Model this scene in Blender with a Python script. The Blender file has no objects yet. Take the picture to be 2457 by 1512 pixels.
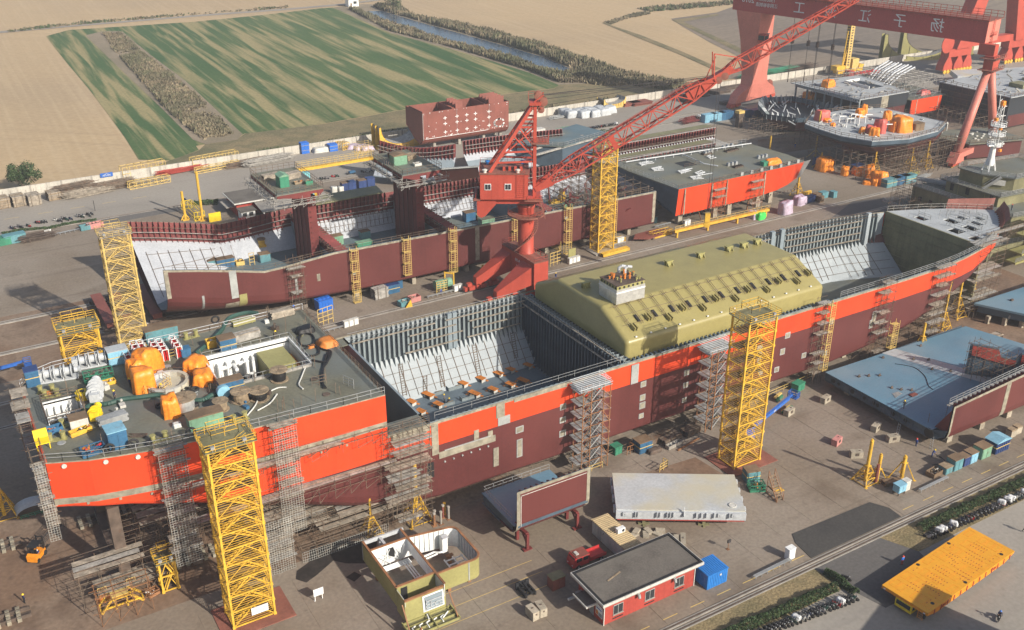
import bpy,math,random
import numpy as np
from math import sin,cos,pi,radians,sqrt
from mathutils import Vector as Vec,Matrix,noise
rnd=random.Random(11);ru=rnd.uniform;enum=enumerate;HK='hull block';RS='scaffolds round the stern';RB='scaffolds round the bow'
SC=bpy.context.scene
COL=SC.collection
FPX,CX,CY,CAMH=2421.,1228.5,756.,100.
PITCH,AZ=radians(25.4),radians(59.)
cam_d=bpy.data.cameras.new('camera');cam_d.sensor_width=36;cam_d.lens=36*FPX/2457
cam_d.clip_start=1;cam_d.clip_end=9000
cam=bpy.data.objects.new('camera',cam_d);COL.objects.link(cam)
cam.location=(0,0,CAMH);cam.rotation_euler=(pi/2-PITCH,0,AZ-pi/2)
SC.camera=cam
SUN_EL,SUN_AZ=radians(29),math.atan2(-.94,.34)
sd=Vec((cos(SUN_AZ)*cos(SUN_EL),sin(SUN_AZ)*cos(SUN_EL),sin(SUN_EL)))
world=bpy.data.worlds.new('World');SC.world=world;world.use_nodes=True
wn=world.node_tree.nodes;wl=world.node_tree.links;wn.clear()
sky=wn.new('ShaderNodeTexSky');sky.sky_type='NISHITA';sky.sun_disc=False
sky.sun_elevation=SUN_EL;sky.sun_rotation=math.atan2(sd.x,sd.y);sky.dust_density=2.5;sky.air_density=1.
bg=wn.new('ShaderNodeBackground');bg.inputs[1].default_value=.1
wo=wn.new('ShaderNodeOutputWorld');wl.new(sky.outputs[0],bg.inputs[0]);wl.new(bg.outputs[0],wo.inputs[0])
sl=bpy.data.lights.new('sun','SUN');sl.energy=4.8;sl.angle=radians(.6);sl.color=(1.,.93,.82)
so=bpy.data.objects.new('sun',sl);COL.objects.link(so);so.rotation_euler=sd.to_track_quat('Z','Y').to_euler()
SC.view_settings.view_transform='Standard';SC.view_settings.look='None'
SC.view_settings.exposure=.38;SC.view_settings.gamma=1.;SC.view_settings.use_curve_mapping=False
SC.cycles.max_bounces=5;SC.cycles.diffuse_bounces=3;SC.cycles.glossy_bounces=2
SC.cycles.transparent_max_bounces=8;SC.cycles.caustics_reflective=False;SC.cycles.caustics_refractive=False
SC.cycles.use_denoising=True
_F=(cos(AZ)*cos(PITCH),sin(AZ)*cos(PITCH),-sin(PITCH));_R=(sin(AZ),-cos(AZ),0.)
_U=(cos(AZ)*sin(PITCH),sin(AZ)*sin(PITCH),cos(PITCH))
def at(px,py,z=0.):
 a=(px-CX)/FPX;b=-(py-CY)/FPX
 d=[_F[i]+a*_R[i]+b*_U[i]for i in range(3)]
 t=(z-CAMH)/d[2]
 return Vec((d[0]*t,d[1]*t,z))
MATS={}
def nd(nt,t,**k):
 n=nt.nodes.new(t)
 for a,v in k.items():setattr(n,a,v)
 return n
def mat(name,col,rough=.6,var=.16,vs=.25,fine=.1,fs=2.5,streak=0.,rust=0.,rustc=(.13,.06,.03),metal=0.,bump=0.,bs=6.,spec=.4,tint=None,rt=.6):
 m=bpy.data.materials.new(name);m.use_nodes=True;MATS[name]=m
 nt=m.node_tree;L=nt.links;b=nt.nodes['Principled BSDF']
 b.inputs['Roughness'].default_value=rough;b.inputs['Metallic'].default_value=metal
 b.inputs['Specular IOR Level'].default_value=spec
 g=nd(nt,'ShaderNodeNewGeometry');pos=g.outputs['Position']
 def noi(scale,detail=3.,stretch=None):
  n=nd(nt,'ShaderNodeTexNoise');n.inputs['Scale'].default_value=scale;n.inputs['Detail'].default_value=detail
  if stretch:
   mp=nd(nt,'ShaderNodeMapping');mp.inputs['Scale'].default_value=stretch
   L.new(pos,mp.inputs[0]);L.new(mp.outputs[0],n.inputs['Vector'])
  else:L.new(pos,n.inputs['Vector'])
  return n.outputs[0]
 def rng(sock,a,c,lo=.3,hi=.7):
  r=nd(nt,'ShaderNodeMapRange');L.new(sock,r.inputs[0])
  r.inputs[1].default_value=lo;r.inputs[2].default_value=hi;r.inputs[3].default_value=a;r.inputs[4].default_value=c
  return r.outputs[0]
 def mul(x,y):
  k=nd(nt,'ShaderNodeMath',operation='MULTIPLY');L.new(x,k.inputs[0]);L.new(y,k.inputs[1]);return k.outputs[0]
 f=mul(rng(noi(vs),1-var,1+var),rng(noi(fs,2.),1-fine,1+fine))
 if streak:f=mul(f,rng(noi(1.6,3.,(1,1,.06)),1.,1-streak,.5,.75))
 c=nd(nt,'ShaderNodeMix',data_type='RGBA',blend_type='MULTIPLY');c.inputs[0].default_value=1
 c.inputs[6].default_value=(*col,1);L.new(f,c.inputs[7]);out=c.outputs[2]
 def over(out,fac,colr):
  x=nd(nt,'ShaderNodeMix',data_type='RGBA');L.new(fac,x.inputs[0]);L.new(out,x.inputs[6]);x.inputs[7].default_value=(*colr,1);return x.outputs[2]
 if tint:out=over(out,rng(noi(vs*.6,4.),0.,tint[1],.42,.62),tint[0])
 if rust:out=over(out,rng(noi(.9,5.),0.,rust,rt,rt+.12),rustc)
 L.new(out,b.inputs['Base Color'])
 if bump:
  bp=nd(nt,'ShaderNodeBump');bp.inputs['Strength'].default_value=bump;bp.inputs['Distance'].default_value=.05
  L.new(noi(bs,3.),bp.inputs['Height']);L.new(bp.outputs[0],b.inputs['Normal'])
 return m
HAZE_DENSITY=.0002
mat('flame',(.62,.058,.016),.45,var=.07,fine=.05,streak=.08)
mat('wine',(.1,.026,.024),.5,var=.13,vs=.12,fine=.08,streak=.12,tint=((.135,.038,.034),.6))
mat('maroon',(.15,.03,.028),.6,var=.2,rust=.25)
mat('russet',(.22,.07,.052),.65,var=.12,fine=.1,streak=.15,tint=((.17,.055,.04),.5))
mat('primer',(.26,.235,.18),.7,var=.3,vs=.8,rust=.5)
mat('ash',(.3,.31,.3),.65,var=.2)
mat('steel',(.2,.245,.275),.55,var=.1,fine=.06,tint=((.24,.28,.3),.5))
mat('hold_floor',(.115,.15,.18),.5,var=.12,fine=.06)
mat('frost',(.31,.345,.365),.55,var=.06,fine=.05)
mat('bluish',(.2,.235,.245),.6,var=.15,rust=.15)
mat('chalk',(.42,.44,.47),.55,var=.07)
mat('khaki',(.15,.145,.105),.6,var=.2,vs=.15,fine=.14,rust=.22,tint=((.13,.15,.15),.75))
mat('denim_deck',(.105,.155,.18),.55,var=.2,vs=.15,fine=.12,rust=.25,tint=((.16,.165,.13),.7))
mat('cobalt',(.105,.215,.295),.45,var=.1,vs=.12,fine=.07,tint=((.2,.26,.3),.55),rust=.25,rt=.66)
mat('slate',(.065,.095,.125),.55,var=.2)
mat('pale',(.36,.38,.39),.6,var=.12,rust=.2)
mat('gold',(.285,.245,.095),.36,var=.07,vs=.3,fine=.05,spec=.5)
mat('olive',(.285,.265,.105),.5,var=.1)
mat('moss',(.185,.175,.095),.6,var=.2,streak=.2)
mat('white',(.7,.71,.7),.5,var=.05)
mat('dingy',(.52,.51,.47),.6,var=.12,streak=.2)
mat('silvery',(.42,.44,.45),.55,var=.06,tint=((.46,.42,.3),.8))
mat('silver',(.62,.62,.6),.32,var=.1,vs=.8,metal=.55)
mat('vermilion',(.42,.068,.044),.45,var=.1,fine=.06,streak=.12)
mat('worn_red',(.22,.085,.06),.7,var=.25,rust=.4)
mat('salmon',(.56,.185,.14),.5,var=.07,streak=.1)
mat('girder_red',(.4,.065,.06),.5,var=.06,streak=.08)
mat('yellow',(.62,.375,.045),.5,var=.16,vs=.6,rust=.3,rt=.62)
mat('straw',(.56,.4,.13),.55,var=.14,vs=.6,rust=.25)
mat('lemon',(.74,.52,.02),.45,var=.07)
mat('saffron',(.68,.31,.016),.45,var=.05,fine=.05)
mat('tangerine',(.74,.26,.014),.5,var=.06)
mat('amber',(.8,.25,.025),.45,var=.12,vs=.8,fine=.15,bump=.5,bs=2.)
mat('red_tarp',(.55,.12,.1),.5,var=.2,bump=.5,bs=2.)
mat('lilac',(.45,.37,.46),.5,var=.2,vs=.8,bump=.5,bs=2.)
mat('green_tarp',(.06,.55,.1),.45,var=.2,bump=.5,bs=2.)
mat('copper',(.56,.19,.035),.6,var=.15)
mat('umber',(.095,.07,.055),.75,var=.35,vs=.7,rust=.5)
mat('scaffold',(.15,.115,.085),.65,var=.45,vs=.5,rust=.5,rt=.5)
mat('ochre',(.25,.12,.055),.7,var=.3,vs=.6,rust=.3)
mat('zinc',(.34,.35,.35),.45,var=.15,metal=.3)
mat('plank',(.29,.25,.2),.8,var=.35,vs=.9,fine=.2)
mat('driftwood',(.3,.285,.26),.8,var=.3,vs=.9,fine=.2)
mat('timber',(.25,.19,.125),.8,var=.3,vs=.9,fine=.2)
mat('net',(.4,.4,.37),.8,var=.2)
mat('blue',(.035,.115,.215),.5,var=.2,rust=.35)
mat('teal',(.1,.24,.27),.55,var=.2,rust=.45)
mat('azure',(.2,.4,.52),.55,var=.15,rust=.35)
mat('green',(.04,.2,.12),.5,var=.2,rust=.3)
mat('sage',(.16,.3,.2),.55,var=.2,rust=.35)
mat('ink',(.025,.05,.15),.5,var=.2,rust=.2)
mat('bright_blue',(.02,.13,.5),.45,var=.08)
mat('container_blue',(.03,.2,.56),.45,var=.06)
mat('royal',(.03,.12,.42),.45,var=.1)
mat('rusty',(.17,.115,.07),.8,var=.3,rust=.4)
mat('ivory',(.5,.52,.54),.5,var=.1)
mat('pearl',(.44,.46,.475),.5,var=.06)
mat('black',(.018,.018,.019),.6,var=.2)
mat('rubber',(.02,.02,.021),.8,var=.2)
mat('pitch',(.022,.028,.036),.5,var=.25,vs=.12,streak=.2,rust=.15)
mat('glass',(.03,.035,.04),.15,var=.05,spec=.6)
mat('felt',(.115,.102,.088),.9,var=.18,vs=.35,fine=.2,fs=3.5,tint=((.155,.14,.12),.6))
mat('crimson',(.34,.05,.036),.75,var=.1,fine=.08,streak=.18)
mat('tan_roof',(.46,.36,.21),.6,var=.12,rust=.15)
mat('concrete',(.3,.275,.24),.85,var=.18,vs=.4,fine=.12)
mat('stone',(.33,.29,.225),.85,var=.22,vs=.5,fine=.15,rust=.3)
mat('wall_render',(.47,.44,.38),.85,var=.12,vs=.25,fine=.1,streak=.35)
mat('scarlet',(.45,.035,.035),.4,var=.08)
mat('pink_box',(.5,.22,.2),.6,var=.2,rust=.3)
mat('teal_tank',(.16,.44,.46),.5,var=.12)
mat('jet',(.013,.013,.014),.55,var=.2)
mat('iron',(.05,.045,.045),.6)
mat('hose_green',(.03,.075,.06),.6,var=.2)
mat('rope',(.55,.55,.52),.7)
mat('cyl_red',(.4,.02,.02),.4)
mat('leaf_dark',(.03,.062,.018),.7,var=.45,vs=1.2,fine=.3)
mat('leaf_mid',(.055,.085,.03),.7,var=.4,vs=.8,fine=.3)
mat('reed',(.205,.165,.105),.85,var=.35,vs=.07,fine=.3,fs=.6,tint=((.1,.1,.06),.75))
mat('reed_green',(.1,.105,.055),.85,var=.35,vs=.12,fine=.3,tint=((.18,.155,.095),.6))
mat('bark',(.09,.07,.05),.9)
mat('skin',(.42,.24,.16),.6,var=.05)
mat('navy',(.018,.028,.075),.85,var=.2)
mat('coal',(.02,.021,.025),.85,var=.2)
mat('denim',(.03,.07,.26),.85,var=.2)
mat('linen',(.6,.6,.6),.85,var=.1)
mat('smoke',(.15,.14,.15),.85,var=.2)
mat('hat_yellow',(.78,.55,.02),.35)
mat('helmet_red',(.6,.05,.03),.35)
mat('helmet_blue',(.03,.16,.55),.35)
mat('helmet_white',(.75,.75,.75),.35)
M=MATS
class MB:
 def __init__(s):s.v=[];s.f=[];s.mi=[];s.k=0
 def _a(s,vs,fs):
  n=len(s.v);s.v.extend(vs);s.f.extend([tuple(i+n for i in f)for f in fs]);s.mi.extend([s.k]*len(fs));return s
 def m(s,k):s.k=k;return s
 def box(s,x0,y0,z0,x1,y1,z1):
  return s._a([(x0,y0,z0),(x1,y0,z0),(x1,y1,z0),(x0,y1,z0),(x0,y0,z1),(x1,y0,z1),(x1,y1,z1),(x0,y1,z1)],[(0,3,2,1),(4,5,6,7),(0,1,5,4),(1,2,6,5),(2,3,7,6),(3,0,4,7)])
 def cb(s,c,sx,sy,sz,rz=0.):
  a,b=cos(rz),sin(rz);P=[]
  for z in(0,sz):
   for(i,j)in((-1,-1),(1,-1),(1,1),(-1,1)):
    x,y=i*sx/2,j*sy/2;P.append((c[0]+x*a-y*b,c[1]+x*b+y*a,c[2]+z))
  return s._a(P,[(0,3,2,1),(4,5,6,7),(0,1,5,4),(1,2,6,5),(2,3,7,6),(3,0,4,7)])
 def bar(s,p,q,w=.1,h=None):
  p=Vec(p);q=Vec(q);d=q-p
  if d.length<1e-6:return s
  d.normalize();h=h or w
  u=d.cross(Vec((0,0,1)))
  if u.length<1e-3:u=Vec((1,0,0))
  u.normalize();t=u.cross(d);u=u*(w/2);t=t*(h/2)
  return s._a([tuple(p-u-t),tuple(p+u-t),tuple(p+u+t),tuple(p-u+t),tuple(q-u-t),tuple(q+u-t),tuple(q+u+t),tuple(q-u+t)],[(0,1,2,3),(7,6,5,4),(0,4,5,1),(1,5,6,2),(2,6,7,3),(3,7,4,0)])
 def tube(s,p,q,r,n=8,r2=None,caps=True):
  p=Vec(p);q=Vec(q);d=(q-p)
  if d.length<1e-6:return s
  d.normalize();u=d.cross(Vec((0,0,1)))
  if u.length<1e-3:u=Vec((1,0,0))
  u.normalize();t=d.cross(u);r2=r if r2 is None else r2
  A=[tuple(p+(u*cos(2*pi*i/n)+t*sin(2*pi*i/n))*r)for i in range(n)]
  B=[tuple(q+(u*cos(2*pi*i/n)+t*sin(2*pi*i/n))*r2)for i in range(n)]
  F=[(i,(i+1)%n,n+(i+1)%n,n+i)for i in range(n)]
  if caps:F+=[tuple(range(n-1,-1,-1)),tuple(range(n,2*n))]
  return s._a(A+B,F)
 def path(s,pts,r,n=6):
  for a,b in zip(pts[:-1],pts[1:]):s.tube(a,b,r,n)
  return s
 def prism(s,pts,z0,z1):
  n=len(pts)
  return s._a([(x,y,z0)for x,y in pts]+[(x,y,z1)for x,y in pts],[tuple(range(n-1,-1,-1)),tuple(range(n,2*n))]+[(i,(i+1)%n,n+(i+1)%n,n+i)for i in range(n)])
 def pvx(s,pts,x0,x1):
  n=len(pts)
  return s._a([(x0,y,z)for y,z in pts]+[(x1,y,z)for y,z in pts],[tuple(range(n-1,-1,-1)),tuple(range(n,2*n))]+[(i,(i+1)%n,n+(i+1)%n,n+i)for i in range(n)])
 def pvy(s,pts,y0,y1):
  n=len(pts)
  return s._a([(x,y0,z)for x,z in pts]+[(x,y1,z)for x,z in pts],[tuple(range(n)),tuple(range(2*n-1,n-1,-1))]+[(i,n+i,n+(i+1)%n,(i+1)%n)for i in range(n)])
 def ext(s,pts,vec):
  n=len(pts);v=Vec(vec)
  return s._a([tuple(p)for p in pts]+[tuple(Vec(p)+v)for p in pts],[tuple(range(n-1,-1,-1)),tuple(range(n,2*n))]+[(i,(i+1)%n,n+(i+1)%n,n+i)for i in range(n)])
 def poly(s,pts):return s._a([tuple(p)for p in pts],[tuple(range(len(pts)))])
 def grid(s,rows):
  n=len(rows[0]);P=[tuple(p)for r in rows for p in r]
  return s._a(P,[(i*n+j,i*n+j+1,(i+1)*n+j+1,(i+1)*n+j)for i in range(len(rows)-1)for j in range(n-1)])
 def lat(s,c,prof,n=12,axis='z',caps=True):
  P=[]
  for r,h in prof:
   for i in range(n):
    a=2*pi*i/n;x,y=r*cos(a),r*sin(a)
    P.append({'z':(c[0]+x,c[1]+y,c[2]+h),'x':(c[0]+h,c[1]+x,c[2]+y),'y':(c[0]+x,c[1]+h,c[2]+y)}[axis])
  F=[(k*n+i,k*n+(i+1)%n,(k+1)*n+(i+1)%n,(k+1)*n+i)for k in range(len(prof)-1)for i in range(n)]
  if caps:F+=[tuple(range(n-1,-1,-1)),tuple(range((len(prof)-1)*n,len(prof)*n))]
  return s._a(P,F)
 def disc_ring(s,c,r0,r1,h,n=24):
  return s.lat(c,[(r0,0),(r1,0),(r1,h),(r0,h),(r0,0)],n,caps=False)
 def rail(s,pts,h=1.1,step=2.,r=.05,rows=2):
  for a,b in zip(pts[:-1],pts[1:]):
   a=Vec(a);b=Vec(b);n=max(1,int((b-a).length/step))
   for i in range(n+1):
    p=a.lerp(b,i/n);s.bar(p,p+Vec((0,0,h)),r)
   for k in range(rows):
    z=Vec((0,0,h*(k+1)/rows));s.bar(a+z,b+z,r)
  return s
 def drape(s,c,sx,sy,sz,seed=0,flare=.18,n=7,peak=0.,rz=0.):
  rows=[]
  for k in range(6):
   t=k/5;h=sz*min(1.,(1-t)*1.25);f=1+flare*max(0,t-.3)
   if k==0:f=.55
   elif k==1:f=.92
   ring=[]
   for i in range(n*4):
    a=2*pi*i/(n*4);ca,sa=cos(a),sin(a);q=max(abs(ca),abs(sa))**.75
    w=1+.1*noise.noise(Vec((ca*2.2+seed*3.1,sa*2.2,t*1.5)))*2+(.05*sin(i*2.1+seed)if k>1 else 0)
    x,y=ca/q*sx/2*f*w,sa/q*sy/2*f*w
    zz=h*(1+.1*noise.noise(Vec((ca+seed,sa,t*2+5))))+peak*(1 if k==0 else .4 if k==1 else 0)*noise.noise(Vec((ca,sa,seed*1.7)))
    ring.append((c[0]+x*cos(rz)-y*sin(rz),c[1]+x*sin(rz)+y*cos(rz),c[2]+max(0,zz)))
   rows.append(ring)
  n4=n*4;P=[p for r in rows for p in r]
  F=[(k*n4+i,(k+1)*n4+i,(k+1)*n4+(i+1)%n4,k*n4+(i+1)%n4)for k in range(5)for i in range(n4)]+[tuple(range(n4))]
  return s._a(P,F)
 def mk(s,name,mats,parent=None,smooth=False,kind=None,label=None):
  me=bpy.data.meshes.new(name)
  off=OFF.get(parent.name,Vec())if parent else Vec()
  me.from_pydata([(x-off.x,y-off.y,z-off.z)for x,y,z in s.v],[],s.f)
  for mm in(mats if isinstance(mats,(list,tuple))else[mats]):me.materials.append(M[mm]if isinstance(mm,str)else mm)
  if any(s.mi):me.polygons.foreach_set('material_index',s.mi)
  if smooth:me.polygons.foreach_set('use_smooth',[True]*len(s.f))
  me.update()
  o=bpy.data.objects.new(name,me);COL.objects.link(o)
  if parent:o.parent=parent;OFF[o.name]=off
  if kind:o['kind']=kind
  if label:o['label']=label
  return o
OFF={}
def obj(name,label,cat,loc=(0,0,0),group=None):
 o=bpy.data.objects.new(name,None);COL.objects.link(o);o.location=loc;OFF[o.name]=Vec(loc)
 o.empty_display_size=.5
 o['label']=label;o['category']=cat
 if group:o['group']=group
 return o
def tag(o,label,cat,group=None):
 o['label']=label;o['category']=cat
 if group:o['group']=group
 return o
def struct(name,mb,m,parent=None,smooth=False):return mb.mk(name,m,parent,smooth,kind='structure' if parent is None else None)
def again(o,dx=0,dy=0,dz=0,parent=None):
 c=o.copy();COL.objects.link(c);c.parent=parent or o.parent;c.location=o.location+Vec((dx,dy,dz));OFF[c.name]=OFF.get(o.name,Vec());return c
def copy_tree(o,loc=None,rz=None,label=None,parent=None,swap=None,scale=None):
 c=o.copy();COL.objects.link(c)
 if parent:c.parent=parent
 if loc is not None:c.location=loc
 if rz is not None:c.rotation_euler=(0,0,rz)
 if scale is not None:c.scale=(scale,)*3
 if label:c['label']=label
 recolour(c,swap)
 for ch in list(o.children):copy_tree(ch,parent=c,swap=swap)
 return c
def recolour(o,swap):
 if swap and o.type=='MESH':
  for sl_ in o.material_slots:
   if sl_.material and sl_.material.name in swap:
    t=swap[sl_.material.name];sl_.link='OBJECT';sl_.material=M[t]
def place(o,loc,rz=0.,label=None,scale=None):
 o.location=loc;o.rotation_euler=(0,0,rz)
 if label:o['label']=label
 if scale:o.scale=(scale,)*3
 return o
 #GROUND
def ground_mat(name,base,alt,big=.01,thr=(.42,.6),stripe=None,fine=.12,fs=1.2,dark=None,rough=.95,bump=0.,spots=None,stripe_amt=.5,crop=None):
 m=bpy.data.materials.new(name);m.use_nodes=True;MATS[name]=m
 nt=m.node_tree;L=nt.links;b=nt.nodes['Principled BSDF'];b.inputs['Roughness'].default_value=rough;b.inputs['Specular IOR Level'].default_value=.2
 pos=nd(nt,'ShaderNodeNewGeometry').outputs['Position']
 def noi(scale,detail=4,mapping=None,dist=0.):
  n=nd(nt,'ShaderNodeTexNoise');n.inputs['Scale'].default_value=scale;n.inputs['Detail'].default_value=detail;n.inputs['Distortion'].default_value=dist
  if mapping:
   a=nd(nt,'ShaderNodeMapping');a.inputs['Rotation'].default_value=(0,0,-mapping[0]);L.new(pos,a.inputs[0])
   q=nd(nt,'ShaderNodeMapping');q.inputs['Scale'].default_value=(mapping[1],mapping[2],1);L.new(a.outputs[0],q.inputs[0]);L.new(q.outputs[0],n.inputs[0])
  else:L.new(pos,n.inputs[0])
  return n.outputs[0]
 def rng(s,lo,hi,a,c):
  r=nd(nt,'ShaderNodeMapRange');L.new(s,r.inputs[0])
  for i,v in enum((lo,hi,a,c)):r.inputs[i+1].default_value=v
  return r.outputs[0]
 def mix(o,fac,col):
  x=nd(nt,'ShaderNodeMix',data_type='RGBA');L.new(fac,x.inputs[0])if not isinstance(fac,float)else setattr(x.inputs[0],'default_value',fac)
  (L.new(o,x.inputs[6])if not isinstance(o,tuple)else setattr(x.inputs[6],'default_value',(*o,1)));x.inputs[7].default_value=(*col,1);return x.outputs[2]
 out=mix(base,rng(noi(big),thr[0],thr[1],0,1),alt)
 if stripe:
  for k,(ang,al,ac,col,lo,hi,amt)in enum(stripe):out=mix(out,rng(noi(1.,4,(ang,al,ac),.3),lo,hi,0,amt),col)
 if dark:
  for(sc,lo,hi,amt,col)in dark:out=mix(out,rng(noi(sc,5,None,.4),lo,hi,0,amt),col)
 f=rng(noi(fs,3),.3,.7,1-fine,1+fine)
 x=nd(nt,'ShaderNodeMix',data_type='RGBA',blend_type='MULTIPLY');x.inputs[0].default_value=1;L.new(out,x.inputs[6]);L.new(f,x.inputs[7])
 L.new(x.outputs[2],b.inputs['Base Color'])
 if bump:
  bp=nd(nt,'ShaderNodeBump');bp.inputs['Strength'].default_value=bump;bp.inputs['Distance'].default_value=.3;L.new(noi(fs*.7,4),bp.inputs['Height']);L.new(bp.outputs[0],b.inputs['Normal'])
 return m
row_dir=at(582,323)-at(293,77);RA=math.atan2(row_dir.y,row_dir.x)
ground_mat('sand_field',(.43,.315,.185),(.37,.275,.17),.006,stripe=[(RA,.01,.5,(.48,.37,.235),.45,.75,.5),(RA+.9,.008,.25,(.34,.25,.155),.55,.75,.45)],fine=.07,fs=.5)
ground_mat('green_field',(.048,.1,.034),(.075,.12,.044),.012,stripe=[(RA,.012,.2,(.3,.25,.125),.47,.6,.9),(RA,.02,.55,(.22,.2,.1),.55,.7,.65),(RA+.02,.006,.05,(.036,.088,.032),.52,.66,.75)],fine=.16,fs=.8)
ground_mat('dirt_field',(.225,.18,.135),(.175,.145,.118),.008,stripe=[(.25,.01,.22,(.14,.115,.095),.52,.68,.6),(.1,.01,.6,(.27,.22,.17),.5,.7,.4)],fine=.13,fs=.4)
ground_mat('dry_grass',(.22,.175,.098),(.16,.14,.078),.05,dark=[(.15,.5,.62,.5,(.1,.105,.055))],fine=.22,fs=1.5,bump=.4)
ground_mat('strip_soil',(.26,.21,.15),(.21,.175,.12),.05,fine=.15)
ground_mat('verge_grass',(.24,.185,.1),(.17,.14,.075),.2,fine=.3,fs=3.,bump=.5)
ground_mat('yard_concrete',(.205,.165,.125),(.245,.205,.165),.035,dark=[(.08,.56,.7,.55,(.12,.088,.062)),(.5,.6,.72,.35,(.11,.08,.06)),(.03,.55,.7,.4,(.27,.235,.195))],stripe=[(0.,.02,.5,(.135,.105,.08),.58,.75,.5)],fine=.12,fs=1.8,rough=.88)
ground_mat('yard_rusty',(.185,.12,.08),(.225,.165,.12),.06,dark=[(.12,.52,.68,.6,(.1,.062,.042)),(.6,.58,.7,.4,(.08,.055,.04))],fine=.15,fs=1.6)
ground_mat('road_concrete',(.3,.272,.235),(.265,.24,.208),.03,dark=[(.06,.56,.7,.4,(.21,.185,.16)),(.7,.62,.74,.3,(.15,.13,.11))],stripe=[(0.,.015,.4,(.24,.215,.19),.55,.75,.5)],fine=.08,fs=1.5)
ground_mat('asphalt',(.052,.05,.049),(.065,.062,.058),.1,stripe=[(1.3,.05,.6,(.085,.08,.075),.55,.75,.6)],fine=.15,fs=2.5,dark=[(.3,.6,.72,.4,(.1,.092,.082))])
ground_mat('asphalt_pale',(.115,.108,.102),(.14,.13,.12),.05,fine=.12,fs=2)
ground_mat('wet_stain',(.03,.026,.024),(.045,.038,.034),.6,fine=.1,rough=.55)
def water_mat():
 m=bpy.data.materials.new('canal_water');m.use_nodes=True;MATS['canal_water']=m;nt=m.node_tree;b=nt.nodes['Principled BSDF']
 b.inputs['Base Color'].default_value=(.045,.075,.115,1);b.inputs['Roughness'].default_value=.12;b.inputs['Specular IOR Level'].default_value=.5
 n=nd(nt,'ShaderNodeTexNoise');n.inputs['Scale'].default_value=.8;n.inputs['Detail'].default_value=4
 nt.links.new(nd(nt,'ShaderNodeNewGeometry').outputs['Position'],n.inputs[0])
 bp=nd(nt,'ShaderNodeBump');bp.inputs['Strength'].default_value=.35;bp.inputs['Distance'].default_value=.3;nt.links.new(n.outputs[0],bp.inputs['Height']);nt.links.new(bp.outputs[0],b.inputs['Normal'])
water_mat()
def sheet(name,px,z,m,kind='structure',th=0.):
 P=[at(a,b,z)for a,b in px];b=MB()
 if th:b.prism([(p.x,p.y)for p in P],z-th,z)
 else:b.poly(P)
 return struct(name,b,m)
def wsheet(name,pts,z,m,parent=None):
 return struct(name,MB().poly([(x,y,z)for x,y in pts]),m,parent)
g=MB();g.grid([[(x,y,-.3)for x in(-3000,-600,-100,100,300,600,1200,3500)]for y in(-600,-100,100,330,600,1000,2000,4500)])
struct('ground',g,'sand_field')
GREEN=[(110,87),(165,72),(290,64),(470,52),(640,35),(770,20),(800,18),(938,78),(1105,122),(1271,173),(1343,203),(1330,212),(1277,217),(1138,235),(938,268),(780,296),(605,322),(587,320),(567,335),(493,346),(470,350),(477,360),(410,385),(333,383),(300,330),(260,275),(213,213),(160,150)]
sheet('green_field',GREEN,-.2,'green_field')
sheet('fallow_strip',[(205,85),(245,75),(293,75),(360,131),(443,192),(582,322),(570,335),(493,346),(463,335),(393,265),(310,186)],-.12,'strip_soil')
sheet('dry_grass_verge',[(477,361),(493,346),(567,336),(587,321),(780,297),(938,269),(1138,236),(1277,218),(1330,213),(1343,203),(1420,200),(1640,190),(1660,205),(1221,272),(605,367),(330,412)],-.16,'dry_grass')
sheet('dirt_field',[(1610,45),(1720,30),(1790,5),(2000,-40),(3000,-60),(3100,60),(2457,88),(2148,134),(1800,186),(1690,195),(1800,150),(1700,100),(1640,65)],-.22,'dirt_field')
sheet('canal_bank',[(800,18),(870,10),(940,12),(1000,40),(1160,75),(1300,115),(1430,155),(1560,185),(1640,190),(1420,202),(1343,205),(1271,175),(1105,124),(938,80)],-.18,'strip_soil')
sheet('canal_water',[(866,28),(915,26),(995,50),(1110,82),(1210,110),(1300,136),(1362,162),(1380,178),(1430,181),(1376,186),(1300,163),(1265,153),(1145,118),(1025,83),(940,55)],-.1,'canal_water')
sheet('far_road',[(-30,77),(200,58),(470,36),(690,20),(830,8),(1000,-14),(1000,-11),(835,11),(690,24),(470,40),(200,62),(-30,82)],-.12,'road_concrete')
sheet('farm_track',[(1445,55),(1500,38),(1550,28),(1562,32),(1500,45),(1465,60),(1540,85),(1640,125),(1730,165),(1715,168),(1630,130),(1530,90)],-.14,'dry_grass')
sheet('drainage_ditch',[(1612,48),(1660,42),(1720,33),(1725,37),(1640,52),(1700,80),(1770,112),(1800,130),(1795,136),(1690,85)],-.13,'dry_grass')
yard=struct('yard_pavement',MB().prism([(-400,81.2),(900,81.2),(900,331),(-400,331)],-1.,0.),'yard_concrete')
struct('back_road',MB().prism([(-200,298),(160,298),(190,290),(320,285),(900,285),(900,330.6),(-200,330.6)],0.,.03),'road_concrete')
struct('near_road',MB().prism([(-100,-40),(400,-40),(400,75.),(-100,75.)],-1.,-.02),'road_concrete')
struct('grass_verge',MB().prism([(-100,75.),(102.5,75.),(101.5,80.4),(-100,80.4)],-1.,.02),'verge_grass')
struct('grass_verge',MB().prism([(118.5,75.),(300,75.),(300,80.4),(116,80.4)],-1.,.02),'verge_grass')
struct('asphalt_crossing',MB().prism([(101.5,80.4),(102.5,75.),(104,69.),(117,69.),(118.5,75.),(116,80.4)],-1.,0.),'asphalt_pale')
struct('asphalt_patch',MB().prism([(103.,82.4),(123.3,82.4),(123.5,85.),(122.,87.7),(104.8,88.2),(103.6,86.3)],-.5,.08),'asphalt')
struct('asphalt_patch',MB().prism([(34,291.5),(62,292.5),(61.5,296.5),(42,297.2),(33,295.5)],-.5,.05),'asphalt_pale')
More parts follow.
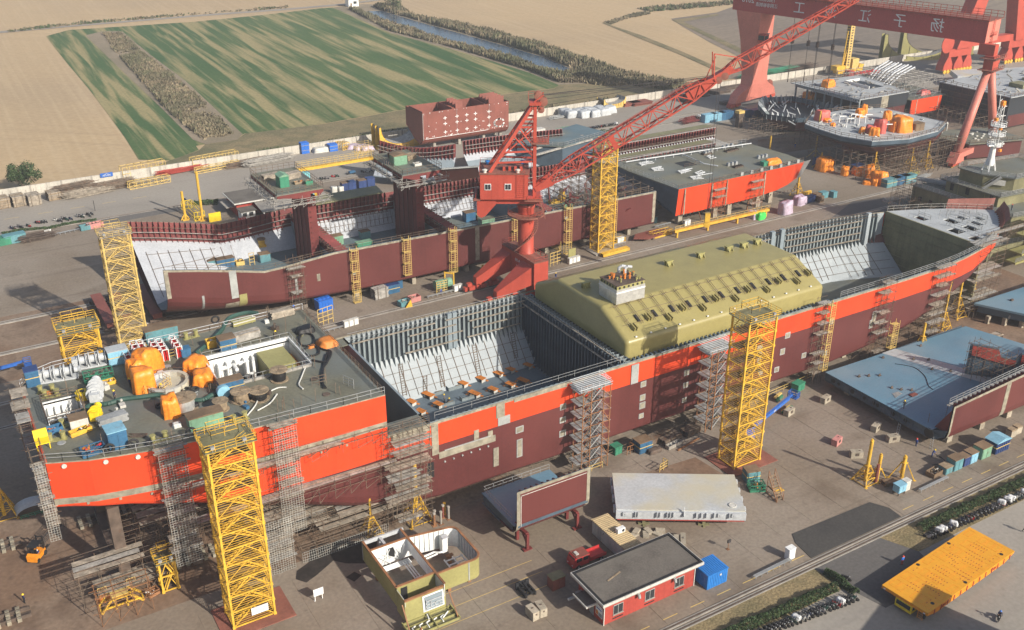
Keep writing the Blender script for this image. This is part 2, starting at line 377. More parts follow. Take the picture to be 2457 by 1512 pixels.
struct('asphalt_patch',MB().prism([(205,182),(238,196),(262,190),(250,176),(228,170)],-.5,.05),'asphalt_pale')
wsheet('rusty_ground',[(-60,206),(40,206),(40,240),(-60,240)],.012,'yard_rusty')
wsheet('rusty_ground',[(-60,122),(75,122),(70,136),(58,160),(-60,160)],.012,'yard_rusty')
wsheet('rusty_ground',[(95,104),(107,103),(106,113),(93,114)],.035,'yard_rusty')
wsheet('rusty_ground',[(150,100),(150,122),(230,150),(230,110)],.012,'yard_rusty')
def slabs(xs,ys,z=.03,gap=.07,skip=None):
 protos={}
 for i in range(len(xs)-1):
  for j in range(len(ys)-1):
   x0,x1,y0,y1=xs[i],xs[i+1],ys[j],ys[j+1]
   if skip and skip((x0+x1)/2,(y0+y1)/2):continue
   key=(round(x1-x0,2),round(y1-y0,2))
   if key not in protos:
    o=MB().box(gap/2,gap/2,0,key[0]-gap/2,key[1]-gap/2,z).mk('slab','yard_concrete',yard);protos[key]=o
   else:o=again(protos[key])
   o.location=(x0,y0,ru(-.008,.008))
slabs([-9+7*i for i in range(27)],[82.4,88.5,94.5,106.5,118.5],skip=lambda x,y:102<x<125 and y<88.4)
slabs([40+7*i for i in range(24)],[187.9,192.4,196.2],z=.026)
slabs([-13.5+6*i for i in range(9)],[240,252,264,276,288.5],z=.024)
slabs([68+7*i for i in range(16)],[197.9,206.4],z=.022)
def rail_line(name,y,x0,x1,w=1.2,z=0.,kerb=True,m='concrete'):
 b=MB();b.box(x0,y-w/2,-.3,x1,y-.16,z+.1);b.box(x0,y+.16,-.3,x1,y+w/2,z+.1)
 s=struct(name,b,m)
 MB().box(x0,y-.05,-.2,x1,y+.05,z+.16).mk('rail','umber',s);MB().box(x0,y-.15,-.3,x1,y+.15,z-.02).mk('channel','iron',s)
 return s
rail_line('crane_track',80.75,-60,300,.7);rail_line('crane_track',81.75,-60,300,.7,.02)
rail_line('crane_track',197.,-60,330,1.4);rail_line('crane_track',187.2,-60,330,1.2)
rail_line('launch_track',236.3,-80,60,1.6,.1);rail_line('launch_track',219.8,-80,60,1.6,.1)
rail_line('crane_track',296.9,-60,330,1.);rail_line('crane_track',304.,200,520,1.)
def skid(name,x0,x1,y0,y1):
 s=struct(name,MB().box(x0,y0+.5,0.,x1,y1-.5,.12),'umber')
 for y in(y0,y1):
  MB().box(x0,y-.12,0,x1,y+.12,.55).mk('skid_beam','umber',s)
 n=int((x1-x0)/1.35)
 for k in range(2):
  p=None
  for i in range(n):
   x=x0+.4+i*1.35;y=(y0,y1)[k]
   if p is None:p=MB().box(x-.28,y-.62,0.,x+.28,y-.14,.62).box(x-.28,y+.14,0,x+.28,y+.62,.62).mk('bearing_block','primer',s)
   else:again(p,i*1.35)
for(a,b_)in((-14,-1.2),(8.2,76)):skid('skid_track',a,b_,130.3,132.)
for(a,b_)in((-14,-.2),(8.2,70)):skid('skid_track',a,b_,148.,149.9)
sheet('wet_stain',[(745,1312),(790,1300),(840,1298),(905,1300),(900,1330),(880,1352),(830,1352),(800,1345),(760,1380),(735,1398),(710,1390),(712,1370),(740,1350)],.045,'wet_stain')
sheet('wet_stain',[(830,1385),(850,1372),(868,1380),(850,1396)],.045,'wet_stain')
ln=MB()
for x in range(40,190,5):ln.box(x,83.4,.036,x+2.6,83.52,.05)
ln.box(135,44,-.015,135.2,62,0.);ln.box(118,50.,-.015,160,50.18,0.)
struct('lane_marking',ln,'straw')
ln=MB()
for x in range(-20,60,9):ln.box(x,311,.035,x+4,311.15,.045)
for yy in(98.,101.,104.):ln.box(45,yy,.036,66,yy+.08,.045)
struct('lane_marking',ln,'straw')
wall=obj('boundary_wall','long pale rendered yard wall running along the edge of the fields','wall',(18,331,0))
pan=pil=None
for i in range(64):
 x=-28+i*9.
 if pan is None:
  pan=MB().box(x+.25,330.9,-.3,x+8.75,331.15,2.9).box(x+.25,330.85,2.9,x+8.75,331.2,3.05).mk('wall_panel','wall_render',wall)
  pil=MB().box(x-.25,330.8,-.3,x+.25,331.25,3.15).mk('pillar','concrete',wall)
 else:again(pan,9.*i);again(pil,9.*i)
def reeds(name,px_pts,n,hmin,hmax,m,seed=1,w=.9,z=-.15,world=None,m2=None):
 r=random.Random(seed);P=world or[tuple(at(a,b)[:2])for a,b in px_pts]
 def inside(x,y):
  c=False;j=len(P)-1
  for i in range(len(P)):
   if(P[i][1]>y)!=(P[j][1]>y)and x<(P[j][0]-P[i][0])*(y-P[i][1])/(P[j][1]-P[i][1])+P[i][0]:c=not c
   j=i
  return c
 xs=[p[0]for p in P];ys=[p[1]for p in P];b=MB();k=0;tries=0
 while k<n and tries<n*40:
  tries+=1
  x=r.uniform(min(xs),max(xs));y=r.uniform(min(ys),max(ys))
  if not inside(x,y):continue
  q=noise.noise(Vec((x*.045,y*.045,seed)))+.5*noise.noise(Vec((x*.16,y*.16,seed+9)))
  if r.random()>.75+q*.9:continue
  b.m(1 if(m2 and r.random()<.35+q*.8)else 0)
  h=r.uniform(hmin,hmax)*(.8+.5*q);k+=1
  for t in range(4):
   a=r.uniform(0,2*pi);ww=w*r.uniform(.25,.6);dx,dy=cos(a)*ww,sin(a)*ww;lx,ly=r.uniform(-.5,.5)*w,r.uniform(-.5,.5)*w
   ox,oy=r.uniform(-.6,.6)*w,r.uniform(-.6,.6)*w;hh=h*r.uniform(.6,1.05)
   b._a([(x+ox-dx,y+oy-dy,z),(x+ox+dx,y+oy+dy,z),(x+ox+dx*.7+lx,y+oy+dy*.7+ly,z+hh*.7),(x+ox+lx*1.6,y+oy+ly*1.6,z+hh),(x+ox-dx*.7+lx,y+oy-dy*.7+ly,z+hh*.65)],[(0,1,2,3,4)])
 return b.mk(name,[m,m2]if m2 else m,kind='stuff')
reeds('reed_bed',[(250,82),(290,80),(345,130),(430,195),(500,255),(560,322),(490,335),(440,295),(400,262),(330,180),(270,115)],5200,1.2,2.4,'reed',3,m2='reed_green')
reeds('canal_reeds',[(835,20),(866,28),(940,55),(1025,83),(1145,118),(1265,153),(1300,165),(1378,190),(1420,197),(1345,198),(1271,168),(1105,118),(938,74)],3600,1.5,3.2,'reed',5,m2='reed_green')
reeds('canal_reeds',[(895,14),(945,14),(1000,38),(1160,72),(1300,110),(1425,150),(1490,175),(1400,176),(1362,158),(1300,132),(1210,106),(1110,78),(995,46),(915,24)],4600,2.,4.2,'reed',6,m2='reed_green')
reeds('canal_reeds',[(1345,178),(1380,165),(1470,168),(1560,190),(1640,200),(1600,215),(1520,205),(1450,205),(1380,196)],2400,1.5,3.6,'reed',8,m2='reed_green')
reeds('wall_weeds',None,1500,1.,3.,'reed_green',9,w=.8,world=[(95,332),(190,332),(188,338),(100,337)],m2='leaf_mid')
reeds('wall_weeds',None,900,.8,2.8,'reed_green',10,w=.8,world=[(196,332),(300,332),(300,340),(190,339)],m2='reed')
reeds('wall_weeds',None,700,.6,1.8,'leaf_mid',12,w=.7,world=[(20,332),(62,332),(60,335),(22,335)],m2='reed_green')
reeds('farm_weeds',[(1450,52),(1520,33),(1556,28),(1560,33),(1500,46),(1468,58)],260,.6,1.6,'reed',13)
reeds('farm_weeds',[(1530,20),(1640,12),(1790,-2),(1790,8),(1640,22),(1560,28)],700,.8,2.6,'reed',14,m2='leaf_mid')
reeds('roadside_weeds',[(20,72),(200,53),(470,31),(690,15),(690,19),(470,36),(200,58),(20,77)],500,.5,1.8,'reed',15,m2='leaf_mid')
def tree(name,label,c,h,w,seed,mats=('leaf_mid','leaf_dark'),n=900,group=None,lean=0.,trunk=True,leaf=.5):
 r=random.Random(seed);t=obj(name,label,'tree' if 'tree' in name else 'shrub',c,group)
 if trunk:
  b=MB().tube(c,(c[0]+lean,c[1],c[2]+h*.45),w*.07,7,w*.04)
  for i in range(5):
   a=i*1.3+seed;b.tube((c[0]+lean*.8,c[1],c[2]+h*(.25+.05*i)),(c[0]+cos(a)*w*.3,c[1]+sin(a)*w*.3,c[2]+h*(.55+.05*i)),w*.025,5,w*.01)
  b.mk('trunk','bark',t)
 cl=[(Vec((r.gauss(0,.26)*w,r.gauss(0,.26)*w,h*(.28+.62*r.random()))),r.uniform(.12,.24)*w)for _ in range(16)]
 b=MB()
 for i in range(n):
  q,rad=cl[r.randrange(len(cl))];d=Vec((r.gauss(0,1),r.gauss(0,1),r.gauss(0,1))).normalized()
  p=Vec(c)+q+d*rad*r.uniform(.55,1.15);u=Vec((r.gauss(0,1),r.gauss(0,1),r.gauss(0,1))).normalized();v=u.cross(d+Vec((.01,.02,.03))).normalized()
  s_=leaf*r.uniform(.6,1.2);b.m(0 if r.random()<.6 else 1);b.poly([p-u*s_*.5,p+v*s_*.35,p+u*s_*.5,p-v*s_*.35])
 b.mk('crown',list(mats),t)
 return t
tree('willow_tree','bushy green tree behind the wall at the left edge',(24.5,336.5,-.2),8.5,9.5,4,n=4200,leaf=.55)
p_=at(945,24);tree('round_tree','small round tree at the far end of the canal',(p_.x,p_.y,-.2),9.5,10,5,('leaf_mid','reed_green'),n=1100,leaf=.9)
p_=at(845,14);ph=obj('pump_house','small white hut by the road at the head of the canal','hut',(p_.x,p_.y,0))
MB().cb((p_.x,p_.y,-.2),7,5.5,4.6).mk('wall','white',ph);MB().cb((p_.x,p_.y,4.4),8,6.5,.35).mk('roof','concrete',ph)
MB().cb((p_.x+1,p_.y-2.78,1.5),2.2,.12,1.6).mk('window','glass',ph)
MB().cb((p_.x-1.8,p_.y-2.78,-.1),1.1,.12,2.2).mk('door','rusty',ph)
#BUILDERS FOR THE YARD'S LOOSE THINGS
def cab(label,c,sx,sy,sz,m,top=None,rz=0.,stripe=None,group=None,name='storage_box',cat='box',ribs=0,gable=0.,legs=0.,lid=.12):
 t=obj(name,label,cat,c,group);T=Vec(c)
 z0=legs;b=MB().cb((T.x,T.y,T.z+z0),sx,sy,sz-z0)
 for i in range(ribs):
  x=-sx/2+sx*(i+.5)/ribs;b.cb((T.x+x,T.y-sy/2-.03,T.z+z0+.1),sx/ribs*.45,.08,sz-z0-.25)
  b.cb((T.x+x,T.y+sy/2+.03,T.z+z0+.1),sx/ribs*.45,.08,sz-z0-.25)
 b.mk('body',m,t)
 if ribs==0:
  d=MB()
  for s in(-1,1):d.cb((T.x+s*sx*.235,T.y-sy/2-.03,T.z+z0+.12),sx*.43,.06,(sz-z0)*.8)
  d.mk('door',m,t)
 if gable:
  b=MB().pvy([(T.x-sx/2-.15,T.z+sz),(T.x+sx/2+.15,T.z+sz),(T.x+sx/2+.15,T.z+sz+.08),(T.x,T.z+sz+gable),(T.x-sx/2-.15,T.z+sz+.08)],T.y-sy/2-.15,T.y+sy/2+.15)
 else:b=MB().cb((T.x,T.y,T.z+sz),sx+.14,sy+.14,lid)
 b.mk('lid',top or m,t)
 if stripe:
  b=MB();zz=T.z+z0+(sz-z0)*.55
  b.cb((T.x,T.y,zz),sx+.16,sy+.16,.14);b.mk('band',stripe,t)
 if legs:MB().cb((T.x-sx*.42,T.y-sy*.42,T.z),.15,.15,legs).cb((T.x+sx*.42,T.y-sy*.42,T.z),.15,.15,legs).cb((T.x+sx*.42,T.y+sy*.42,T.z),.15,.15,legs).cb((T.x-sx*.42,T.y+sy*.42,T.z),.15,.15,legs).mk('leg','umber',t)
 t.rotation_euler=(0,0,rz);return t
def skip(label,c,sx,sy,sz,m,fill=None,rz=0.,group=None,mesh=False):
 t=obj('skip_bin',label,'skip',c,group);T=Vec(c);b=MB()
 for(x,y,w,d)in((-sx/2,0,.1,sy),(sx/2,0,.1,sy),(0,-sy/2,sx,.1),(0,sy/2,sx,.1)):
  if mesh:
   n=6
   for i in range(n+1):
    f=-.5+i/n;b.cb((T.x+(x if w==.1 else f*w),T.y+(y if d==.1 else f*d),T.z+.1),.05,.05,sz)
   b.cb((T.x+x,T.y+y,T.z+sz),w+.05,d+.05,.1);b.cb((T.x+x,T.y+y,T.z+.1),w+.05,d+.05,.35);b.cb((T.x+x,T.y+y,T.z+sz*.55),w+.04,d+.04,.06)
  else:b.cb((T.x+x,T.y+y,T.z+.1),w+.02,d+.02,sz-.1)
 b.mk('side',m,t);MB().cb((T.x,T.y,T.z),sx,sy,.14).mk('floor',m,t)
 if fill:
  b=MB();r=random.Random(int(c[0]*10))
  for i in range(int(14*sx*sy/3)):
   p=Vec((T.x+r.uniform(-.4,.4)*sx,T.y+r.uniform(-.4,.4)*sy,T.z+.2+r.uniform(.1,.8)*sz));q=p+Vec((r.uniform(-.6,.6),r.uniform(-.4,.4),r.uniform(-.1,.25)))
   b.m(r.randrange(len(fill)));b.bar(p,q,r.uniform(.06,.22))
  b.mk('scrap',list(fill),t)
 t.rotation_euler=(0,0,rz);return t
def planks(label,c,L,W,H,m='timber',rz=0.,group=None,name='plank_stack',cat='timber stack',layers=None,straps=True,posts=False,m2=None):
 t=obj(name,label,cat,c,group);T=Vec(c);r=random.Random(int(c[0]*7+c[1]*3));ny=max(3,int(W/.32));nz=layers or max(3,int(H/.18))
 bd=None
 for k in range(nz):
  for j in range(ny):
   if k>0 and k<nz-1 and 0<j<ny-1:continue
   if bd is None:
    bd=MB().box(-L/2,-W/ny/2+.02,0,L/2,W/ny/2-.02,H/nz-.02).mk('board',m);o=bd
   else:o=bd.copy();COL.objects.link(o)
   o.parent=t;o.location=(r.uniform(-.12,.12),(j-ny/2+.5)*W/ny+r.uniform(-.02,.02),.12+k*H/nz);o.rotation_euler=(0,0,r.uniform(-.012,.012))
   if m2 and r.random()<.4:recolour(o,{m:m2})
 b=MB()
 for x in(-.33,.33):b.cb((T.x+x*L,T.y,T.z),.12,W,.13)
 b.mk('bearer',m,t)
 if posts:
  b=MB()
  for x in(-.3,.3):
   for y in(-.53,.53):b.cb((T.x+x*L,T.y+y*W,T.z),.1,.1,H+.9)
  b.mk('stake','scaffold',t)
 t.rotation_euler=(0,0,rz);return t
def drum(label,c,r,w,cable,flange='timber',upright=True,group=None):
 t=obj('cable_drum',label,'cable drum',c,group)
 for k,z in((0,0),(1,w)):
  f=MB().lat((c[0],c[1],c[2]+z),[(.12,0),(r,0),(r,.1),(.12,.1)],20);
  for i in range(6):
   a=i*pi/3;f.bar((c[0],c[1],c[2]+z+.12),(c[0]+cos(a)*r*.95,c[1]+sin(a)*r*.95,c[2]+z+.12),.12,.05)
  f.mk('flange',flange,t)
 MB().lat((c[0],c[1],c[2]+.1),[(r*.72,0),(r*.78,w*.5),(r*.72,w-.1)],18).mk('cable',cable,t,smooth=False)
 return t
def bollards(label,c,d,group='bollard pairs on the tanker deck',ang=0.,m='olive'):
 t=obj('bollard_pair',label,'bollards',c,group)
 for s in(-1,1):
  x,y=c[0]+s*d/2*cos(ang),c[1]+s*d/2*sin(ang)
  MB().lat((x,y,c[2]),[(.42,0),(.42,.1),(.34,.12),(.34,1.),(.42,1.04),(.42,1.14)],12).mk('post',m,t)
 MB().cb((c[0],c[1],c[2]),d+1,1.,.08,ang).mk('base_plate',m,t);return t
def tarp(label,c,sx,sy,sz,m='amber',seed=1,rz=0.,peak=.5,group=None,name='covered_machine',cat='covered load',flare=.15):
 return tag(MB().drape(c,sx,sy,sz,seed,flare,8,peak,rz).mk(name,m,None,True),label,cat,group)
def tyre(c,r=.6,m='rubber',parent=None,name='tyre',axis='z',w=.3):
 b=MB();P=[]
 for j in range(7):
  a=2*pi*j/6;P.append((r-.18+.18*cos(a),w/2*sin(a)))
 b.lat(c,P,16,axis,caps=False);return b.mk(name,m,parent,True)
def shore(label,c,h,base=1.5,hb=4.5,r=.22,m='yellow',group='yellow pole stands',lattice=True,name='pole_stand'):
 t=obj(name,label,'shore stand',c,group);T=Vec(c)
 MB().tube(T+Vec((0,0,.1)),T+Vec((0,0,h)),r,10).tube(T+Vec((0,0,h)),T+Vec((0,0,h+.25)),r*.6,8).mk('pole',m,t)
 foot=[T+Vec((i*base,j*base,0))for i,j in((-1,-1),(1,-1),(1,1),(-1,1))];top=[T+Vec((i*.3,j*.3,hb))for i,j in((-1,-1),(1,-1),(1,1),(-1,1))]
 for a,b in zip(foot,top):MB().bar(a,b,.16).cb(a,.5,.5,.06).mk('leg',m,t)
 if lattice:
  for f in((.05,.35,.65)if hb>3 else(.08,.5)):
   P=[a.lerp(b,f)for a,b in zip(foot,top)];Q=[a.lerp(b,min(1,f+.3))for a,b in zip(foot,top)];bb=MB()
   for i in range(4):bb.bar(P[i],P[(i+1)%4],.1);bb.bar(P[i],Q[(i+1)%4],.08)
   bb.mk('brace',m,t)
 MB().cb(T+Vec((0,0,hb-.05)),.9,.9,.12).mk('collar',m,t)
 return t
def bench(label,c,L,rz=0.,m='zinc',group=None,h=.55,w=.6):
 t=obj('bench',label,'bench',c,group);T=Vec(c)
 for k in(-1,0,1):MB().cb((T.x,T.y+k*w/3,T.z+h),L,w/3-.04,.08).mk('slat',m,t)
 for i in range(int(L/1.2)+1):
  x=-L/2+.2+i*(L-.4)/int(L/1.2);MB().cb((T.x+x,T.y-.22,T.z),.08,.08,h).cb((T.x+x,T.y+.22,T.z),.08,.08,h).mk('leg',m,t)
 t.rotation_euler=(0,0,rz);return t
def wboxes(label,c,n=2,rz=0.):
 t=obj('switch_cabinet',label,'cabinet',c);T=Vec(c)
 for i in range(n):MB().cb((T.x+i*1.25-.6,T.y,T.z+.1),1.1,.8,1.5).cb((T.x+i*1.25-.6,T.y,T.z+1.6),1.2,.9,.08).mk('cabinet_body','dingy',t);MB().cb((T.x+i*1.25-.6,T.y-.42,T.z+.25),.9,.04,1.2).mk('door','white',t)
 t.rotation_euler=(0,0,rz);return t
def grid_of(b,x0,x1,y0,y1,z0,z1,nx,ny,nz,r=.06,jit=.35,rr=None,brace=True,skip=0.):
 rr=rr or rnd
 X=[x0+(x1-x0)*i/max(1,nx)for i in range(nx+1)];Y=[y0+(y1-y0)*i/max(1,ny)for i in range(ny+1)];Z=[z0+(z1-z0)*(i+1)/nz for i in range(nz)]
 for x in X:
  for y in Y:b.bar((x,y,z0),(x+rr.uniform(-.1,.1),y+rr.uniform(-.1,.1),z1+rr.uniform(0,1.2)),r)
 for z in Z:
  for y in Y:
   if rr.random()>=skip:b.bar((x0-rr.uniform(0,jit*2),y,z),(x1+rr.uniform(0,jit*2),y,z+rr.uniform(-.08,.08)),r)
  for x in X:
   if rr.random()>=skip:b.bar((x,y0-rr.uniform(0,jit),z+.1),(x,y1+rr.uniform(0,jit),z+.1),r)
 if brace:
  for k in range(max(1,nx)):
   i=rr.randrange(len(X)-1)if len(X)>1 else 0
   if len(X)>1:b.bar((X[i],y0,z0),(X[i+1],y0,Z[min(len(Z)-1,1)]),r)
 return b
def scaffold(label,x0,x1,y0,y1,z0,z1,nx,ny,nz,boards=True,m='scaffold',group=None,netted=False,seed=1,skip=.1,r=.06,cat='scaffold',bm='plank',name='tube_scaffold'):
 rr=random.Random(seed);t=obj(name,label,cat,((x0+x1)/2,(y0+y1)/2,z0),group)
 X=[x0+(x1-x0)*i/max(1,nx)for i in range(nx+1)];Y=[y0+(y1-y0)*i/max(1,ny)for i in range(ny+1)];Z=[z0+(z1-z0)*(i+1)/nz for i in range(nz)]
 for x in X:
  for y in Y:MB().bar((x,y,z0),(x+rr.uniform(-.08,.08),y+rr.uniform(-.08,.08),z1+rr.uniform(.1,1.3)),r).mk('upright',m,t)
 for z in Z:
  b=MB()
  for y in Y:
   if rr.random()>=skip:b.bar((x0-rr.uniform(.1,.9),y,z),(x1+rr.uniform(.1,.9),y,z),r);b.bar((x0-rr.uniform(.1,.4),y,z+1.),(x1+rr.uniform(.1,.4),y,z+1.),r*.8)
  for x in X:b.bar((x,y0-rr.uniform(.1,.6),z+.1),(x,y1+rr.uniform(.1,.6),z+.1),r)
  b.mk('ledger',m,t)
  if boards and rr.random()<(.5 if z1<13 else .8):
   a0=x0+(x1-x0)*rr.choice((0,0,.2));a1=x1-(x1-x0)*rr.choice((0,0,.25))
   for k in range(3):MB().box(a0-rr.uniform(0,.6),y0+(y1-y0)*(k/3+.04),z+.12,a1+rr.uniform(0,.8),y0+(y1-y0)*((k+1)/3-.04),z+.18).mk('plank',bm if rr.random()<.6 else 'driftwood',t)
 b=MB()
 for i in range(nx):
  for y in(Y[0],Y[-1]):
   if rr.random()<.7:b.bar((X[i],y,z0),(X[i+1],y,z0+(z1-z0)*rr.uniform(.4,.9)),r)
 b.mk('brace',m,t)
 if netted:
  b=MB();nxn=max(4,int((x1-x0)/.35));nzn=int((z1-z0)/.38)
  def P(u,v):return(x0-.1+(x1-x0+.2)*u,y0-.25+.18*noise.noise(Vec((u*4,v*6,seed))),z0+(z1-z0)*v)
  for i in range(nxn+1):
   for k in range(nzn):b.bar(P(i/nxn,k/nzn),P(i/nxn,(k+1)/nzn),.03)
  for k in range(nzn+1):
   for i in range(nxn):b.bar(P(i/nxn,k/nzn),P((i+1)/nxn,k/nzn),.03)
  b.mk('safety_net','net',t,kind='stuff')
 return t
def lattice_tower(label,x0,y0,w,d,h,n,m='yellow',group='yellow lattice access towers',zbase=0.,base=None,mesh=True,z0=0.):
 t=obj('access_tower',label,'access tower',(x0+w/2,y0+d/2,z0));t['group']=group
 c=[(x0,y0),(x0+w,y0),(x0+w,y0+d),(x0,y0+d)];bh=(h-.3)/n
 for x,y in c:MB().box(x-.14,y-.14,z0,x+.14,y+.14,z0+h).mk('post',m,t)
 rr=random.Random(int(x0));ring=brace=deck=stair=grille=None
 for i in range(n+1):
  z=z0+.3+i*bh
  if ring is None:
   b=MB()
   for k in range(4):
    p,q=c[k],c[(k+1)%4];b.bar((*p,z),(*q,z),.17)
   for p in c:b.cb((p[0],p[1],z-.2),.42,.42,.4)
   ring=b.mk('ring_beam',m,t)
   deck=MB().box(x0+.1,y0+d*.45,z+.05,x0+w-.1,y0+d-.1,z+.1).mk('deck','umber' if m=='yellow' else 'plank',t)
  else:again(ring,dz=i*bh);again(deck,dz=i*bh)
  if i<n:
   if brace is None:
    for k in range(4):
     p,q=c[k],c[(k+1)%4];mid=((p[0]+q[0])/2,(p[1]+q[1])/2);b=MB()
     if k%2==0:b.bar((*p,z),(*mid,z+bh),.11);b.bar((*q,z),(*mid,z+bh),.11)
     else:b.bar((*p,z),(*q,z+bh),.11)
     o=b.mk('brace',m,t);brace=(brace or[])+[o]
    b=MB();s0,s1=(x0+.5,y0+d*.25,z+.1),(x0+w-.6,y0+d*.25,z+bh)
    for yy in(-.35,.35):b.bar((s0[0],s0[1]+yy,s0[2]),(s1[0],s1[1]+yy,s1[2]),.08,.2);b.bar((s0[0],s0[1]+yy,s0[2]+.9),(s1[0],s1[1]+yy,s1[2]+.9),.05)
    for q in range(9):f=(q+.5)/9;b.cb((s0[0]+(s1[0]-s0[0])*f,s0[1],s0[2]+(s1[2]-s0[2])*f),.28,.7,.05)
    stair=b.mk('stair',m,t)
    if mesh:
     b=MB()
     for q in range(1,7):zz=z+bh*q/7;[b.bar((*c[k],zz),(*c[(k+1)%4],zz),.045)for k in range(4)]
     grille=b.mk('guard_rails',m,t)
   else:
    for o in brace:again(o,dz=i*bh)
    s_=again(stair,dz=i*bh)
    if i%2:s_.scale=(-1,1,1);s_.location.x+=2*((x0+w/2)-OFF[t.name].x)
    if grille:again(grille,dz=i*bh)
 z=z0+h;b=MB().box(x0-.5,y0-.5,z,x0+w+.5,y0+d+.5,z+.12);b.mk('top_platform','moss' if m=='yellow' else 'plank',t)
 P=[(x0-.45,y0-.45,z),(x0+w+.45,y0-.45,z),(x0+w+.45,y0+d+.45,z),(x0-.45,y0+d+.45,z),(x0-.45,y0-.45,z)]
 MB().rail(P,1.2,1.2,.06,3).mk('railing',m,t)
 P=[(x0+w*.15,y0+d*.2,z+1.2),(x0+w*.75,y0+d*.2,z+1.2),(x0+w*.75,y0+d*.8,z+1.2),(x0+w*.15,y0+d*.8,z+1.2),(x0+w*.15,y0+d*.2,z+1.2)]
 MB().rail(P,1.3,1.5,.06,2).mk('upper_railing',m,t)
 for s in(.1,.8):
  MB().cb((x0+w*s,y0-.5,z+.6),.5,.4,.35).bar((x0+w*s,y0-.45,z),(x0+w*s,y0-.45,z+.7),.07).mk('floodlight','zinc',t)
 if base:MB().box(x0-base,y0-base,z0,x0+w+base*1.4,y0+d+base*.8,z0+.14).mk('base_plate','worn_red',t)
 return t
def stair_tower(label,x0,y0,w,d,h,n,z0=0.,group='brown stair towers by the tanker'):
 t=obj('stair_tower',label,'stair tower',(x0+w/2,y0+d/2,z0),group);bh=h/n
 X=[x0,x0+w*.3,x0+w*.75,x0+w]
 for x in X:
  for y in(y0,y0+d):MB().bar((x,y,z0),(x,y,z0+h+.3),.13).mk('upright','ochre',t)
 prot=None
 for i in range(n):
  z=z0+i*bh
  if prot is None:
   b=MB()
   for y in(y0,y0+d):b.bar((x0,y,z+bh),(x0+w,y,z+bh),.1);b.bar((x0,y,z+bh+1),(X[1],y,z+bh+1),.06);b.bar((X[2],y,z+bh+1),(X[3],y,z+bh+1),.06)
   for x in X:b.bar((x,y0,z+bh),(x,y0+d,z+bh),.1)
   led=b.mk('ledger','ochre',t)
   lan=MB().box(X[2],y0,z+bh-.1,X[3]+.3,y0+d,z+bh).mk('landing','zinc',t)
   la2=MB().box(x0-.9,y0,z+bh-.1,X[1],y0+d,z+bh).mk('landing','zinc',t)
   b=MB();
   for y in(y0+.2,y0+d*.55):
    for q in(0,1):b.bar((X[1],y+q*d*.35,z),(X[2],y+q*d*.35,z+bh),.07,.22);b.bar((X[1],y+q*d*.35,z+1),(X[2],y+q*d*.35,z+bh+1),.05)
   for q in range(8):f=(q+.5)/8;b.cb((X[1]+(X[2]-X[1])*f,y0+d*.3,z+bh*f),.3,d*.5,.06)
   st=b.mk('stair_flight','zinc',t)
   br=MB().bar((x0,y0,z),(X[1],y0,z+bh),.08).bar((X[2],y0,z+bh),(X[3],y0,z),.08).bar((X[1],y0+d,z),(X[2],y0+d,z+bh),.08).mk('brace','ochre',t);prot=[led,lan,la2,st,br]
  else:
   for o in prot:again(o,dz=i*bh)
 z=z0+h
 MB().box(x0-.6,y0-.1,z,x0+w+.3,y0+d+.9,z+.1).mk('top_deck','zinc',t)
 b=MB()
 for k in range(9):y=y0+k*(d+.6)/9;b.bar((x0-.9,y,z+.5+.1*k),(x0+w+.4,y,z+.5+.1*k),.07)
 b.rail([(x0-.5,y0,z),(x0+w,y0,z),(x0+w,y0+d+.8,z)],1.2,1.2,.05,3);b.mk('top_rails','ivory',t)
 return t
def skin_body(name,J,E,R,sub=1):
 me=bpy.data.meshes.new(name);me.from_pydata(J,E,[]);o=bpy.data.objects.new(name,me);COL.objects.link(o)
 sm=o.modifiers.new('s','SKIN');
 for i,v in enum(me.skin_vertices[0].data):v.radius=R[i];v.use_root=(i==0)
 ss=o.modifiers.new('u','SUBSURF');ss.levels=sub;ss.render_levels=sub
 dg=bpy.context.evaluated_depsgraph_get();m2=bpy.data.meshes.new_from_object(o.evaluated_get(dg));bpy.data.objects.remove(o)
 return m2
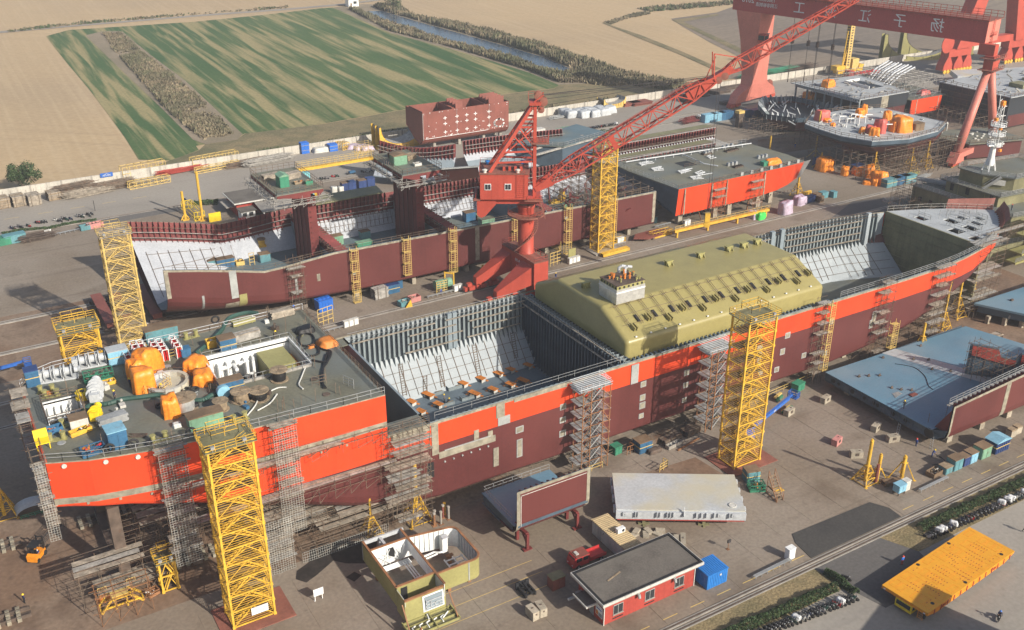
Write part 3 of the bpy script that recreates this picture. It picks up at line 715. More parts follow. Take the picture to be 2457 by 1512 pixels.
def person_proto(kind):
 b={'stand':dict(t=0,la=((-.24,.05,1.14),(-.22,-.10,.92),(-.22,-.14,.84)),ra=((.26,.02,1.14),(.28,-.06,.90),(.28,-.09,.82)),lk=(-.11,-.02,.50),lf=(-.12,.02,.07),rk=(.11,-.03,.50),rf=(.13,0,.07)),'walk':dict(t=.05,la=((-.26,.12,1.16),(-.26,.02,.95),(-.26,-.04,.88)),ra=((.26,-.12,1.16),(.26,-.24,.98),(.26,-.30,.92)),lk=(-.10,-.20,.52),lf=(-.10,-.26,.09),rk=(.10,.08,.50),rf=(.10,.30,.13)),'reach':dict(t=.22,la=((-.24,-.30,1.12),(-.16,-.50,1.08),(-.14,-.58,1.06)),ra=((.24,-.30,1.1),(.18,-.52,1.02),(.16,-.60,1.)),lk=(-.12,-.08,.50),lf=(-.13,.02,.07),rk=(.13,.02,.50),rf=(.15,.14,.07)),'crouch':dict(t=.40,la=((-.25,-.45,.62),(-.18,-.58,.42),(-.16,-.62,.35)),ra=((.25,-.42,.62),(.18,-.60,.45),(.16,-.64,.38)),lk=(-.16,-.38,.48),lf=(-.14,-.06,.07),rk=(.16,-.36,.46),rf=(.15,-.02,.07)),'sit':dict(t=.10,la=((-.26,-.18,.78),(-.20,-.42,.72),(-.18,-.50,.72)),ra=((.26,-.18,.78),(.20,-.42,.72),(.18,-.50,.72)),lk=(-.13,-.42,.48),lf=(-.13,-.40,.08),rk=(.13,-.44,.48),rf=(.13,-.42,.08))}[kind]
 hip=.96 if kind in('stand','walk','reach')else .48 if kind=='sit' else .42
 t=b['t'];J=[(0,0,hip),(0,-t*.35,hip+.20),(0,-t*.9,hip+.42),(0,-t*1.15,hip+.54),(0,-t*1.3-.01,hip+.64),(0,-t*1.4,hip+.76)]
 R=[(.17,.13),(.155,.115),(.19,.125),(.065,.065),(.098,.11),(.075,.085)];E=[(0,1),(1,2),(2,3),(3,4),(4,5)]
 for s,key in((-1,'la'),(1,'ra')):
  n=len(J);sh=(s*.20,-t*.95,hip+.44);e,w,p=b[key];J+=[sh,e,w,p];R+=[(.075,.075),(.055,.055),(.042,.042),(.045,.028)];E+=[(2,n),(n,n+1),(n+1,n+2),(n+2,n+3)]
 for s,k,f in((-1,'lk','lf'),(1,'rk','rf')):
  n=len(J);a=b[f];J+=[(s*.10,0,hip-.08),b[k],(a[0],a[1]+.03,a[2]+.02),(a[0],a[1]-.14,a[2]-.03)];R+=[(.105,.105),(.075,.075),(.055,.055),(.055,.045)];E+=[(0,n),(n,n+1),(n+1,n+2),(n+2,n+3)]
 me=skin_body('person',J,E,R)
 hands=[Vec(J[9]),Vec(J[13])];head=Vec(J[4]);neck=J[3][2]
 for mm in('navy','coal','skin','black'):me.materials.append(M[mm])
 for p in me.polygons:
  c=p.center
  if(c-head).length<.20 and c.z>neck-.02:k=2
  elif min((c-h).length for h in hands)<.085:k=2
  elif c.z<.12 and hip>.5 or c.z<.10:k=3
  elif c.z>hip+.03 or(abs(c.x)>.2 and c.z>hip-.12):k=0
  else:k=1
  p.material_index=k
 o=bpy.data.objects.new('person',me);COL.objects.link(o);OFF[o.name]=Vec()
 hh=J[5]
 hb=MB().lat((hh[0],hh[1],hh[2]-.10),[(.19,0),(.185,.02),(.135,.03),(.13,.09),(.09,.15),(.02,.175)],12);MB_h=hb.mk('hard_hat','hat_yellow',o,True)
 fb=MB();y=head.y-.105
 for s in(-1,1):fb.cb((s*.035,y,head.z+.0),.022,.02,.014)
 fb.m(1).prism([(-.014,y),(0,y-.03),(.014,y)],head.z-.045,head.z-.005);fb.m(2).cb((0,y+.005,head.z-.075),.05,.015,.012);fb.mk('face_features',['black','skin','crimson'],o)
 gb=MB()
 for i,h in enum(hands):
  d=(h-Vec(J[8+4*i])).normalized();sd_=d.cross(Vec((0,1,.2))).normalized()
  for k in range(4):
   a=h+sd_*(.022*(k-1.5));m_=a+d*(.045-.006*abs(k-1.2));gb.tube(a,m_,.0105,5);gb.tube(m_,m_+d*.035+Vec((0,-.018,-.005)),.009,5)
  th=h-d*.03+sd_*(-.04 if i else .04);gb.tube(th,th+d*.035+sd_*(-.02 if i else .02)+Vec((0,-.02,0)),.012,5)
 gb.mk('fingers','skin',o)
 return o
PEOPLE={}
def man(label,c,rz=0.,kind='stand',top='navy',legs='coal',hat='hat_yellow',group=None,z=None):
 if kind not in PEOPLE:o=person_proto(kind);PEOPLE[kind]=(o,{});first=True
 o,_=PEOPLE[kind]
 if 'label' not in o:t=o
 else:t=None
 if t is None:
  t=copy_tree(o,parent=None)
  if 'group' in t:del t['group']
 tag(t,label,'person',group);t.location=c;t.rotation_euler=(0,0,rz)
 for x in[t]+list(t.children):
  for i,sl_ in enum(x.material_slots):
   sw={'navy':top,'coal':legs,'hat_yellow':hat};orig=x.data.materials[i].name
   if orig in sw:sl_.link='OBJECT';sl_.material=M[sw[orig]]
 return t
def bike_proto(scooter=False):
 t=obj('motorbike','','motorbike')
 for y in(-.62,.62):
  w=tyre((0,y,.30),.30,'rubber',t,'wheel','x',.13);
  MB().lat((-.03,y,.30),[(.02,0),(.19,0),(.19,.06),(.02,.06)],10,'x').mk('rim','zinc',w)
 if scooter:
  MB().pvx([(-.55,.25),(.5,.22),(.72,.55),(.70,.72),(.20,.72),(.12,.36),(-.30,.34),(-.46,.80),(-.55,.80)],-.16,.16).mk('body','coal',t)
 else:
  MB().pvx([(-.30,.40),(.25,.35),(.35,.55),(.62,.68),(.60,.74),(.05,.70),(-.12,.84),(-.42,.82)],-.13,.13).box(-.15,-.2,.22,.15,.22,.5).mk('body','coal',t)
 MB().pvx([(-.02,.73),(.60,.76),(.66,.83),(.1,.80)],-.13,.13).mk('seat','black',t)
 MB().bar((-.05,-.62,.3),(-.04,-.42,.95),.06).bar((.05,-.62,.3),(.04,-.42,.95),.06).bar((-.34,-.36,1.),(.34,-.36,1.),.045).bar((-.3,-.36,1.),(-.36,-.3,1.15),.03).bar((.3,-.36,1.),(.36,-.3,1.15),.03).mk('handlebar','iron',t)
 MB().cb((-.38,-.3,1.15),.12,.03,.08).cb((.38,-.3,1.15),.12,.03,.08).mk('mirror','zinc',t)
 MB().lat((0,-.56,.86),[(.03,-.05),(.10,0),(.10,.10)],8,'y').mk('headlamp','zinc',t)
 return t
BIKES=[None,None]
bike_cols=['coal','black','navy','coal','hose_green','black','scarlet','smoke','dingy','coal']
def bike(label,c,rz,k,col,group):
 if BIKES[k]is None:BIKES[k]=t=bike_proto(bool(k));t['label']=label
 else:t=copy_tree(BIKES[k])
 t['label']=label;t['group']=group;t.location=c;t.rotation_euler=(0,0,rz);
 for ch in t.children:
  if ch.name.startswith('body'):ch.material_slots[0].link='OBJECT';ch.material_slots[0].material=M[col]
 return t
def bike_row(label,a,b,n,rz,group,seed,z=0.,loads=.12):
 rr=random.Random(seed);a=Vec(a);b=Vec(b)
 for i in range(n):
  p=a.lerp(b,(i+rr.uniform(-.2,.2))/max(1,n-1));bike(label,(p.x,p.y,z),rz+rr.uniform(-.18,.18),rr.randrange(2),rr.choice(bike_cols),group)
  if rr.random()<loads:tarp('white sheet thrown over a motorbike in the '+group.split(' in the ')[-1],(p.x,p.y+.1,z+.45),.7,1.2,.6,'linen',i,rz,.2,'sheets over '+group,'cover_sheet','cover sheet')
def hedge(name,label,pts,w,h,n,seed,cat='hedge',group=None,leaf=.32,z=.02):
 r=random.Random(seed);t=obj(name,label,cat,(*pts[0],z),group);b=MB();P=[Vec((*p,0))for p in pts];L=[(P[i+1]-P[i]).length for i in range(len(P)-1)];T=sum(L)
 for i in range(n):
  s_=r.uniform(0,T);k=0
  while k<len(L)-1 and s_>L[k]:s_-=L[k];k+=1
  d=(P[k+1]-P[k]).normalized();q=P[k]+d*s_;nn=Vec((-d.y,d.x,0))
  g_=noise.noise(Vec((q.x*.6,q.y*.6,seed)));hh=h*(.8+.45*g_)
  a=r.uniform(0,pi);rad=r.uniform(.75,1.08);q=q+nn*cos(a)*w/2*rad*(1+.3*g_)+Vec((0,0,z+max(.05,sin(a)*hh*rad)))
  u=Vec((r.gauss(0,1),r.gauss(0,1),r.gauss(0,1))).normalized();v=u.cross(Vec((r.gauss(0,1),r.gauss(0,1),r.gauss(0,1)))).normalized();l=leaf*r.uniform(.6,1.2)
  b.m(0 if r.random()<.55 else 1);b.poly([q-u*l*.5,q+v*l*.35,q+u*l*.5,q-v*l*.35])
 b.mk('foliage',['leaf_dark','leaf_mid'],t);return t
def stool(label,c,sx,sy,sz,m='stone',group='concrete keel blocks',rz=0.):
 t=obj('keel_block',label,'block',c,group);T=Vec(c)
 MB().cb(c,sx,sy,sz*.8).mk('block_body',m,t);MB().cb((T.x,T.y,T.z+sz*.8),sx*.9,sy*.9,sz*.2).mk('cap','timber',t);t.rotation_euler=(0,0,rz);return t
 #TANKER A (front hull)
YC=140.3
def lerp(x,tab):
 if x<=tab[0][0]:return tab[0][1]
 for(a,u),(b,v)in zip(tab[:-1],tab[1:]):
  if x<=b:return u+(v-u)*(x-a)/(b-a)
 return tab[-1][1]
def hN(x):return lerp(x,[(4.9,11.),(10,13.2),(17,15.),(30,16.6),(44,17.4),(56,17.8),(170,17.6),(182,17.2),(192,15.9),(200,14.1),(208,11.2),(214,7.8),(219,3.8),(222,.3)])
def hF(x):return lerp(x,[(4.9,13.),(8,16.8),(17,17.2),(56,17.6),(170,17.2),(182,16.4),(192,14.8),(200,12.6),(208,9.4),(214,6.2),(219,2.6),(222,.3)])
def A_zk(x):return lerp(x,[(4.9,16.3),(14,14.6),(22,12.),(30,8.6),(40,4.6),(50,2.3),(56,2.),(204,2.),(214,4.5),(222,9)])
def A_zc(x):return lerp(x,[(4.9,17.4),(14,16.6),(22,15.),(30,12.6),(40,9.6),(50,6.2),(60,4.6),(150,4.6),(170,7.),(185,10.5),(200,13.5),(222,16)])
def A_n(x):return lerp(x,[(4.9,2.2),(40,2.3),(52,3.4),(60,7),(150,7),(165,4),(185,2.),(205,1.35),(222,1.1)])
def A_side(x,far=False,ztop=17.,rows=None):
 hb=(hF if far else hN)(x);s=1 if far else-1;zc,zk,n=A_zc(x),A_zk(x),A_n(x);P=[]
 for z in rows:P.append((x,YC+s*hb,max(z,zc)))
 for k in range(1,11):
  a=(pi/2)*k/10;P.append((x,YC+s*hb*max(0,cos(a))**(2/n),zc-(zc-zk)*sin(a)**(2/n)))
 return P
shipA=obj('tanker_hull','front tanker hull, dark red with an orange upper band and orange stern block','ship',(5,YC,2))
xs_m=[51.5,56,60,64,70,78,84.6];
def strip_hull(xs,ztop,rows_mats,far,name):
 rows=[r for r,_ in rows_mats];b=MB();cols=[A_side(x,far,ztop,rows)for x in xs]
 for i in range(len(xs)-1):
  for j in range(len(cols[0])-1):
   b.k=rows_mats[min(j,len(rows)-1)][1];q=[cols[i][j],cols[i+1][j],cols[i+1][j+1],cols[i][j+1]]
   if(Vec(q[0])-Vec(q[3])).length+(Vec(q[1])-Vec(q[2])).length<1e-4:continue
   b._a(q,[(0,1,2,3)if not far else(3,2,1,0)])
 o=b.mk(name,['flame','wine','primer','ash'],shipA);return o
HM=[(17.,2),(16.55,0),(12.6,1)]
strip_hull([51.5,54,57,60,63,67,72,78,85,92,100,110,120,130,140,150,157,163,169,175,180,185,190,195,200,204,208,211,214,217,219,221,222],17,HM,False,'side_shell')
strip_hull([51.5,54,57,60,63,67,72,78,85,92,100,110,120,130,140,150,157,163,169,175,180,185,190,195,200,204,208,211,214,217,219,221,222],17,HM,True,'side_shell')
SX=[4.9,7,10,14,18,22,26,30,35,40,45,51.5]
SM=[(24.3,2),(24.15,0),(18.6,2),(17.6,0),(13.2,1)]
def stern_side(far):
 b=MB()
 for i in range(len(SX)-1):
  cs=[]
  for x in(SX[i],SX[i+1]):
   kn=lerp(x,[(4.9,18.4),(51.5,19.6)]);ob=lerp(x,[(4.9,12.),(20,12.4),(51.5,13.2)])
   hb=(hF if far else hN)(x);s=1 if far else-1;zc,zk,n=A_zc(x),A_zk(x),A_n(x)
   zs=[24.3,24.1,kn,kn-1.];P=[(x,YC+s*hb,z)for z in zs]
   zc2=min(zc,kn-1.2)
   P.append((x,YC+s*hb,max(ob,zc2)))
   for k in range(0,11):
    a=(pi/2)*k/10;P.append((x,YC+s*hb*max(0,cos(a))**(2/n),zc2-(zc2-zk)*sin(a)**(2/n)))
   cs.append(P)
  for j in range(len(cs[0])-1):
   zm=cs[0][j][2]
   zb=lerp(SX[i],[(4.9,12.),(20,12.4),(51.5,13.2)])
   b.k=2 if j==0 else 0 if j==1 else 2 if j==2 else 0 if zm>zb+.05 else 1
   q=[cs[0][j],cs[1][j],cs[1][j+1],cs[0][j+1]];b._a(q,[(0,1,2,3)if not far else(3,2,1,0)])
 b.mk('stern_shell',['flame','wine','primer'],shipA)
stern_side(False);stern_side(True)
x=4.9;P=[(x,YC-hN(x),24.3),(x,YC-hN(x),17.4),(x,YC-8,16.4),(x,YC+8,16.4),(x,YC+hF(x),17.4),(x,YC+hF(x),24.3)]
MB().ext(P,(.25,0,0)).mk('transom','flame',shipA)
def deck_strips(xs,zz,holes,m,name,th=.25,fN=hN,fF=hF,inset=.05,parent=None,yc=YC):
 b=MB();X=sorted(set(xs+[h[0]for h in holes]+[h[1]for h in holes]))
 for a,c in zip(X[:-1],X[1:]):
  hs=sorted([(h[2],h[3])for h in holes if h[0]<=a+1e-6 and h[1]>=c-1e-6]);ya0,yc0=yc-fN(a)+inset,yc-fN(c)+inset;lo_a,lo_c=ya0,yc0
  for(h0,h1)in hs+[(None,None)]:
   ha,hc=(h0,h0)if h0 is not None else(yc+fF(a)-inset,yc+fF(c)-inset)
   b._a([(a,lo_a,zz),(c,lo_c,zz),(c,hc,zz),(a,ha,zz),(a,lo_a,zz-th),(c,lo_c,zz-th),(c,hc,zz-th),(a,ha,zz-th)],[(0,1,2,3),(7,6,5,4),(0,4,5,1),(3,2,6,7),(0,3,7,4),(1,5,6,2)])
   lo_a=lo_c=h1
 return b.mk(name,m,parent or shipA)
deck_strips(SX,24.28,[(31.2,45.2,137.,147.4),(7.,11.8,139.2,146.)],'khaki','stern_deck')
MB().box(50.4,YC-17.2,17.,50.6,YC+17.3,24.).mk('stern_bulkhead','khaki',shipA)
b=MB()
b.box(31.2,137.,19.8,45.2,147.4,19.9).m(1).box(31.,147.4,19.9,45.2,147.6,24.9).box(30.95,137.,19.9,31.15,147.4,24.9).box(45.2,137,19.9,45.4,147.6,24.9).m(2).box(31,136.8,23.5,45.4,137.,24.7)
b.mk('engine_casing_well',['black','white','driftwood'],shipA)
b=MB().box(7.,139.2,21.,11.8,146.,21.1).m(1).box(7,146,21.1,11.8,146.15,24.5).box(11.8,139.2,21.1,11.95,146.1,24.5).box(6.85,139.2,21.1,7.,146.1,24.5)
for i in range(5):b.box(7.4+i,145.3,21.1,7.6+i,145.9,23.6)
for i in range(4):b.box(7,140.2+1.4*i,22.6,11.8,140.5+1.4*i,22.8)
b.m(2).rail([(6.8,139.,24.3),(11.9,139.,24.3),(11.9,146.2,24.3),(6.8,146.2,24.3),(6.8,139,24.3)],1.5,1.2,.08,3);b.mk('steering_gear_well',['black','white','scaffold'],shipA)
b=MB().box(39.5,140.5,19.9,44,146.8,23.8).m(1)
for i in range(6):b.box(31.6+1.4*i,146.2,19.9,31.9+1.4*i,147.2,23.4)
b.tube((33,146.6,22.5),(38,146.6,22.8),.35,8).tube((35.5,146.6,22.8),(35.5,144.5,22.8),.3,8).box(36.8,143.5,19.9,37.2,143.9,24.2).box(37.8,143.5,19.9,38.2,143.9,24.2).box(36.8,143.5,21.8,38.2,143.9,22.1).m(2).box(44.2,138,20,45,146,22.5).box(32,138,20,38,141.5,20.6).m(3)
for i in range(14):b.bar((31.3+i,137.4,19.9),(31.3+i,137.4,24.9),.08)
for k in range(4):b.bar((31.2,137.4,20.8+k),(45.2,137.4,20.8+k),.08);b.bar((31.2,138.6,20.8+k),(40,138.6,20.8+k),.07)
b.mk('machinery',['olive','white','copper','scaffold'],shipA)
MB().rail([(31,136.7,24.3),(45.4,136.7,24.3),(45.5,147.7,24.3),(31,147.7,24.3)],1.3,1.6,.06,2).mk('well_railing','zinc',shipA)
P=[(x,YC-hN(x)+.25,24.3)for x in SX];MB().rail(P,1.2,1.7,.07,2).mk('railing','zinc',shipA)
P=[(x,YC+hF(x)-.3,24.3)for x in SX];MB().rail(P,1.2,2.2,.07,2).mk('railing','ivory',shipA)
MB().rail([(5.,YC-11,24.3),(5.,YC+13,24.3)],1.2,2,.07,2).mk('railing','scaffold',shipA)
MB().rail([(51.2,YC-17,24.3),(51.2,YC+17.2,24.3)],1.2,1.4,.06,3).mk('railing','scaffold',shipA)
MB().box(51.5,YC-17.3,16.6,58.8,YC-14.,16.8).box(51.5,YC+14.5,16.6,58.8,YC+17.3,16.8).box(51.5,YC-14,12,52.,YC+14.5,16.8).mk('side_deck','khaki',shipA)
b=MB();b.box(58.4,YC-17.4,3.4,58.8,YC+17.2,16.8);b.mk('hold_bulkhead','steel',shipA)
MB().rail([(58.9,YC-17,16.8),(52,YC-17,16.8),(52,YC-8,16.8)],1.2,1.5,.06,3).mk('railing','scaffold',shipA)
TT=3.5
MB().box(58.8,YC-17.2,TT-.3,97.3,YC+17,TT).mk('tank_top','hold_floor',shipA)
def A_hw(x,z,far=False):
 hb=(hF if far else hN)(x);zc,zk,n=A_zc(x),A_zk(x),A_n(x)
 return hb if z>=zc else hb*max(0.,1-((zc-z)/(zc-zk))**n)**(1/n)
xs=[147.6,155,160,165,170,175,180,185,190,194,198.5]
MB().grid([[(x,YC+s*A_hw(x,z,s>0)-s*.3,z)for x in xs]for s,z in((-1,5.2),(-1,TT),(1,TT))]).mk('tank_top','khaki',shipA)
def hopper(x0,x1,name='hopper_plating'):
 xs=np.linspace(x0,x1,max(2,int((x1-x0)/4)))
 b=MB();b.grid([[(x,YC+min(hF(x)-6.2,A_hw(x,TT,True)-.4),TT+.01)for x in xs],[(x,YC+min(hF(x)-1.,A_hw(x,9.3,True)-.3),9.3)for x in xs],[(x,YC+hF(x)-.45,10.2)for x in xs],[(x,YC+hF(x)-.30,16.9)for x in xs]]);b.mk(name,'frost',shipA)
hopper(58.8,97.3);hopper(147.6,198)
b=MB();xs=np.linspace(58.8,198,40);b.grid([[(x,YC-A_hw(x,z)+.35,z)for x in xs]for z in(17,12,9,7,5,TT)]);b.mk('inner_side','bluish',shipA)
fr_pts=[(0,9.),(.35,9.9),(.55,10.8),(.62,16.3),(.30,17.),(-.25,17.),(-.25,10.2),(-.9,9.)]
def frames_far(x0,x1,step,wide=(),m='bluish',hmax=17.):
 n=int((x1-x0)/step);proto=None
 for i in range(n+1):
  x=x0+i*step;y=YC+hF(x)-1.15
  if proto is None:
   bb=MB().pvx([(y+.75,9.),(y-.35,8.5),(y-.15,10.),(y+0,11.),(y+0,16.3),(y+.35,17.15),(y+.85,17.15)],x-.03,x+.03)
   bb.box(x-.20,y-.06,10.6,x+.20,y+.0,16.2);proto=bb.mk('side_frame',m,shipA);px,py=x,y
  else:again(proto,x-px,y-py)
frames_far(60.2,96.8,1.);frames_far(149.5,196.5,1.05)
for x in(79.5,80.6):MB().box(x,YC+16.,9.5,x+.9,YC+16.6,17.1).mk('web_frame','steel',shipA)
for x in(163.5,166.5,192.6):y=YC+hF(x)-1.4;MB().box(x,y-.3,9.5,x+1.1,y+.6,17.6).mk('web_frame','frost' if x>190 else 'steel',shipA)
bb=None
for i in range(46):
 x=60+i*.98 if i<38 else None
 if x is None:break
 o=MB().pvx([(YC-hN(x)+.4,16.2),(YC-hN(x)+1.25,15.2),(YC-hN(x)+1.25,16.6),(YC-hN(x)+.4,17.1)],x-.25,x+.25).mk('frame_head','slate',shipA)
for i in range(62):
 x=148.5+i*1.
 if x>206:break
 MB().pvx([(YC-hN(x)+.4,16.2),(YC-hN(x)+1.25,15.2),(YC-hN(x)+1.25,16.6),(YC-hN(x)+.4,17.1)],x-.25,x+.25).mk('frame_head','slate',shipA)
for i in range(50):
 x=99+i*.98;MB().box(x-.2,YC-hN(x)+.4,16.5,x+.2,YC-hN(x)+1.1,17.15).mk('frame_head','slate',shipA)
P=[(x,YC-hN(x)+1.,17.)for x in(60,70,80,90,97)];MB().rail(P,1.1,3,.05,2).mk('edge_railing','zinc',shipA)
P=[(x,YC-hN(x)+.3,17.2)for x in(150,160,170,178,186,194,200,206)];MB().rail(P,1.2,1.8,.06,3).mk('edge_railing','zinc',shipA)
for k,z in enum((11.2,12.9,14.6,16.)):
 for(x0,x1)in((70,83),(83.5,96.8))if k<3 else((59,78),(78.5,97)):
  MB().box(x0+ru(0,2),YC+15.55,z,x1-ru(0,2),YC+15.95,z+.09).mk('stage_board','plank',shipA)
 MB().box(150+k,YC+hF(160)-1.9,z,163,YC+hF(160)-1.5,z+.09).mk('stage_board','plank',shipA)
 y=YC+hF(182)-1.9;MB().ext([(168,YC+hF(168)-2.,z),(191,YC+hF(191)-2.,z),(191,YC+hF(191)-1.55,z),(168,YC+hF(168)-1.55,z)],(0,0,.09)).mk('stage_board','plank',shipA)
for z in(16.6,17.3,18.):MB().bar((59,YC+16.3,z),(97,YC+16.2,z),.06).mk('hand_line','zinc',shipA);MB().bar((150,YC+hF(150)-1.1,z),(172,YC+hF(172)-1.1,z),.06).bar((172,YC+hF(172)-1.1,z),(196,YC+hF(196)-1.1,z),.06).mk('hand_line','scaffold',shipA)
b=MB()
def slope(x,t):yb,ya=YC+min(hF(x)-6.2,A_hw(x,TT,True)-.4),YC+min(hF(x)-1.,A_hw(x,9.3,True)-.3);return(x,yb+(ya-yb)*t-.06,TT+5.8*t+.08)
for i in range(20):x=61.5+i*1.85;b.bar(slope(x,.08),slope(x+.1,.97),.07 if i%2 else .09)
for t_ in(.25,.5,.75):b.bar(slope(60,t_),slope(97,t_),.06)
for i in range(23):x=150+i*1.95;b.bar(slope(x,.08),slope(x+.1,.97),.08)
for t_ in(.25,.5,.75):[b.bar(slope(149+12*q,t_),slope(161+12*q,t_),.06)for q in range(4)]
b.mk('staging_rods','scaffold',shipA)
def ladder(b,p,q,w=.45,n=None,up=(1,0,0),r=.06):
 p,q,u=Vec(p),Vec(q),Vec(up)*w/2;b.bar(p-u,q-u,r);b.bar(p+u,q+u,r);n=n or int((q-p).length/.45)
 for i in range(n):m_=p.lerp(q,(i+.5)/n);b.bar(m_-u,m_+u,r*.8)
 return b
for i,(x,t0,t1)in enum(((68,.15,.95),(72,.05,.5),(76,.1,.9),(84,.1,.95),(93,.3,1))):
 lt=obj('ladder',('steel ladder on the hold slope, nearest the stern','short ladder low on the hold slope','steel ladder in the middle of the hold slope','steel ladder on the hold slope, right of the middle','steel ladder on the hold slope near the bulkhead')[i],'ladder',slope(x,t0),'ladders on the hold slope')
 ladder(MB(),slope(x,t0),slope(x+1.2,t1),.8,r=.09).mk('rungs','scaffold',lt)
bk=shipA
MB().box(97.3,YC-17.2,TT,97.6,YC+16.9,16.7).box(98.6,YC-17.2,16.2,98.9,YC+16.9,16.7).mk('bulkhead_plating','slate',bk)
st=None
for i in range(34):
 y=YC-16.6+i*1.
 if st is None:st=MB().box(96.7,y-.04,TT,97.3,y+.04,16.4).box(96.62,y-.14,TT,96.7,y+.14,16.4).pvy([(96.7,TT),(95.9,TT),(96.7,TT+1.4)],y-.03,y+.03).mk('stiffener','slate',bk);y0=y
 else:again(st,0,y-y0)
tp=None
for i in range(34):
 y=YC-16.6+i*1.
 if tp is None:tp=MB().box(97.,y-.05,16.2,98.7,y+.05,16.75).pvx([(y-.3,16.75),(y+.3,16.75),(y+.3,17.1)],97.2,97.3).mk('bracket','bluish',bk);y0=y
 else:again(tp,0,y-y0)
MB().box(96.2,YC-17,15.3,96.6,YC+17,15.42).box(96.,YC-17,17.3,96.2,YC+17,17.42).mk('walkway','plank',bk)
MB().rail([(96.1,YC-17,16.7),(96.1,YC+16.8,16.7)],1.,2.5,.05,2).mk('railing','zinc',bk)
def patch(x0,z0,x1,z1,m='primer',m2='ash',win=None):
 y=YC-hN((x0+x1)/2);b=MB().box(x0,y-.05,z0,x1,y+.05,z1);b.m(1);e=min(.18,(x1-x0)*.2)
 b.box(x0-e,y-.04,z0-e,x1+e,y+.04,z0-.001).box(x0-e,y-.04,z1+.001,x1+e,y+.04,z1+e).box(x0-e,y-.04,z0,x0-.001,y+.04,z1).box(x1+.001,y-.04,z0,x1+e,y+.04,z1)
 o=b.mk('hull_patch',[m,m2],shipA);return o
for(x,z,w,h)in[(83.3,12,.9,.8),(83.3,9.4,.9,.8),(83.3,6.6,1.,.9),(100.5,11.4,.9,.8),(100.5,8.6,.9,.9),(100.5,6.9,1.,1.),(100.5,4.9,.8,.7),(110.5,10.9,.9,.8),(110.5,8.3,.9,.8),(110.5,5.2,.8,.7),(128.5,11.2,.9,.8),(129.5,5.6,.8,.7),(135.6,12.,1.,.9),(134.8,8.6,.9,1.),(133.8,5.,.9,.8),(141,6.2,.9,.8),(74.5,10.2,1.2,.9),(147.5,12,.9,.9),(147,5,.9,.8),(160,8,.8,1.6)]:
 patch(x,z,x+w,z+h)
patch(74.7,5.4,75.5,8.6);patch(128.8,8.,129.5,10.6);patch(160.5,9.,161.4,11.4)
y=YC-17.85
def band(x0,x1,z0,z1,m,dy=.03):MB().box(x0,y-dy,z0,x1,y+.1,z1).mk('seam_band',m,shipA)
band(98.,99.6,12.6,16.4,'ash');band(70.9,73.2,12.65,14.2,'ash',.04);band(70.6,72.2,14.2,16.9,'primer',.04);band(58.8,60.,11.,16.6,'primer',.05)
band(60,70.4,10.,11.2,'primer',.05);band(61,69.5,11.2,11.35,'ash',.07);band(66.4,67.3,11.4,13.2,'primer');band(69.,69.9,11.2,12.2,'primer');band(70.,71.,5.,8.6,'primer')
band(52,58.6,15.8,16.9,'primer',.06);band(74,84.4,16.2,16.95,'primer');band(85.6,88,14.5,16.9,'primer')
MB().box(57.9,YC-17.9,7.,59.,YC-17.6,9.8).mk('hull_recess','black',shipA)
for i in range(6):MB().lat((61+1.6*i,YC-17.85,9.2+.05*i),[(.16,-.12),(.16,.1)],8,'y').mk('lug','ash',shipA)
for x in[4.9+4*i for i in range(1,11)]:MB().cb((x,YC-hN(x)-.02,17.2),.35,.1,.35).mk('lug','primer',shipA)
for x in(7,12,16):MB().lat((x,YC-hN(x)-.05,23.6),[(.28,-.1),(.34,-.1),(.34,.1),(.28,.1)],10,'y').mk('mooring_ring','dingy',shipA)
BW=[199,202,205,208,211,214,217,219,221,222]
b=MB();b.box(198.4,YC-14.3,TT,198.8,YC+12.8,17.2);
for k in range(6):b.box(198.1,YC-14.2,5.2+2*k,198.4,YC+12.7,5.4+2*k)
b.mk('collision_bulkhead','moss',shipA)
holes=[(200.2,203.,128.5,131.4),(200.4,203.4,134.,137.2),(205.2,207.6,133.4,136.8),(205.4,207.8,138.8,142.2),(209.6,211.2,135,138),(209.8,211.4,139.5,142),(201,203,144,147),(213.2,214.6,137,139.4)]
deck_strips([198.6]+BW,17.1,holes,'pale','foredeck',.3)
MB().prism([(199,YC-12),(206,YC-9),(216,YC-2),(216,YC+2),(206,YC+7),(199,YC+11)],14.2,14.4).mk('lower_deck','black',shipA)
b=MB()
for i in range(40):
 x=ru(200,216);q=(1-(x-199)/24);yy=YC+ru(-12,11)*q;b.bar((x,yy,17.1),(x,yy,17.1+ru(.5,1.3)),.09)
for h in holes:b.rail([(h[0]-.2,h[2]-.2,17.1),(h[1]+.2,h[2]-.2,17.1),(h[1]+.2,h[3]+.2,17.1)],1.,1.3,.06,2)
b.mk('stanchions','zinc',shipA)
P=[(x,YC+hF(x)-.1,17.1)for x in[199]+BW[1:]];MB().rail(P,1.3,1.5,.07,2).mk('bow_railing','driftwood',shipA)
b=MB();xs=[213,215,217,219,220.5,221.5,222.2]
b.grid([[(x,YC-hN(x)-.02,16.6)for x in xs],[(x+.8,YC-hN(x)-.6,18.2)for x in xs],[(x+1.5,YC-hN(x)-1.,19.6-.06*(222-x))for x in xs]]);b.grid([[(x,YC+hF(x)+.02,16.6)for x in xs],[(x+.8,YC+hF(x)+.5,18.2)for x in xs],[(x+1.5,YC+hF(x)+.8,19.6-.06*(222-x))for x in xs]])
b.mk('bulwark','russet',shipA)
for i in range(8):x=213+i*1.1;MB().pvx([(YC-hN(x)+.6,17.1),(YC-hN(x)-.5,17.1),(YC-hN(x)-.8,18.8)],x-.05,x+.05).mk('bulwark_stay','russet',shipA)
tank=obj('cargo_tank','olive gold cargo tank with sloped shoulders in the middle hold','tank',(123,YC,16.7))
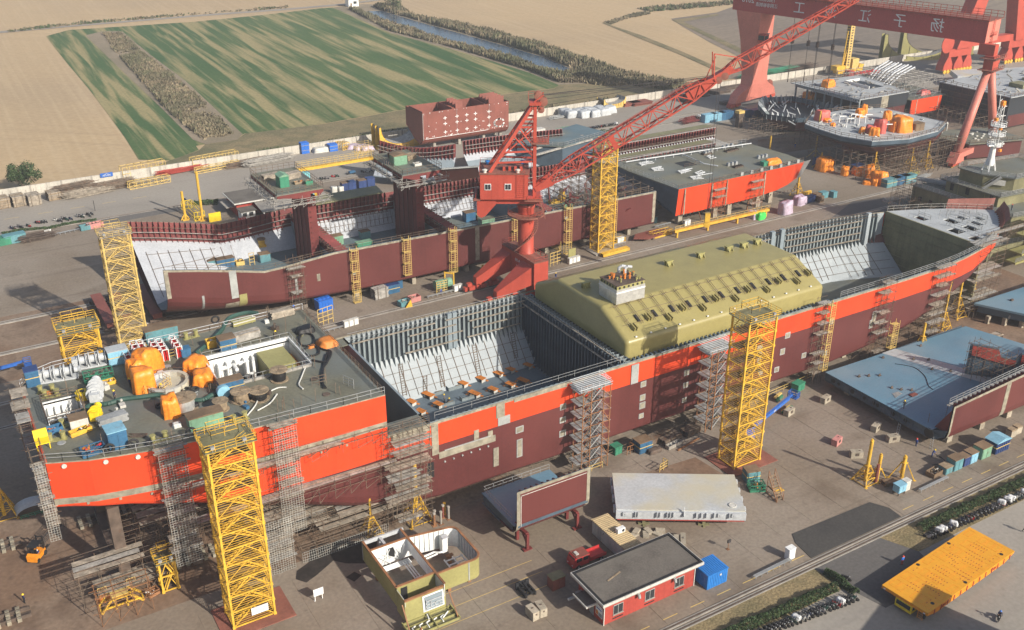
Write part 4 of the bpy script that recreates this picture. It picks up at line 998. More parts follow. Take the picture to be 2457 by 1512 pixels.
def tank_profile(off=0.):
 pts=[(125.,9.),(125.,19.6),(133.2,23.4),(147.6,23.4),(155.8,19.6),(155.8,9.)];rad=[0,1,1,1,1,0];out=[]
 for i,(p,r)in enum(zip(pts,rad)):
  if r==0:out.append(p);continue
  p0,p1,p2=Vec(pts[i-1]),Vec(p),Vec(pts[i+1]);d0=(p0-p1).normalized();d1=(p2-p1).normalized();ang=d0.angle(d1);L_=r/math.tan(ang/2);cc=p1+(d0+d1).normalized()*(r/sin(ang/2));a,c_=p1+d0*L_,p1+d1*L_
  a0=math.atan2(*(a-cc).yx);a1=math.atan2(*(c_-cc).yx);da=(a1-a0+pi)%(2*pi)-pi
  for k in range(7):q=a0+da*k/6;out.append((cc.x+r*cos(q),cc.y+r*sin(q)))
 if off:
  cx_,cz_=140.4,12.;o2=[]
  n=len(out)
  for i in range(n):
   a=Vec(out[max(0,i-1)]);c_=Vec(out[min(n-1,i+1)]);t_=(c_-a).normalized();nn=Vec((t_.y,-t_.x));o2.append((out[i][0]+nn.x*off,out[i][1]+nn.y*off))
  out=o2
 return out
rows=[]
R0=.9
for k in range(7):a=pi/2*k/6;rows.append([(98.6+R0-R0*sin(a),y,z)for y,z in tank_profile(R0*(1-cos(a)))][::1])
rows=[[(98.6+R0*(1-sin(pi/2*k/6)),y,z)for y,z in tank_profile(R0*(1-cos(pi/2*k/6)))]for k in range(6,-1,-1)]
rows2=[[(147.4-R0*(1-sin(pi/2*k/6)),y,z)for y,z in tank_profile(R0*(1-cos(pi/2*k/6)))]for k in range(0,7)]
b=MB().grid(rows+[[(x,y,z)for y,z in tank_profile()]for x in(110,123,135)]+rows2);b.poly(rows[0]);b.poly(rows2[-1][::-1])
b.mk('tank_shell','gold',tank,True)
nx_=0
for i,(a,c_)in enum([(1407,690),(1488,672),(1606,637),(1682,618),(1750,602),(1786,594),(1818,586)]):
 p=at(a,c_,23.4);
 if p.x>146:continue
 q=MB().cb((p.x,p.y,23.4),1.5,.22,1.).cb((p.x,p.y+.55,23.4),1.5,.22,1.).cb((p.x,p.y+.27,24.3),1.7,1.,.15).pvx([(p.y-.11,23.4),(p.y-.7,23.4),(p.y-.11,24.2)],p.x+.5,p.x+.6).pvx([(p.y-.11,23.4),(p.y-.7,23.4),(p.y-.11,24.2)],p.x-.6,p.x-.5)
 q.mk('lifting_bracket','olive',tank)
def tsl(x,t):return Vec((x,126.2+(132.6-126.2)*t,20.25+(23.15-20.25)*t))
nrm=Vec((0,-.42,.907))
for i in range(12):
 x=101.5+i*4.;p=tsl(x,.16 if i%2==0 else .34)
 q=MB().ext([p+Vec((-.11,-.6,-.28)),p+Vec((-.11,.7,.32)),p+Vec((-.11,.55,.9)),p+Vec((-.11,-.9,.45))],(.2,0,0)).ext([p+Vec((.49,-.6,-.28)),p+Vec((.49,.7,.32)),p+Vec((.49,.55,.9)),p+Vec((.49,-.9,.45))],(.2,0,0)).mk('shoulder_bracket','gold',tank)
 if i<11:
  s_=tsl(x+2.2,.42);MB().ext([s_+nrm*.02+Vec((-.25,-.75,-.34)),s_+nrm*.02+Vec((.25,-.75,-.34)),s_+nrm*.02+Vec((.25,.75,.34)),s_+nrm*.02+Vec((-.25,.75,.34))],nrm*.22).mk('slot_plate','black',tank)
b=MB()
for i in range(17):
 x=101+i*2.75
 for dx in(0,.5):b.bar(tsl(x+dx,.22)+nrm*.18,tsl(x+dx,1.06)+nrm*.22,.06)
 for t_ in(.42,.92):b.bar(tsl(x+.1,t_),tsl(x-.3,t_)+nrm*.7+Vec((0,.2,0)),.05);b.bar(tsl(x+.1,t_),tsl(x+.7,t_)+nrm*.7+Vec((0,.2,0)),.05)
for t_ in(.3,.62,.95):b.bar(tsl(100,t_)+nrm*.2,tsl(146.5,t_)+nrm*.2,.05)
b.mk('staging_rods','scaffold',tank)
b=MB()
for i in range(14):x=101+i*3.3;b.cb(tsl(x,-.12)+Vec((0,0,.0)),.35,.2,.2)
b.mk('white_tag','white',tank)
db=obj('pump_dome','silver wrapped box on top of the olive tank crowded with orange pipe stubs','pipe dome',(104.5,135.2,23.4))
p0,p1=(101.4,132.2),(107.8,137.6)
MB().box(p0[0],p0[1],23.4,p1[0],p1[1],26.2).mk('wrapping','silver',db);MB().box(p0[0]-.05,p0[1]-.05,25.5,p1[0]+.05,p1[1]+.05,25.75).mk('tape','white',db)
MB().box(p0[0]+.1,p0[1]+.1,26.2,p1[0]-.1,p1[1]-.1,26.9).mk('frame','olive',db);MB().box(p0[0],p0[1],26.9,p1[0],p1[1],27.).mk('grating','umber',db)
for i in range(6):MB().lat((p0[0]+.7+i,p0[1]+.06,26.5),[(.24,0),(.24,.06)],10,'y').mk('porthole','black',db);MB().lat((p0[0]+.06,p0[1]+.5+.85*i,26.5),[(.22,0),(.22,.06)],10,'x').mk('porthole','black',db)
for i in range(22):
 x,y_=ru(p0[0]+.4,p1[0]-.5),ru(p0[1]+.4,p1[1]-.5);h=ru(.35,.9);r=ru(.10,.22)
 MB().tube((x,y_,27),(x,y_,27+h),r,8).lat((x,y_,27+h),[(r*1.5,0),(r*1.5,.1)],8).mk('pipe_stub','copper' if i%3 else 'olive',db)
for s in(0,.8):
 c0=Vec((p1[0]-1.4-s,p1[1]-1.+s,27));MB().path([c0,c0+Vec((0,0,.9)),c0+Vec((.4,-.25,1.3)),c0+Vec((1.1,-.7,1.2))],.28,8).mk('elbow_pipe','ivory',db)
kb=0
for i,x in enum([78,85,92,99,106,110,116,123,130,137,144,151,158]):
 stool('concrete keel block under the tanker\'s near bilge',(x,127.2,0),1.1,2.,2.,group='keel blocks under the front tanker',m='stone')
for i,x in enum([64,72,80,88,96,104,112,120,128,136,144,152,160,168,176,184,192,200]):
 stool('concrete keel block on the centreline of the front tanker',(x,140,0),1.2,2.4,2.,group='centreline blocks under the front tanker',m='stone')
 #ON THE STERN DECK
DZ=24.3
def D(px,py,k=2.52,x0=60,y0=1080):v=at((x0+px/k)*.67204,(y0+py/k)*.67204,DZ);return(v.x,v.y,DZ)
def D2(px,py):return D(px,py,2.7,860,1000)
cab('tall blue cabinet with a yellow band at the stern corner of the deck',D(150,735),1.9,1.9,2.6,'blue','ink',stripe='straw')
def winch(label,c,rz,nd=3,m='pearl',s=1.,axis_len=5.4):
 t=obj('mooring_winch',label,'winch',c,'winches on the stern deck');T=Vec(c);L=axis_len*s;bb=MB()
 bb.cb(T,L,1.6*s,.25)
 bb.mk('bed',m,t)
 for i in range(nd):
  x=T.x-L*.42+i*L*.8/nd;dr=MB().lat((x+.15,T.y,T.z+1.25*s),[(.45*s,0),(1.15*s,.02),(1.15*s,.14),(.62*s,.2),(.62*s,.95*s),(1.05*s,1.*s),(1.05*s,1.1*s),(.45*s,1.12*s)],16,'x').mk('drum',m,t)
  MB().pvx([(T.y-.8*s,T.z+.2),(T.y+.8*s,T.z+.2),(T.y+.35*s,T.z+2.*s),(T.y-.35*s,T.z+2.*s)],x-.12,x+.1).mk('bearing_frame',m,t)
 MB().lat((T.x+L*.40,T.y,T.z+1.25*s),[(.35*s,0),(.5*s,.1),(.38*s,.55*s),(.62*s,.95*s),(.62*s,1.*s),(.2,1.02*s)],14,'x').mk('warping_head',m,t)
 MB().cb((T.x-L*.5,T.y,T.z+.3),.9*s,1.3*s,1.5*s).tube((T.x-L*.5,T.y-.9*s,T.z+1.),(T.x-L*.5,T.y-.2,T.z+1.),.35*s,8).mk('gearbox',m,t)
 t.rotation_euler=(0,0,rz);return t
winch('light grey mooring winch with three drums by the blue corner cabinet',D(390,690),-.18)
winch('light grey mooring winch with three drums nearest the pale blue cabinet',D(700,565),-.12)
winch('light grey mooring winch across the deck by the workers',D(720,850),1.35,2,s=1.1,axis_len=4.4)
winch('small bright yellow winch with a round drum',D(720,1035),1.2,1,'lemon',.85,2.6)
yd=obj('rope_reel','bright yellow rope reel on deck by the grey winch','reel',D(600,860));c=Vec(D(600,860));MB().lat(c,[(.5,0),(1.15,.05),(1.15,.25),(.8,.3),(.8,.95),(1.05,1.),(1.05,1.1),(.3,1.12)],16).mk('drum','lemon',yd);MB().lat(c+Vec((0,0,1.12)),[(.3,0),(.3,.2)],10).mk('hub','black',yd)
skip('green wire mesh crate before the farther winch',D(740,690),4.2,2.,1.3,'green',['green','umber'],-.05,mesh=True)
skip('low orange tray with scraps by the green mesh crate',D(820,735),2.2,1.1,.6,'yellow',['dingy','timber'],.1)
cab('pale blue cabinet with yellow band by the white gas racks',D(915,535),3.,2.2,2.4,'azure','pale',stripe='straw')
def gas_rack(label,c,L=4.6,n=2,m='white'):
 t=obj('gas_rack',label,'gas rack',c,'white racks of red gas bottles');T=Vec(c);H=2.1
 for x in(-.45,.45):
  for k in range(4):y=-L/2+k*L/3;MB().bar((T.x+x,T.y+y,T.z),(T.x+x,T.y+y,T.z+H),.11).mk('post',m,t)
 b=MB()
 for z in(.1,.9,H):
  for x in(-.45,.45):b.bar((T.x+x,T.y-L/2,T.z+z),(T.x+x,T.y+L/2,T.z+z),.10)
 for k in range(4):y=-L/2+k*L/3;b.bar((T.x-.45,T.y+y,T.z+H),(T.x+.45,T.y+y,T.z+H),.1)
 b.mk('frame',m,t)
 p=None
 for k in range(12):
  y=-L/2+.25+(k//2)*(L-.5)/5;x=(-.22,.22)[k%2]
  if p is None:p=MB().lat((T.x+x,T.y+y,T.z+.12),[(.19,0),(.19,1.35),(.08,1.6),(.05,1.75)],8).mk('gas_bottle','cyl_red',t);p0=(x,y)
  else:again(p,x-p0[0],y-p0[1])
 return t
for i,q in enum([(1005,560),(1085,500),(1145,490),(1255,480),(1320,480),(1440,450)]):
 gas_rack(('white gas bottle rack next to the pale blue cabinet','second white gas rack from the pale blue cabinet','third white gas rack, behind the tall orange covers','fourth white gas rack from the pale blue cabinet','fifth white gas rack, beside a white fan box','white gas rack apart at the right end')[i],D(*q))
for i,(q,sx,sy,sz,lab)in enum([((1150,790),3.,2.6,3.6,'orange tarpaulin over a tall machine, nearest of the cluster by the gas racks'),((1090,690),2.4,2.6,3.4,'orange tarpaulin over a slim tall machine at the left of the cluster'),((1170,620),3.6,3.2,3.6,'orange tarpaulin over a wide machine, farthest of the cluster by the gas racks'),((1610,610),3.4,2.6,2.,'orange tarpaulin over a low box by the engine casing opening'),((1680,720),3.,2.6,1.9,'orange tarpaulin over a hump before the engine casing opening'),((1390,1005),2.6,2.2,2.9,'orange tarpaulin over a tapered post by the silver cable drum')]):
 tarp(lab,D(*q),sx,sy,sz,'amber',3+i,.3*i,.8,'orange covers on the stern deck')
hr=obj('hatch_ring','round grey hatch coaming with a white floor in the middle of the deck','hatch',D(1360,745));c=D(1360,745)
MB().disc_ring(c,2.7,3.3,.9,16).mk('coaming','silvery',hr);MB().lat((c[0],c[1],c[2]+.05),[(.1,0),(2.7,0),(2.7,.1),(.1,.1)],16).mk('floor','silvery',hr);MB().rail([(c[0]+3.5*cos(a*pi/5),c[1]+3.5*sin(a*pi/5),c[2])for a in range(8)],1.3,1.6,.06,2).mk('railing','scaffold',hr)
cab('grey topped cable box in a yellow tray near the stern',D(565,1120),2.4,2.,1.7,'dingy','rusty');skip('yellow tray of coiled cable before the grey cable box',D(575,1175),2.9,1.,.7,'yellow',['jet','rope','copper'],.25)
planks('rack of brown steel sections with pale bars on top',D(865,1085),4.,1.6,1.2,'umber',.12,name='steel_stack',cat='steel stack',m2='zinc')
cab('blue cabin with a pale roof near the deck edge',D(905,1280),2.5,2.6,2.7,'blue','azure',rz=.05);
skip('blue wire basket full of coiled orange and black hoses',D(690,1355),3.,1.5,1.,'blue',['copper','jet','scarlet'],.1,mesh=True)
skip('blue bin with a purple barrel by the deck bollards',D(345,1165),2.,1.2,.9,'blue',['ink','copper'],.1)
cab('green cabin with a brown roof at the near deck edge',D(1700,1095),4.8,2.,1.9,'sage','rusty',gable=.25)
drum('large cable drum wrapped in silver foil by the orange cover',D(1520,960),1.8,2.,'silver','timber');drum('wooden cable drum with pale rope behind the green cabin',D(1840,960),1.2,1.4,'timber','timber');drum('wooden cable drum by the blue compressor box',D(2020,880),1.5,1.5,'timber','timber');drum('wooden drum of black cable on yellow trestles',D(2185,865),1.5,1.4,'jet','timber');drum('tall drum of black cable at the corner of the engine casing opening',D2(372,960),1.4,1.7,'jet','timber')
cab('dark blue compressor box with a yellow band and black vents',D(1930,800),3.6,1.8,2.1,'blue','rusty',stripe='straw');bl=obj('blower','round pale blue blower where the green ducts meet','blower',D(1865,850));c=Vec(D(1865,850));MB().lat(c+Vec((0,-.5,1.)),[(.3,0),(1.,.05),(1.,.9),(.3,.95)],16,'y').mk('housing','azure',bl);MB().cb(c,1.2,.9,.5).mk('foot','blue',bl)
cab('dark blue box with a rusty top by the engine casing',D(1895,430),2.6,2.2,2.4,'blue','rusty',stripe='straw');cab('small blue bin by the last gas rack',D(1520,475),1.5,1.4,1.3,'blue')
cab('long dark green container with a brown roof on the far deck edge',D(1305,330),5.2,2.,2.3,'teal','rusty',gable=.15);skip('yellow bin under the green duct',D(1760,395),1.8,1.3,1.3,'yellow',['dingy'])
for i,(q,a)in enum([((270,805),-.3),((310,845),-.3),((362,1235),-.2),((1285,1240),.1),((2005,1060),.1),((1570,315),.1),((470,1100),.1)]):
 bollards(('olive bollard pair by the stern winch','olive bollard pair at the far corner of the stern well','grey bollard pair at the near stern quarter','olive bollard pair at the near edge by the hanging net','olive bollard pair at the near edge by the green cabin','olive bollard pair at the far edge in front of a yellow shore','olive bollard pair by the cable tray')[i],D(*q),1.7,ang=a)
planks('stack of pale boards on the far side of the stern deck',D(2065,330),4.6,1.6,1.3,'driftwood',.12,m2='plank');planks('stack of brown boards at the far corner of the stern deck',D2(395,350),4.2,1.5,1.2,'timber',.05,m2='plank')
planks('low stack of pale mats under orange hoses on the far deck edge',D(2040,190),4.,1.4,.8,'olive',.1,m2='dingy')
yc=obj('yellow_stand','bright yellow steel stand at the stern rail','stand',D(240,1300));c=Vec(D(240,1300));MB().pvx([(c.y-.9,c.z+.9),(c.y+1.,c.z+.9),(c.y+1.3,c.z+2.2),(c.y+1.1,c.z+2.2),(c.y+.8,c.z+1.05),(c.y-.9,c.z+1.05)],c.x-.9,c.x+.9).mk('panel','lemon',yc)
for s in(-.8,.8):
 for y in(-.8,.9):MB().bar((c.x+s,c.y+y,c.z),(c.x+s,c.y+y,c.z+.9),.12).mk('leg','lemon',yc)
def duct(name,label,pts,r,m,cat,z=.35,group=None,smooth=True):
 P=[Vec(p)+Vec((0,0,z))for p in pts];Q=[]
 for i in range(len(P)-1):
  a,b_,c_,d_=P[max(0,i-1)],P[i],P[i+1],P[min(len(P)-1,i+2)]
  for k in range(5):
   t=k/5;Q.append(.5*((2*b_)+(c_-a)*t+(2*a-5*b_+4*c_-d_)*t*t+(3*b_-a-3*c_+d_)*t**3))
 Q.append(P[-1]);return tag(MB().path(Q,r,7).mk(name,m,None),label,cat,group)
duct('ventilation_duct','dark green duct running to the far deck edge',[D(2170,115),D(2060,110),D(1910,160),D(1840,270),D(1720,390),D(1610,480)],.38,'hose_green','duct',group='dark green ventilation ducts')
duct('ventilation_duct','dark green duct running past the winches to the stern',[D(600,990),D(680,940),D(820,930),D(950,890),D(1110,870),D(1270,850),D(1330,860)],.36,'hose_green','duct',group='dark green ventilation ducts')
duct('ventilation_duct','dark green duct between the orange covers and the blower',[D(1570,650),D(1640,665),D(1720,740),D(1840,830)],.36,'hose_green','duct',group='dark green ventilation ducts')
duct('ventilation_duct','short dark green duct from the blower to the drum',[D(1600,900),D(1690,890),D(1760,850),D(1840,845)],.34,'hose_green','duct',group='dark green ventilation ducts')
for i,pts in enum([[(620,480),(560,560),(590,640),(700,620),(690,540),(590,530),(560,600)],[(650,640),(740,660),(750,720),(660,740),(600,690),(690,640)],[(700,640),(800,680),(870,700),(850,770),(800,800),(680,780)],[(850,700),(840,790),(790,870),(780,980),(820,1050)],[(830,720),(800,830),(790,950),(800,1050)]]):
 duct('cable_bundle',('coil of black cable near the far corner rail','second coil of black cable by the opening','loose black cable looping round the platform','black cables running down the deck towards the edge','twin black cables by the deck runs')[i],[D2(*p)for p in pts],.16,'jet','cable',.2,'black cables on deck')
tag(MB().drape(D2(620,500),2.8,2.,.9,2,.2).mk('cable_heap','jet',None,True),'heap of black cable near the far deck corner','cable heap');tag(MB().drape(D2(830,620),2.6,2.6,1.,5,.3).mk('hose_heap','copper',None,True),'heap of rusty orange hoses at the deck edge','hose heap')
for i,pts in enum([[(620,860),(580,960),(560,1020),(600,1060)],[(190,1080),(260,1090),(360,1050),(440,1045)],[(180,1120),(140,1220),(60,1320)],[(350,1110),(280,1200),(160,1270)]]):
 duct('white_hose',('white hose hanging from the casing corner','white hose arching from the cable drum','white hose running to the near deck edge','thin pale hose across the near deck')[i],[D2(*p)for p in pts],.11,'rope','hose',.2,'white hoses on deck')
cs=obj('sheet_stack','fanned stack of blue corrugated sheets on the stern deck','sheet stack',D2(980,890));c=Vec(D2(980,890))
for i in range(5):q=MB().box(-2.6,-.45,0,2.6,.45,.06);o=q.mk('sheet','steel',cs);o.location=(0,.25*i-.5,.1+.09*i);o.rotation_euler=(0,0,-.75+.09*i)
for i,(q,lab)in enum([((840,1355),'first black tyre fender along the near rail from the stern'),((1055,1310),'second black tyre fender along the near rail'),((1570,1205),'black tyre fender by the green cabin'),((755,480),'black tyre at the far rail by the winches'),((1175,355),'black tyre at the far rail by the green container'),((1790,190),'black tyre by the yellow shore')]):
 c=D(*q);tag(tyre((c[0],c[1],c[2]+.75),.78,'rubber',None,'tyre_fender','y',.4),lab,'tyre','tyre fenders on the stern deck')
for i,(q,lab)in enum([((1290,940),'flat black tyre among pallets'),((1600,790),'black tyre by the orange cover'),((1520,795),'black tyre before the hatch ring')]):
 c=D(*q);tag(tyre((c[0],c[1],c[2]+.2),.75,'rubber',None,'tyre','z',.4),lab,'tyre','tyres on deck')
for q,kind,rz,lab,top in[((1025,770),'stand',2,'worker in dark overalls at the hatch steps','navy'),((885,880),'stand',1,'worker in navy with a yellow helmet by the grey winch','navy'),((1270,800),'crouch',1.5,'worker crouching at the round hatch','coal')]:
 man(lab,D(*q),rz,kind,top)
man('worker in dark clothes with a yellow helmet leaning on the casing rail',D2(325,575),.6,'reach','coal');man('worker with a blue helmet at the far corner of the deck',D2(515,330),.4,'stand','navy',hat='helmet_blue')
for i in range(46):
 x,y=ru(7,49),ru(126,156)
 if 30<x<46 and 136<y<148.5 or 6<x<12.5 and 138<y<147:continue
 k=i%5;b=MB();c=Vec((x,y,DZ));a=ru(0,pi);d=Vec((cos(a),sin(a),0))
 if k==0:
  for j in range(5):b.bar(c+d.cross(Vec((0,0,1)))*.2*j+Vec((0,0,.08)),c+d*ru(1.5,3)+d.cross(Vec((0,0,1)))*.2*j+Vec((0,0,.08)),.12)
  tag(b.mk('steel_offcuts',rnd.choice(['umber','moss','zinc'])),'short steel bars loose on the stern deck','steel bars','loose bars on the stern deck')
 elif k==1:
  b.rail([c,c+d*2.2],1.6,1.,.06,3);tag(b.mk('work_frame',rnd.choice(['scaffold','straw','zinc'])),'thin tube work frame on the stern deck','work frame','tube frames on the stern deck')
 elif k==2:
  b.cb(c,ru(.6,1.3),ru(.5,1.),ru(.4,.9),a).cb(c+Vec((0,0,.9)),.3,.3,.3,a);tag(b.mk('tool_box',rnd.choice(['teal','umber','dingy','yellow','blue'])),'small tool box on the stern deck','tool box','tool boxes on the stern deck')
 elif k==3:
  b.lat(c,[(.55,0),(.62,.05),(.55,.1)],14);tag(b.mk('manhole_cover',rnd.choice(['zinc','umber'])),'round manhole lid flush with the stern deck','manhole','manhole lids on the stern deck')
 else:
  b.drape(c,ru(.7,1.4),ru(.6,1.),ru(.3,.6),i);tag(b.mk('hose_coil',rnd.choice(['copper','jet','rope','umber']),None,True),'small coil of hose dropped on the stern deck','hose coil','hose coils on the stern deck')
for i in range(60):
 x=ru(7,49);y=ru(126,156)
 if i%2:x=rnd.choice([31,45.5,12,25,49.5])+ru(-.3,.3)
 else:y=rnd.choice([136.5,148,152,126,157])+ru(-.3,.3)
 tag(MB().bar((x,y,DZ),(x+ru(-.1,.1),y,DZ+ru(1.2,2.6)),.07).mk('scaffold_tube','scaffold'),'upright scaffold tube on the stern deck','scaffold tube','upright tubes on the stern deck')
TZ=3.5
def Hh(px,py):v=at((1300+px/3.36)*.67204,(1300+py/3.36)*.67204,TZ);return Vec((v.x,v.y,TZ))
tabs=[(380,600),(680,600),(570,485),(770,400),(890,515),(1190,265),(1325,385),(1400,205),(1545,335),(1600,140),(1755,275),(1755,95),(1910,230),(1965,45)]
for i,q in enum(tabs):
 c=Hh(*q);t=obj('work_trestle','orange topped plank trestle on the blue hold floor, number counted from the stern end' if False else 'orange topped work trestle on the blue hold floor','trestle',c,'orange trestles on the hold floor');L=1.9 if i%3 else 2.5
 for k in range(3):MB().cb((c.x-.0+.42*(k-1),c.y,c.z+.75),.38,L,.08).mk('plank','copper',t)
 for s in(-1,1):MB().cb((c.x,c.y+s*L*.36,c.z),1.1,.1,.75).mk('trestle_leg','dingy',t)
 MB().cb((c.x-.2,c.y+L*.62,c.z),.9,.5,.06).cb((c.x+.9,c.y-L*.4,c.z),.5,.7,.06).mk('scrap_board','copper',t)
 t.rotation_euler=(0,0,.35)
for i,q in enum([(850,365),(1090,290),(980,490),(1250,410)]):
 c=Hh(*q);t=obj('floor_bracket','grey steel tray bracket on the hold floor','bracket',c,'steel brackets on the hold floor');MB().cb(c,3.2,1.1,.06).cb(c+Vec((0,-.5,0)),3.2,.08,.7).cb(c+Vec((-1.6,0,0)),.08,1.1,.7).mk('tray','bluish',t);MB().cb(c+Vec((.9,-.2,.06)),1.2,.5,.5).mk('timber_pad','timber',t)
man('worker in brown with a yellow helmet in the open hold',Hh(962,455),.8,'stand','smoke');man('worker crouching by the man in the hold',Hh(1000,485),2,'crouch','coal');man('worker crouching by the planks at the foot of the slope',Hh(425,450),2.6,'crouch','coal',hat='helmet_red')
yN=lambda x:YC-hN(x)
scaffold('netted scaffold tower on the orange stern side, left of the big yellow tower',18.2,21.6,yN(20)-2.2,yN(20)-.4,6.,24.6,2,1,9,group=RS,netted=True,seed=2)
scaffold('netted scaffold tower on the orange stern side, right of the big yellow tower',33.6,36.8,yN(35)-2.2,yN(35)-.4,6.5,24.4,2,1,9,group=RS,netted=True,seed=3)
scaffold('tube scaffold at the step between stern block and hold side',50.5,57.2,yN(54)-2.6,yN(54)-.3,.1,18.,4,1,9,group=RS,seed=4)
scaffold('stepped walkway scaffold along the bare seam of the stern',22,51,yN(40)-1.6,yN(40)-.3,17.2,18.6,12,1,1,group=RS,seed=5)
scaffold('long low walkway scaffold under the dark red stern belly',22,52,yN(40)-1.6,yN(40)+.2,9.6,12.6,12,1,2,group=RS,seed=6)
scaffold('thin scaffold hanging on the stern transom',3.4,4.6,YC-12.5,YC-9,13.,25.6,1,1,6,group=RS,seed=7,netted=True)
scaffold('scaffold gallery along the stern transom rail',3.2,4.7,YC-2,YC+10,20,25.8,1,4,3,group=RS,seed=8)
scaffold('brown scaffold on the ground under the stern',5.5,17,126.6,130.6,.1,6.4,4,1,3,group=RS,seed=9)
scaffold('small brown scaffold with a ladder, out before the stern',7.,14,122.6,124.6,.1,5.,3,1,2,boards=False,group=RS,seed=10,m='ochre')
scaffold('dense brown scaffold under the tanker belly by the big yellow tower',29,44,124.8,130,.1,7.5,6,2,4,group=RS,seed=11)
scaffold('brown scaffold between the keel tracks and the yellow shores',40,56,122.6,127.5,.1,5.,6,2,3,group=RS,seed=12)
scaffold('narrow scaffold with torn net before the belly',30.6,34.5,121.2,123.4,.1,9.5,2,1,5,group=RS,seed=13,netted=True)
scaffold('low netted fence scaffold before the keel tracks',36,50,121.6,122.2,.05,1.9,6,1,1,boards=False,group=RS,seed=14,netted=True)
scaffold('scaffold deep under the stern with plank decks',12,30,131,137,.1,8.5,6,2,3,group=RS,seed=15)
scaffold('scaffold deep under the engine room belly',30,54,131.5,135,.1,5.,7,1,2,group=RS,seed=16)
scaffold('scaffold stair leaning outside the tanker bow',197,206,yN(201)-1.5,yN(201)+2,.1,17.5,3,1,8,group=RB,seed=17)
scaffold('scaffold tower climbing the bow flare',178.5,183.,yN(180)-1.8,yN(180)-.1,.1,17.6,3,1,8,group=RB,seed=18)
scaffold('scaffold tower on the dark red side, next to the yellow ladder frame',143.,145.4,yN(143)-1.7,yN(143)-.2,.1,17.8,2,1,8,group=RB,seed=19)
scaffold('scaffold tower on the dark red side where the hull begins to narrow',160.6,164,yN(162)-1.8,yN(162)-.2,.1,18.2,2,1,8,group=RB,seed=20)
scaffold('low walkway scaffold under the bow',158,198,124.5,127,.1,2.6,13,1,1,group=RB,seed=21)
scaffold('brown scaffold under the bow curve',184,206,127,134,.1,6,7,2,3,group=RB,seed=22)
scaffold('board gallery round the bow bulwark',205,222,yN(212)-2.6,yN(212)-1.4,15.6,17.4,7,1,1,group=RB,seed=23)
def ladder_frame(label,x,y0,z0,z1,w=1.3,d=1.,m='straw',group='yellow ladder frames hung on hulls'):
 t=obj('ladder_frame',label,'ladder frame',(x,y0,z0),group)
 for xx in(x-w/2,x+w/2):
  for yy in(y0,y0+d):MB().bar((xx,yy,z0),(xx,yy,z1+.8),.1).mk('upright',m,t)
 n=int((z1-z0)/.55);r=None
 for i in range(n):
  z=z0+.3+i*.55
  if r is None:r=MB().bar((x-w/2,y0,z),(x+w/2,y0,z),.06).bar((x-w/2,y0,z),(x-w/2,y0+d,z),.05).mk('rung',m,t)
  else:again(r,dz=i*.55)
 n=max(2,int((z1-z0)/2.6));r=None
 for i in range(n+1):
  z=z0+(z1-z0)*i/n
  if r is None:r=MB().box(x-w/2,y0,z,x+w/2,y0+d,z+.08).mk('landing',m,t)
  else:again(r,dz=(z1-z0)*i/n)
 MB().bar((x,y0-.05,z0),(x,y0-.05,z1),.07).mk('centre_rail',m,t);return t
ladder_frame('tall yellow ladder frame on the dark red side of the tanker, left of the bow',146.4,yN(146)-1.5,2.4,16.8)
ladder_frame('short yellow ladder frame low by the tanker, nearest the bow',165.2,yN(165)-2.6,.2,8.5,1.8)
for i,x in enum((12,22,33,44,54)):
 t=obj('cradle_beam','rusty cradle beam across the tracks under the stern','beam',(x,139,.6),'cradle beams under the stern');MB().box(x-.7,128.5,.7,x+.7,151,1.6).mk('web','umber',t);MB().box(x-1.,128.2,1.6,x+1.,151.2,1.75).mk('flange','umber',t)
 for yy in(131.1,149):MB().cb((x,yy,1.75),1.6,1.8,max(.5,A_zk(x)-1.8-(0 if x>30 else 1.2))).mk('pedestal','umber',t)
stair_tower('brown stair tower against the dark red side, next to the open hold',85.4,119.,5.6,2.6,16.4,7)
stair_tower('brown stair tower against the dark red side, behind the right yellow tower',113.,118.6,5.2,2.6,16.4,7)
lattice_tower('big yellow access tower before the orange stern, with a white sign on its foot',22.6,112.8,5.9,3.9,29.2,11,base=1.8)
lattice_tower('yellow access tower on a red plate before the tank',109.2,106.6,6.,4.,28.4,10,base=1.9)
lattice_tower('yellow access tower behind the winches on the far side of the stern',12.6,163.4,5.8,4.2,26.8,10)
sg=obj('notice_board','white notice board tied to the foot of the big yellow tower','sign',(26,112.6,2));MB().box(25.2,112.5,1.5,27.6,112.6,2.7).mk('board','white',sg);MB().box(25.5,112.47,2.3,27.2,112.5,2.36).box(25.5,112.47,2.05,27.,112.5,2.1).box(25.5,112.47,1.85,27.3,112.5,1.9).mk('print','zinc',sg)
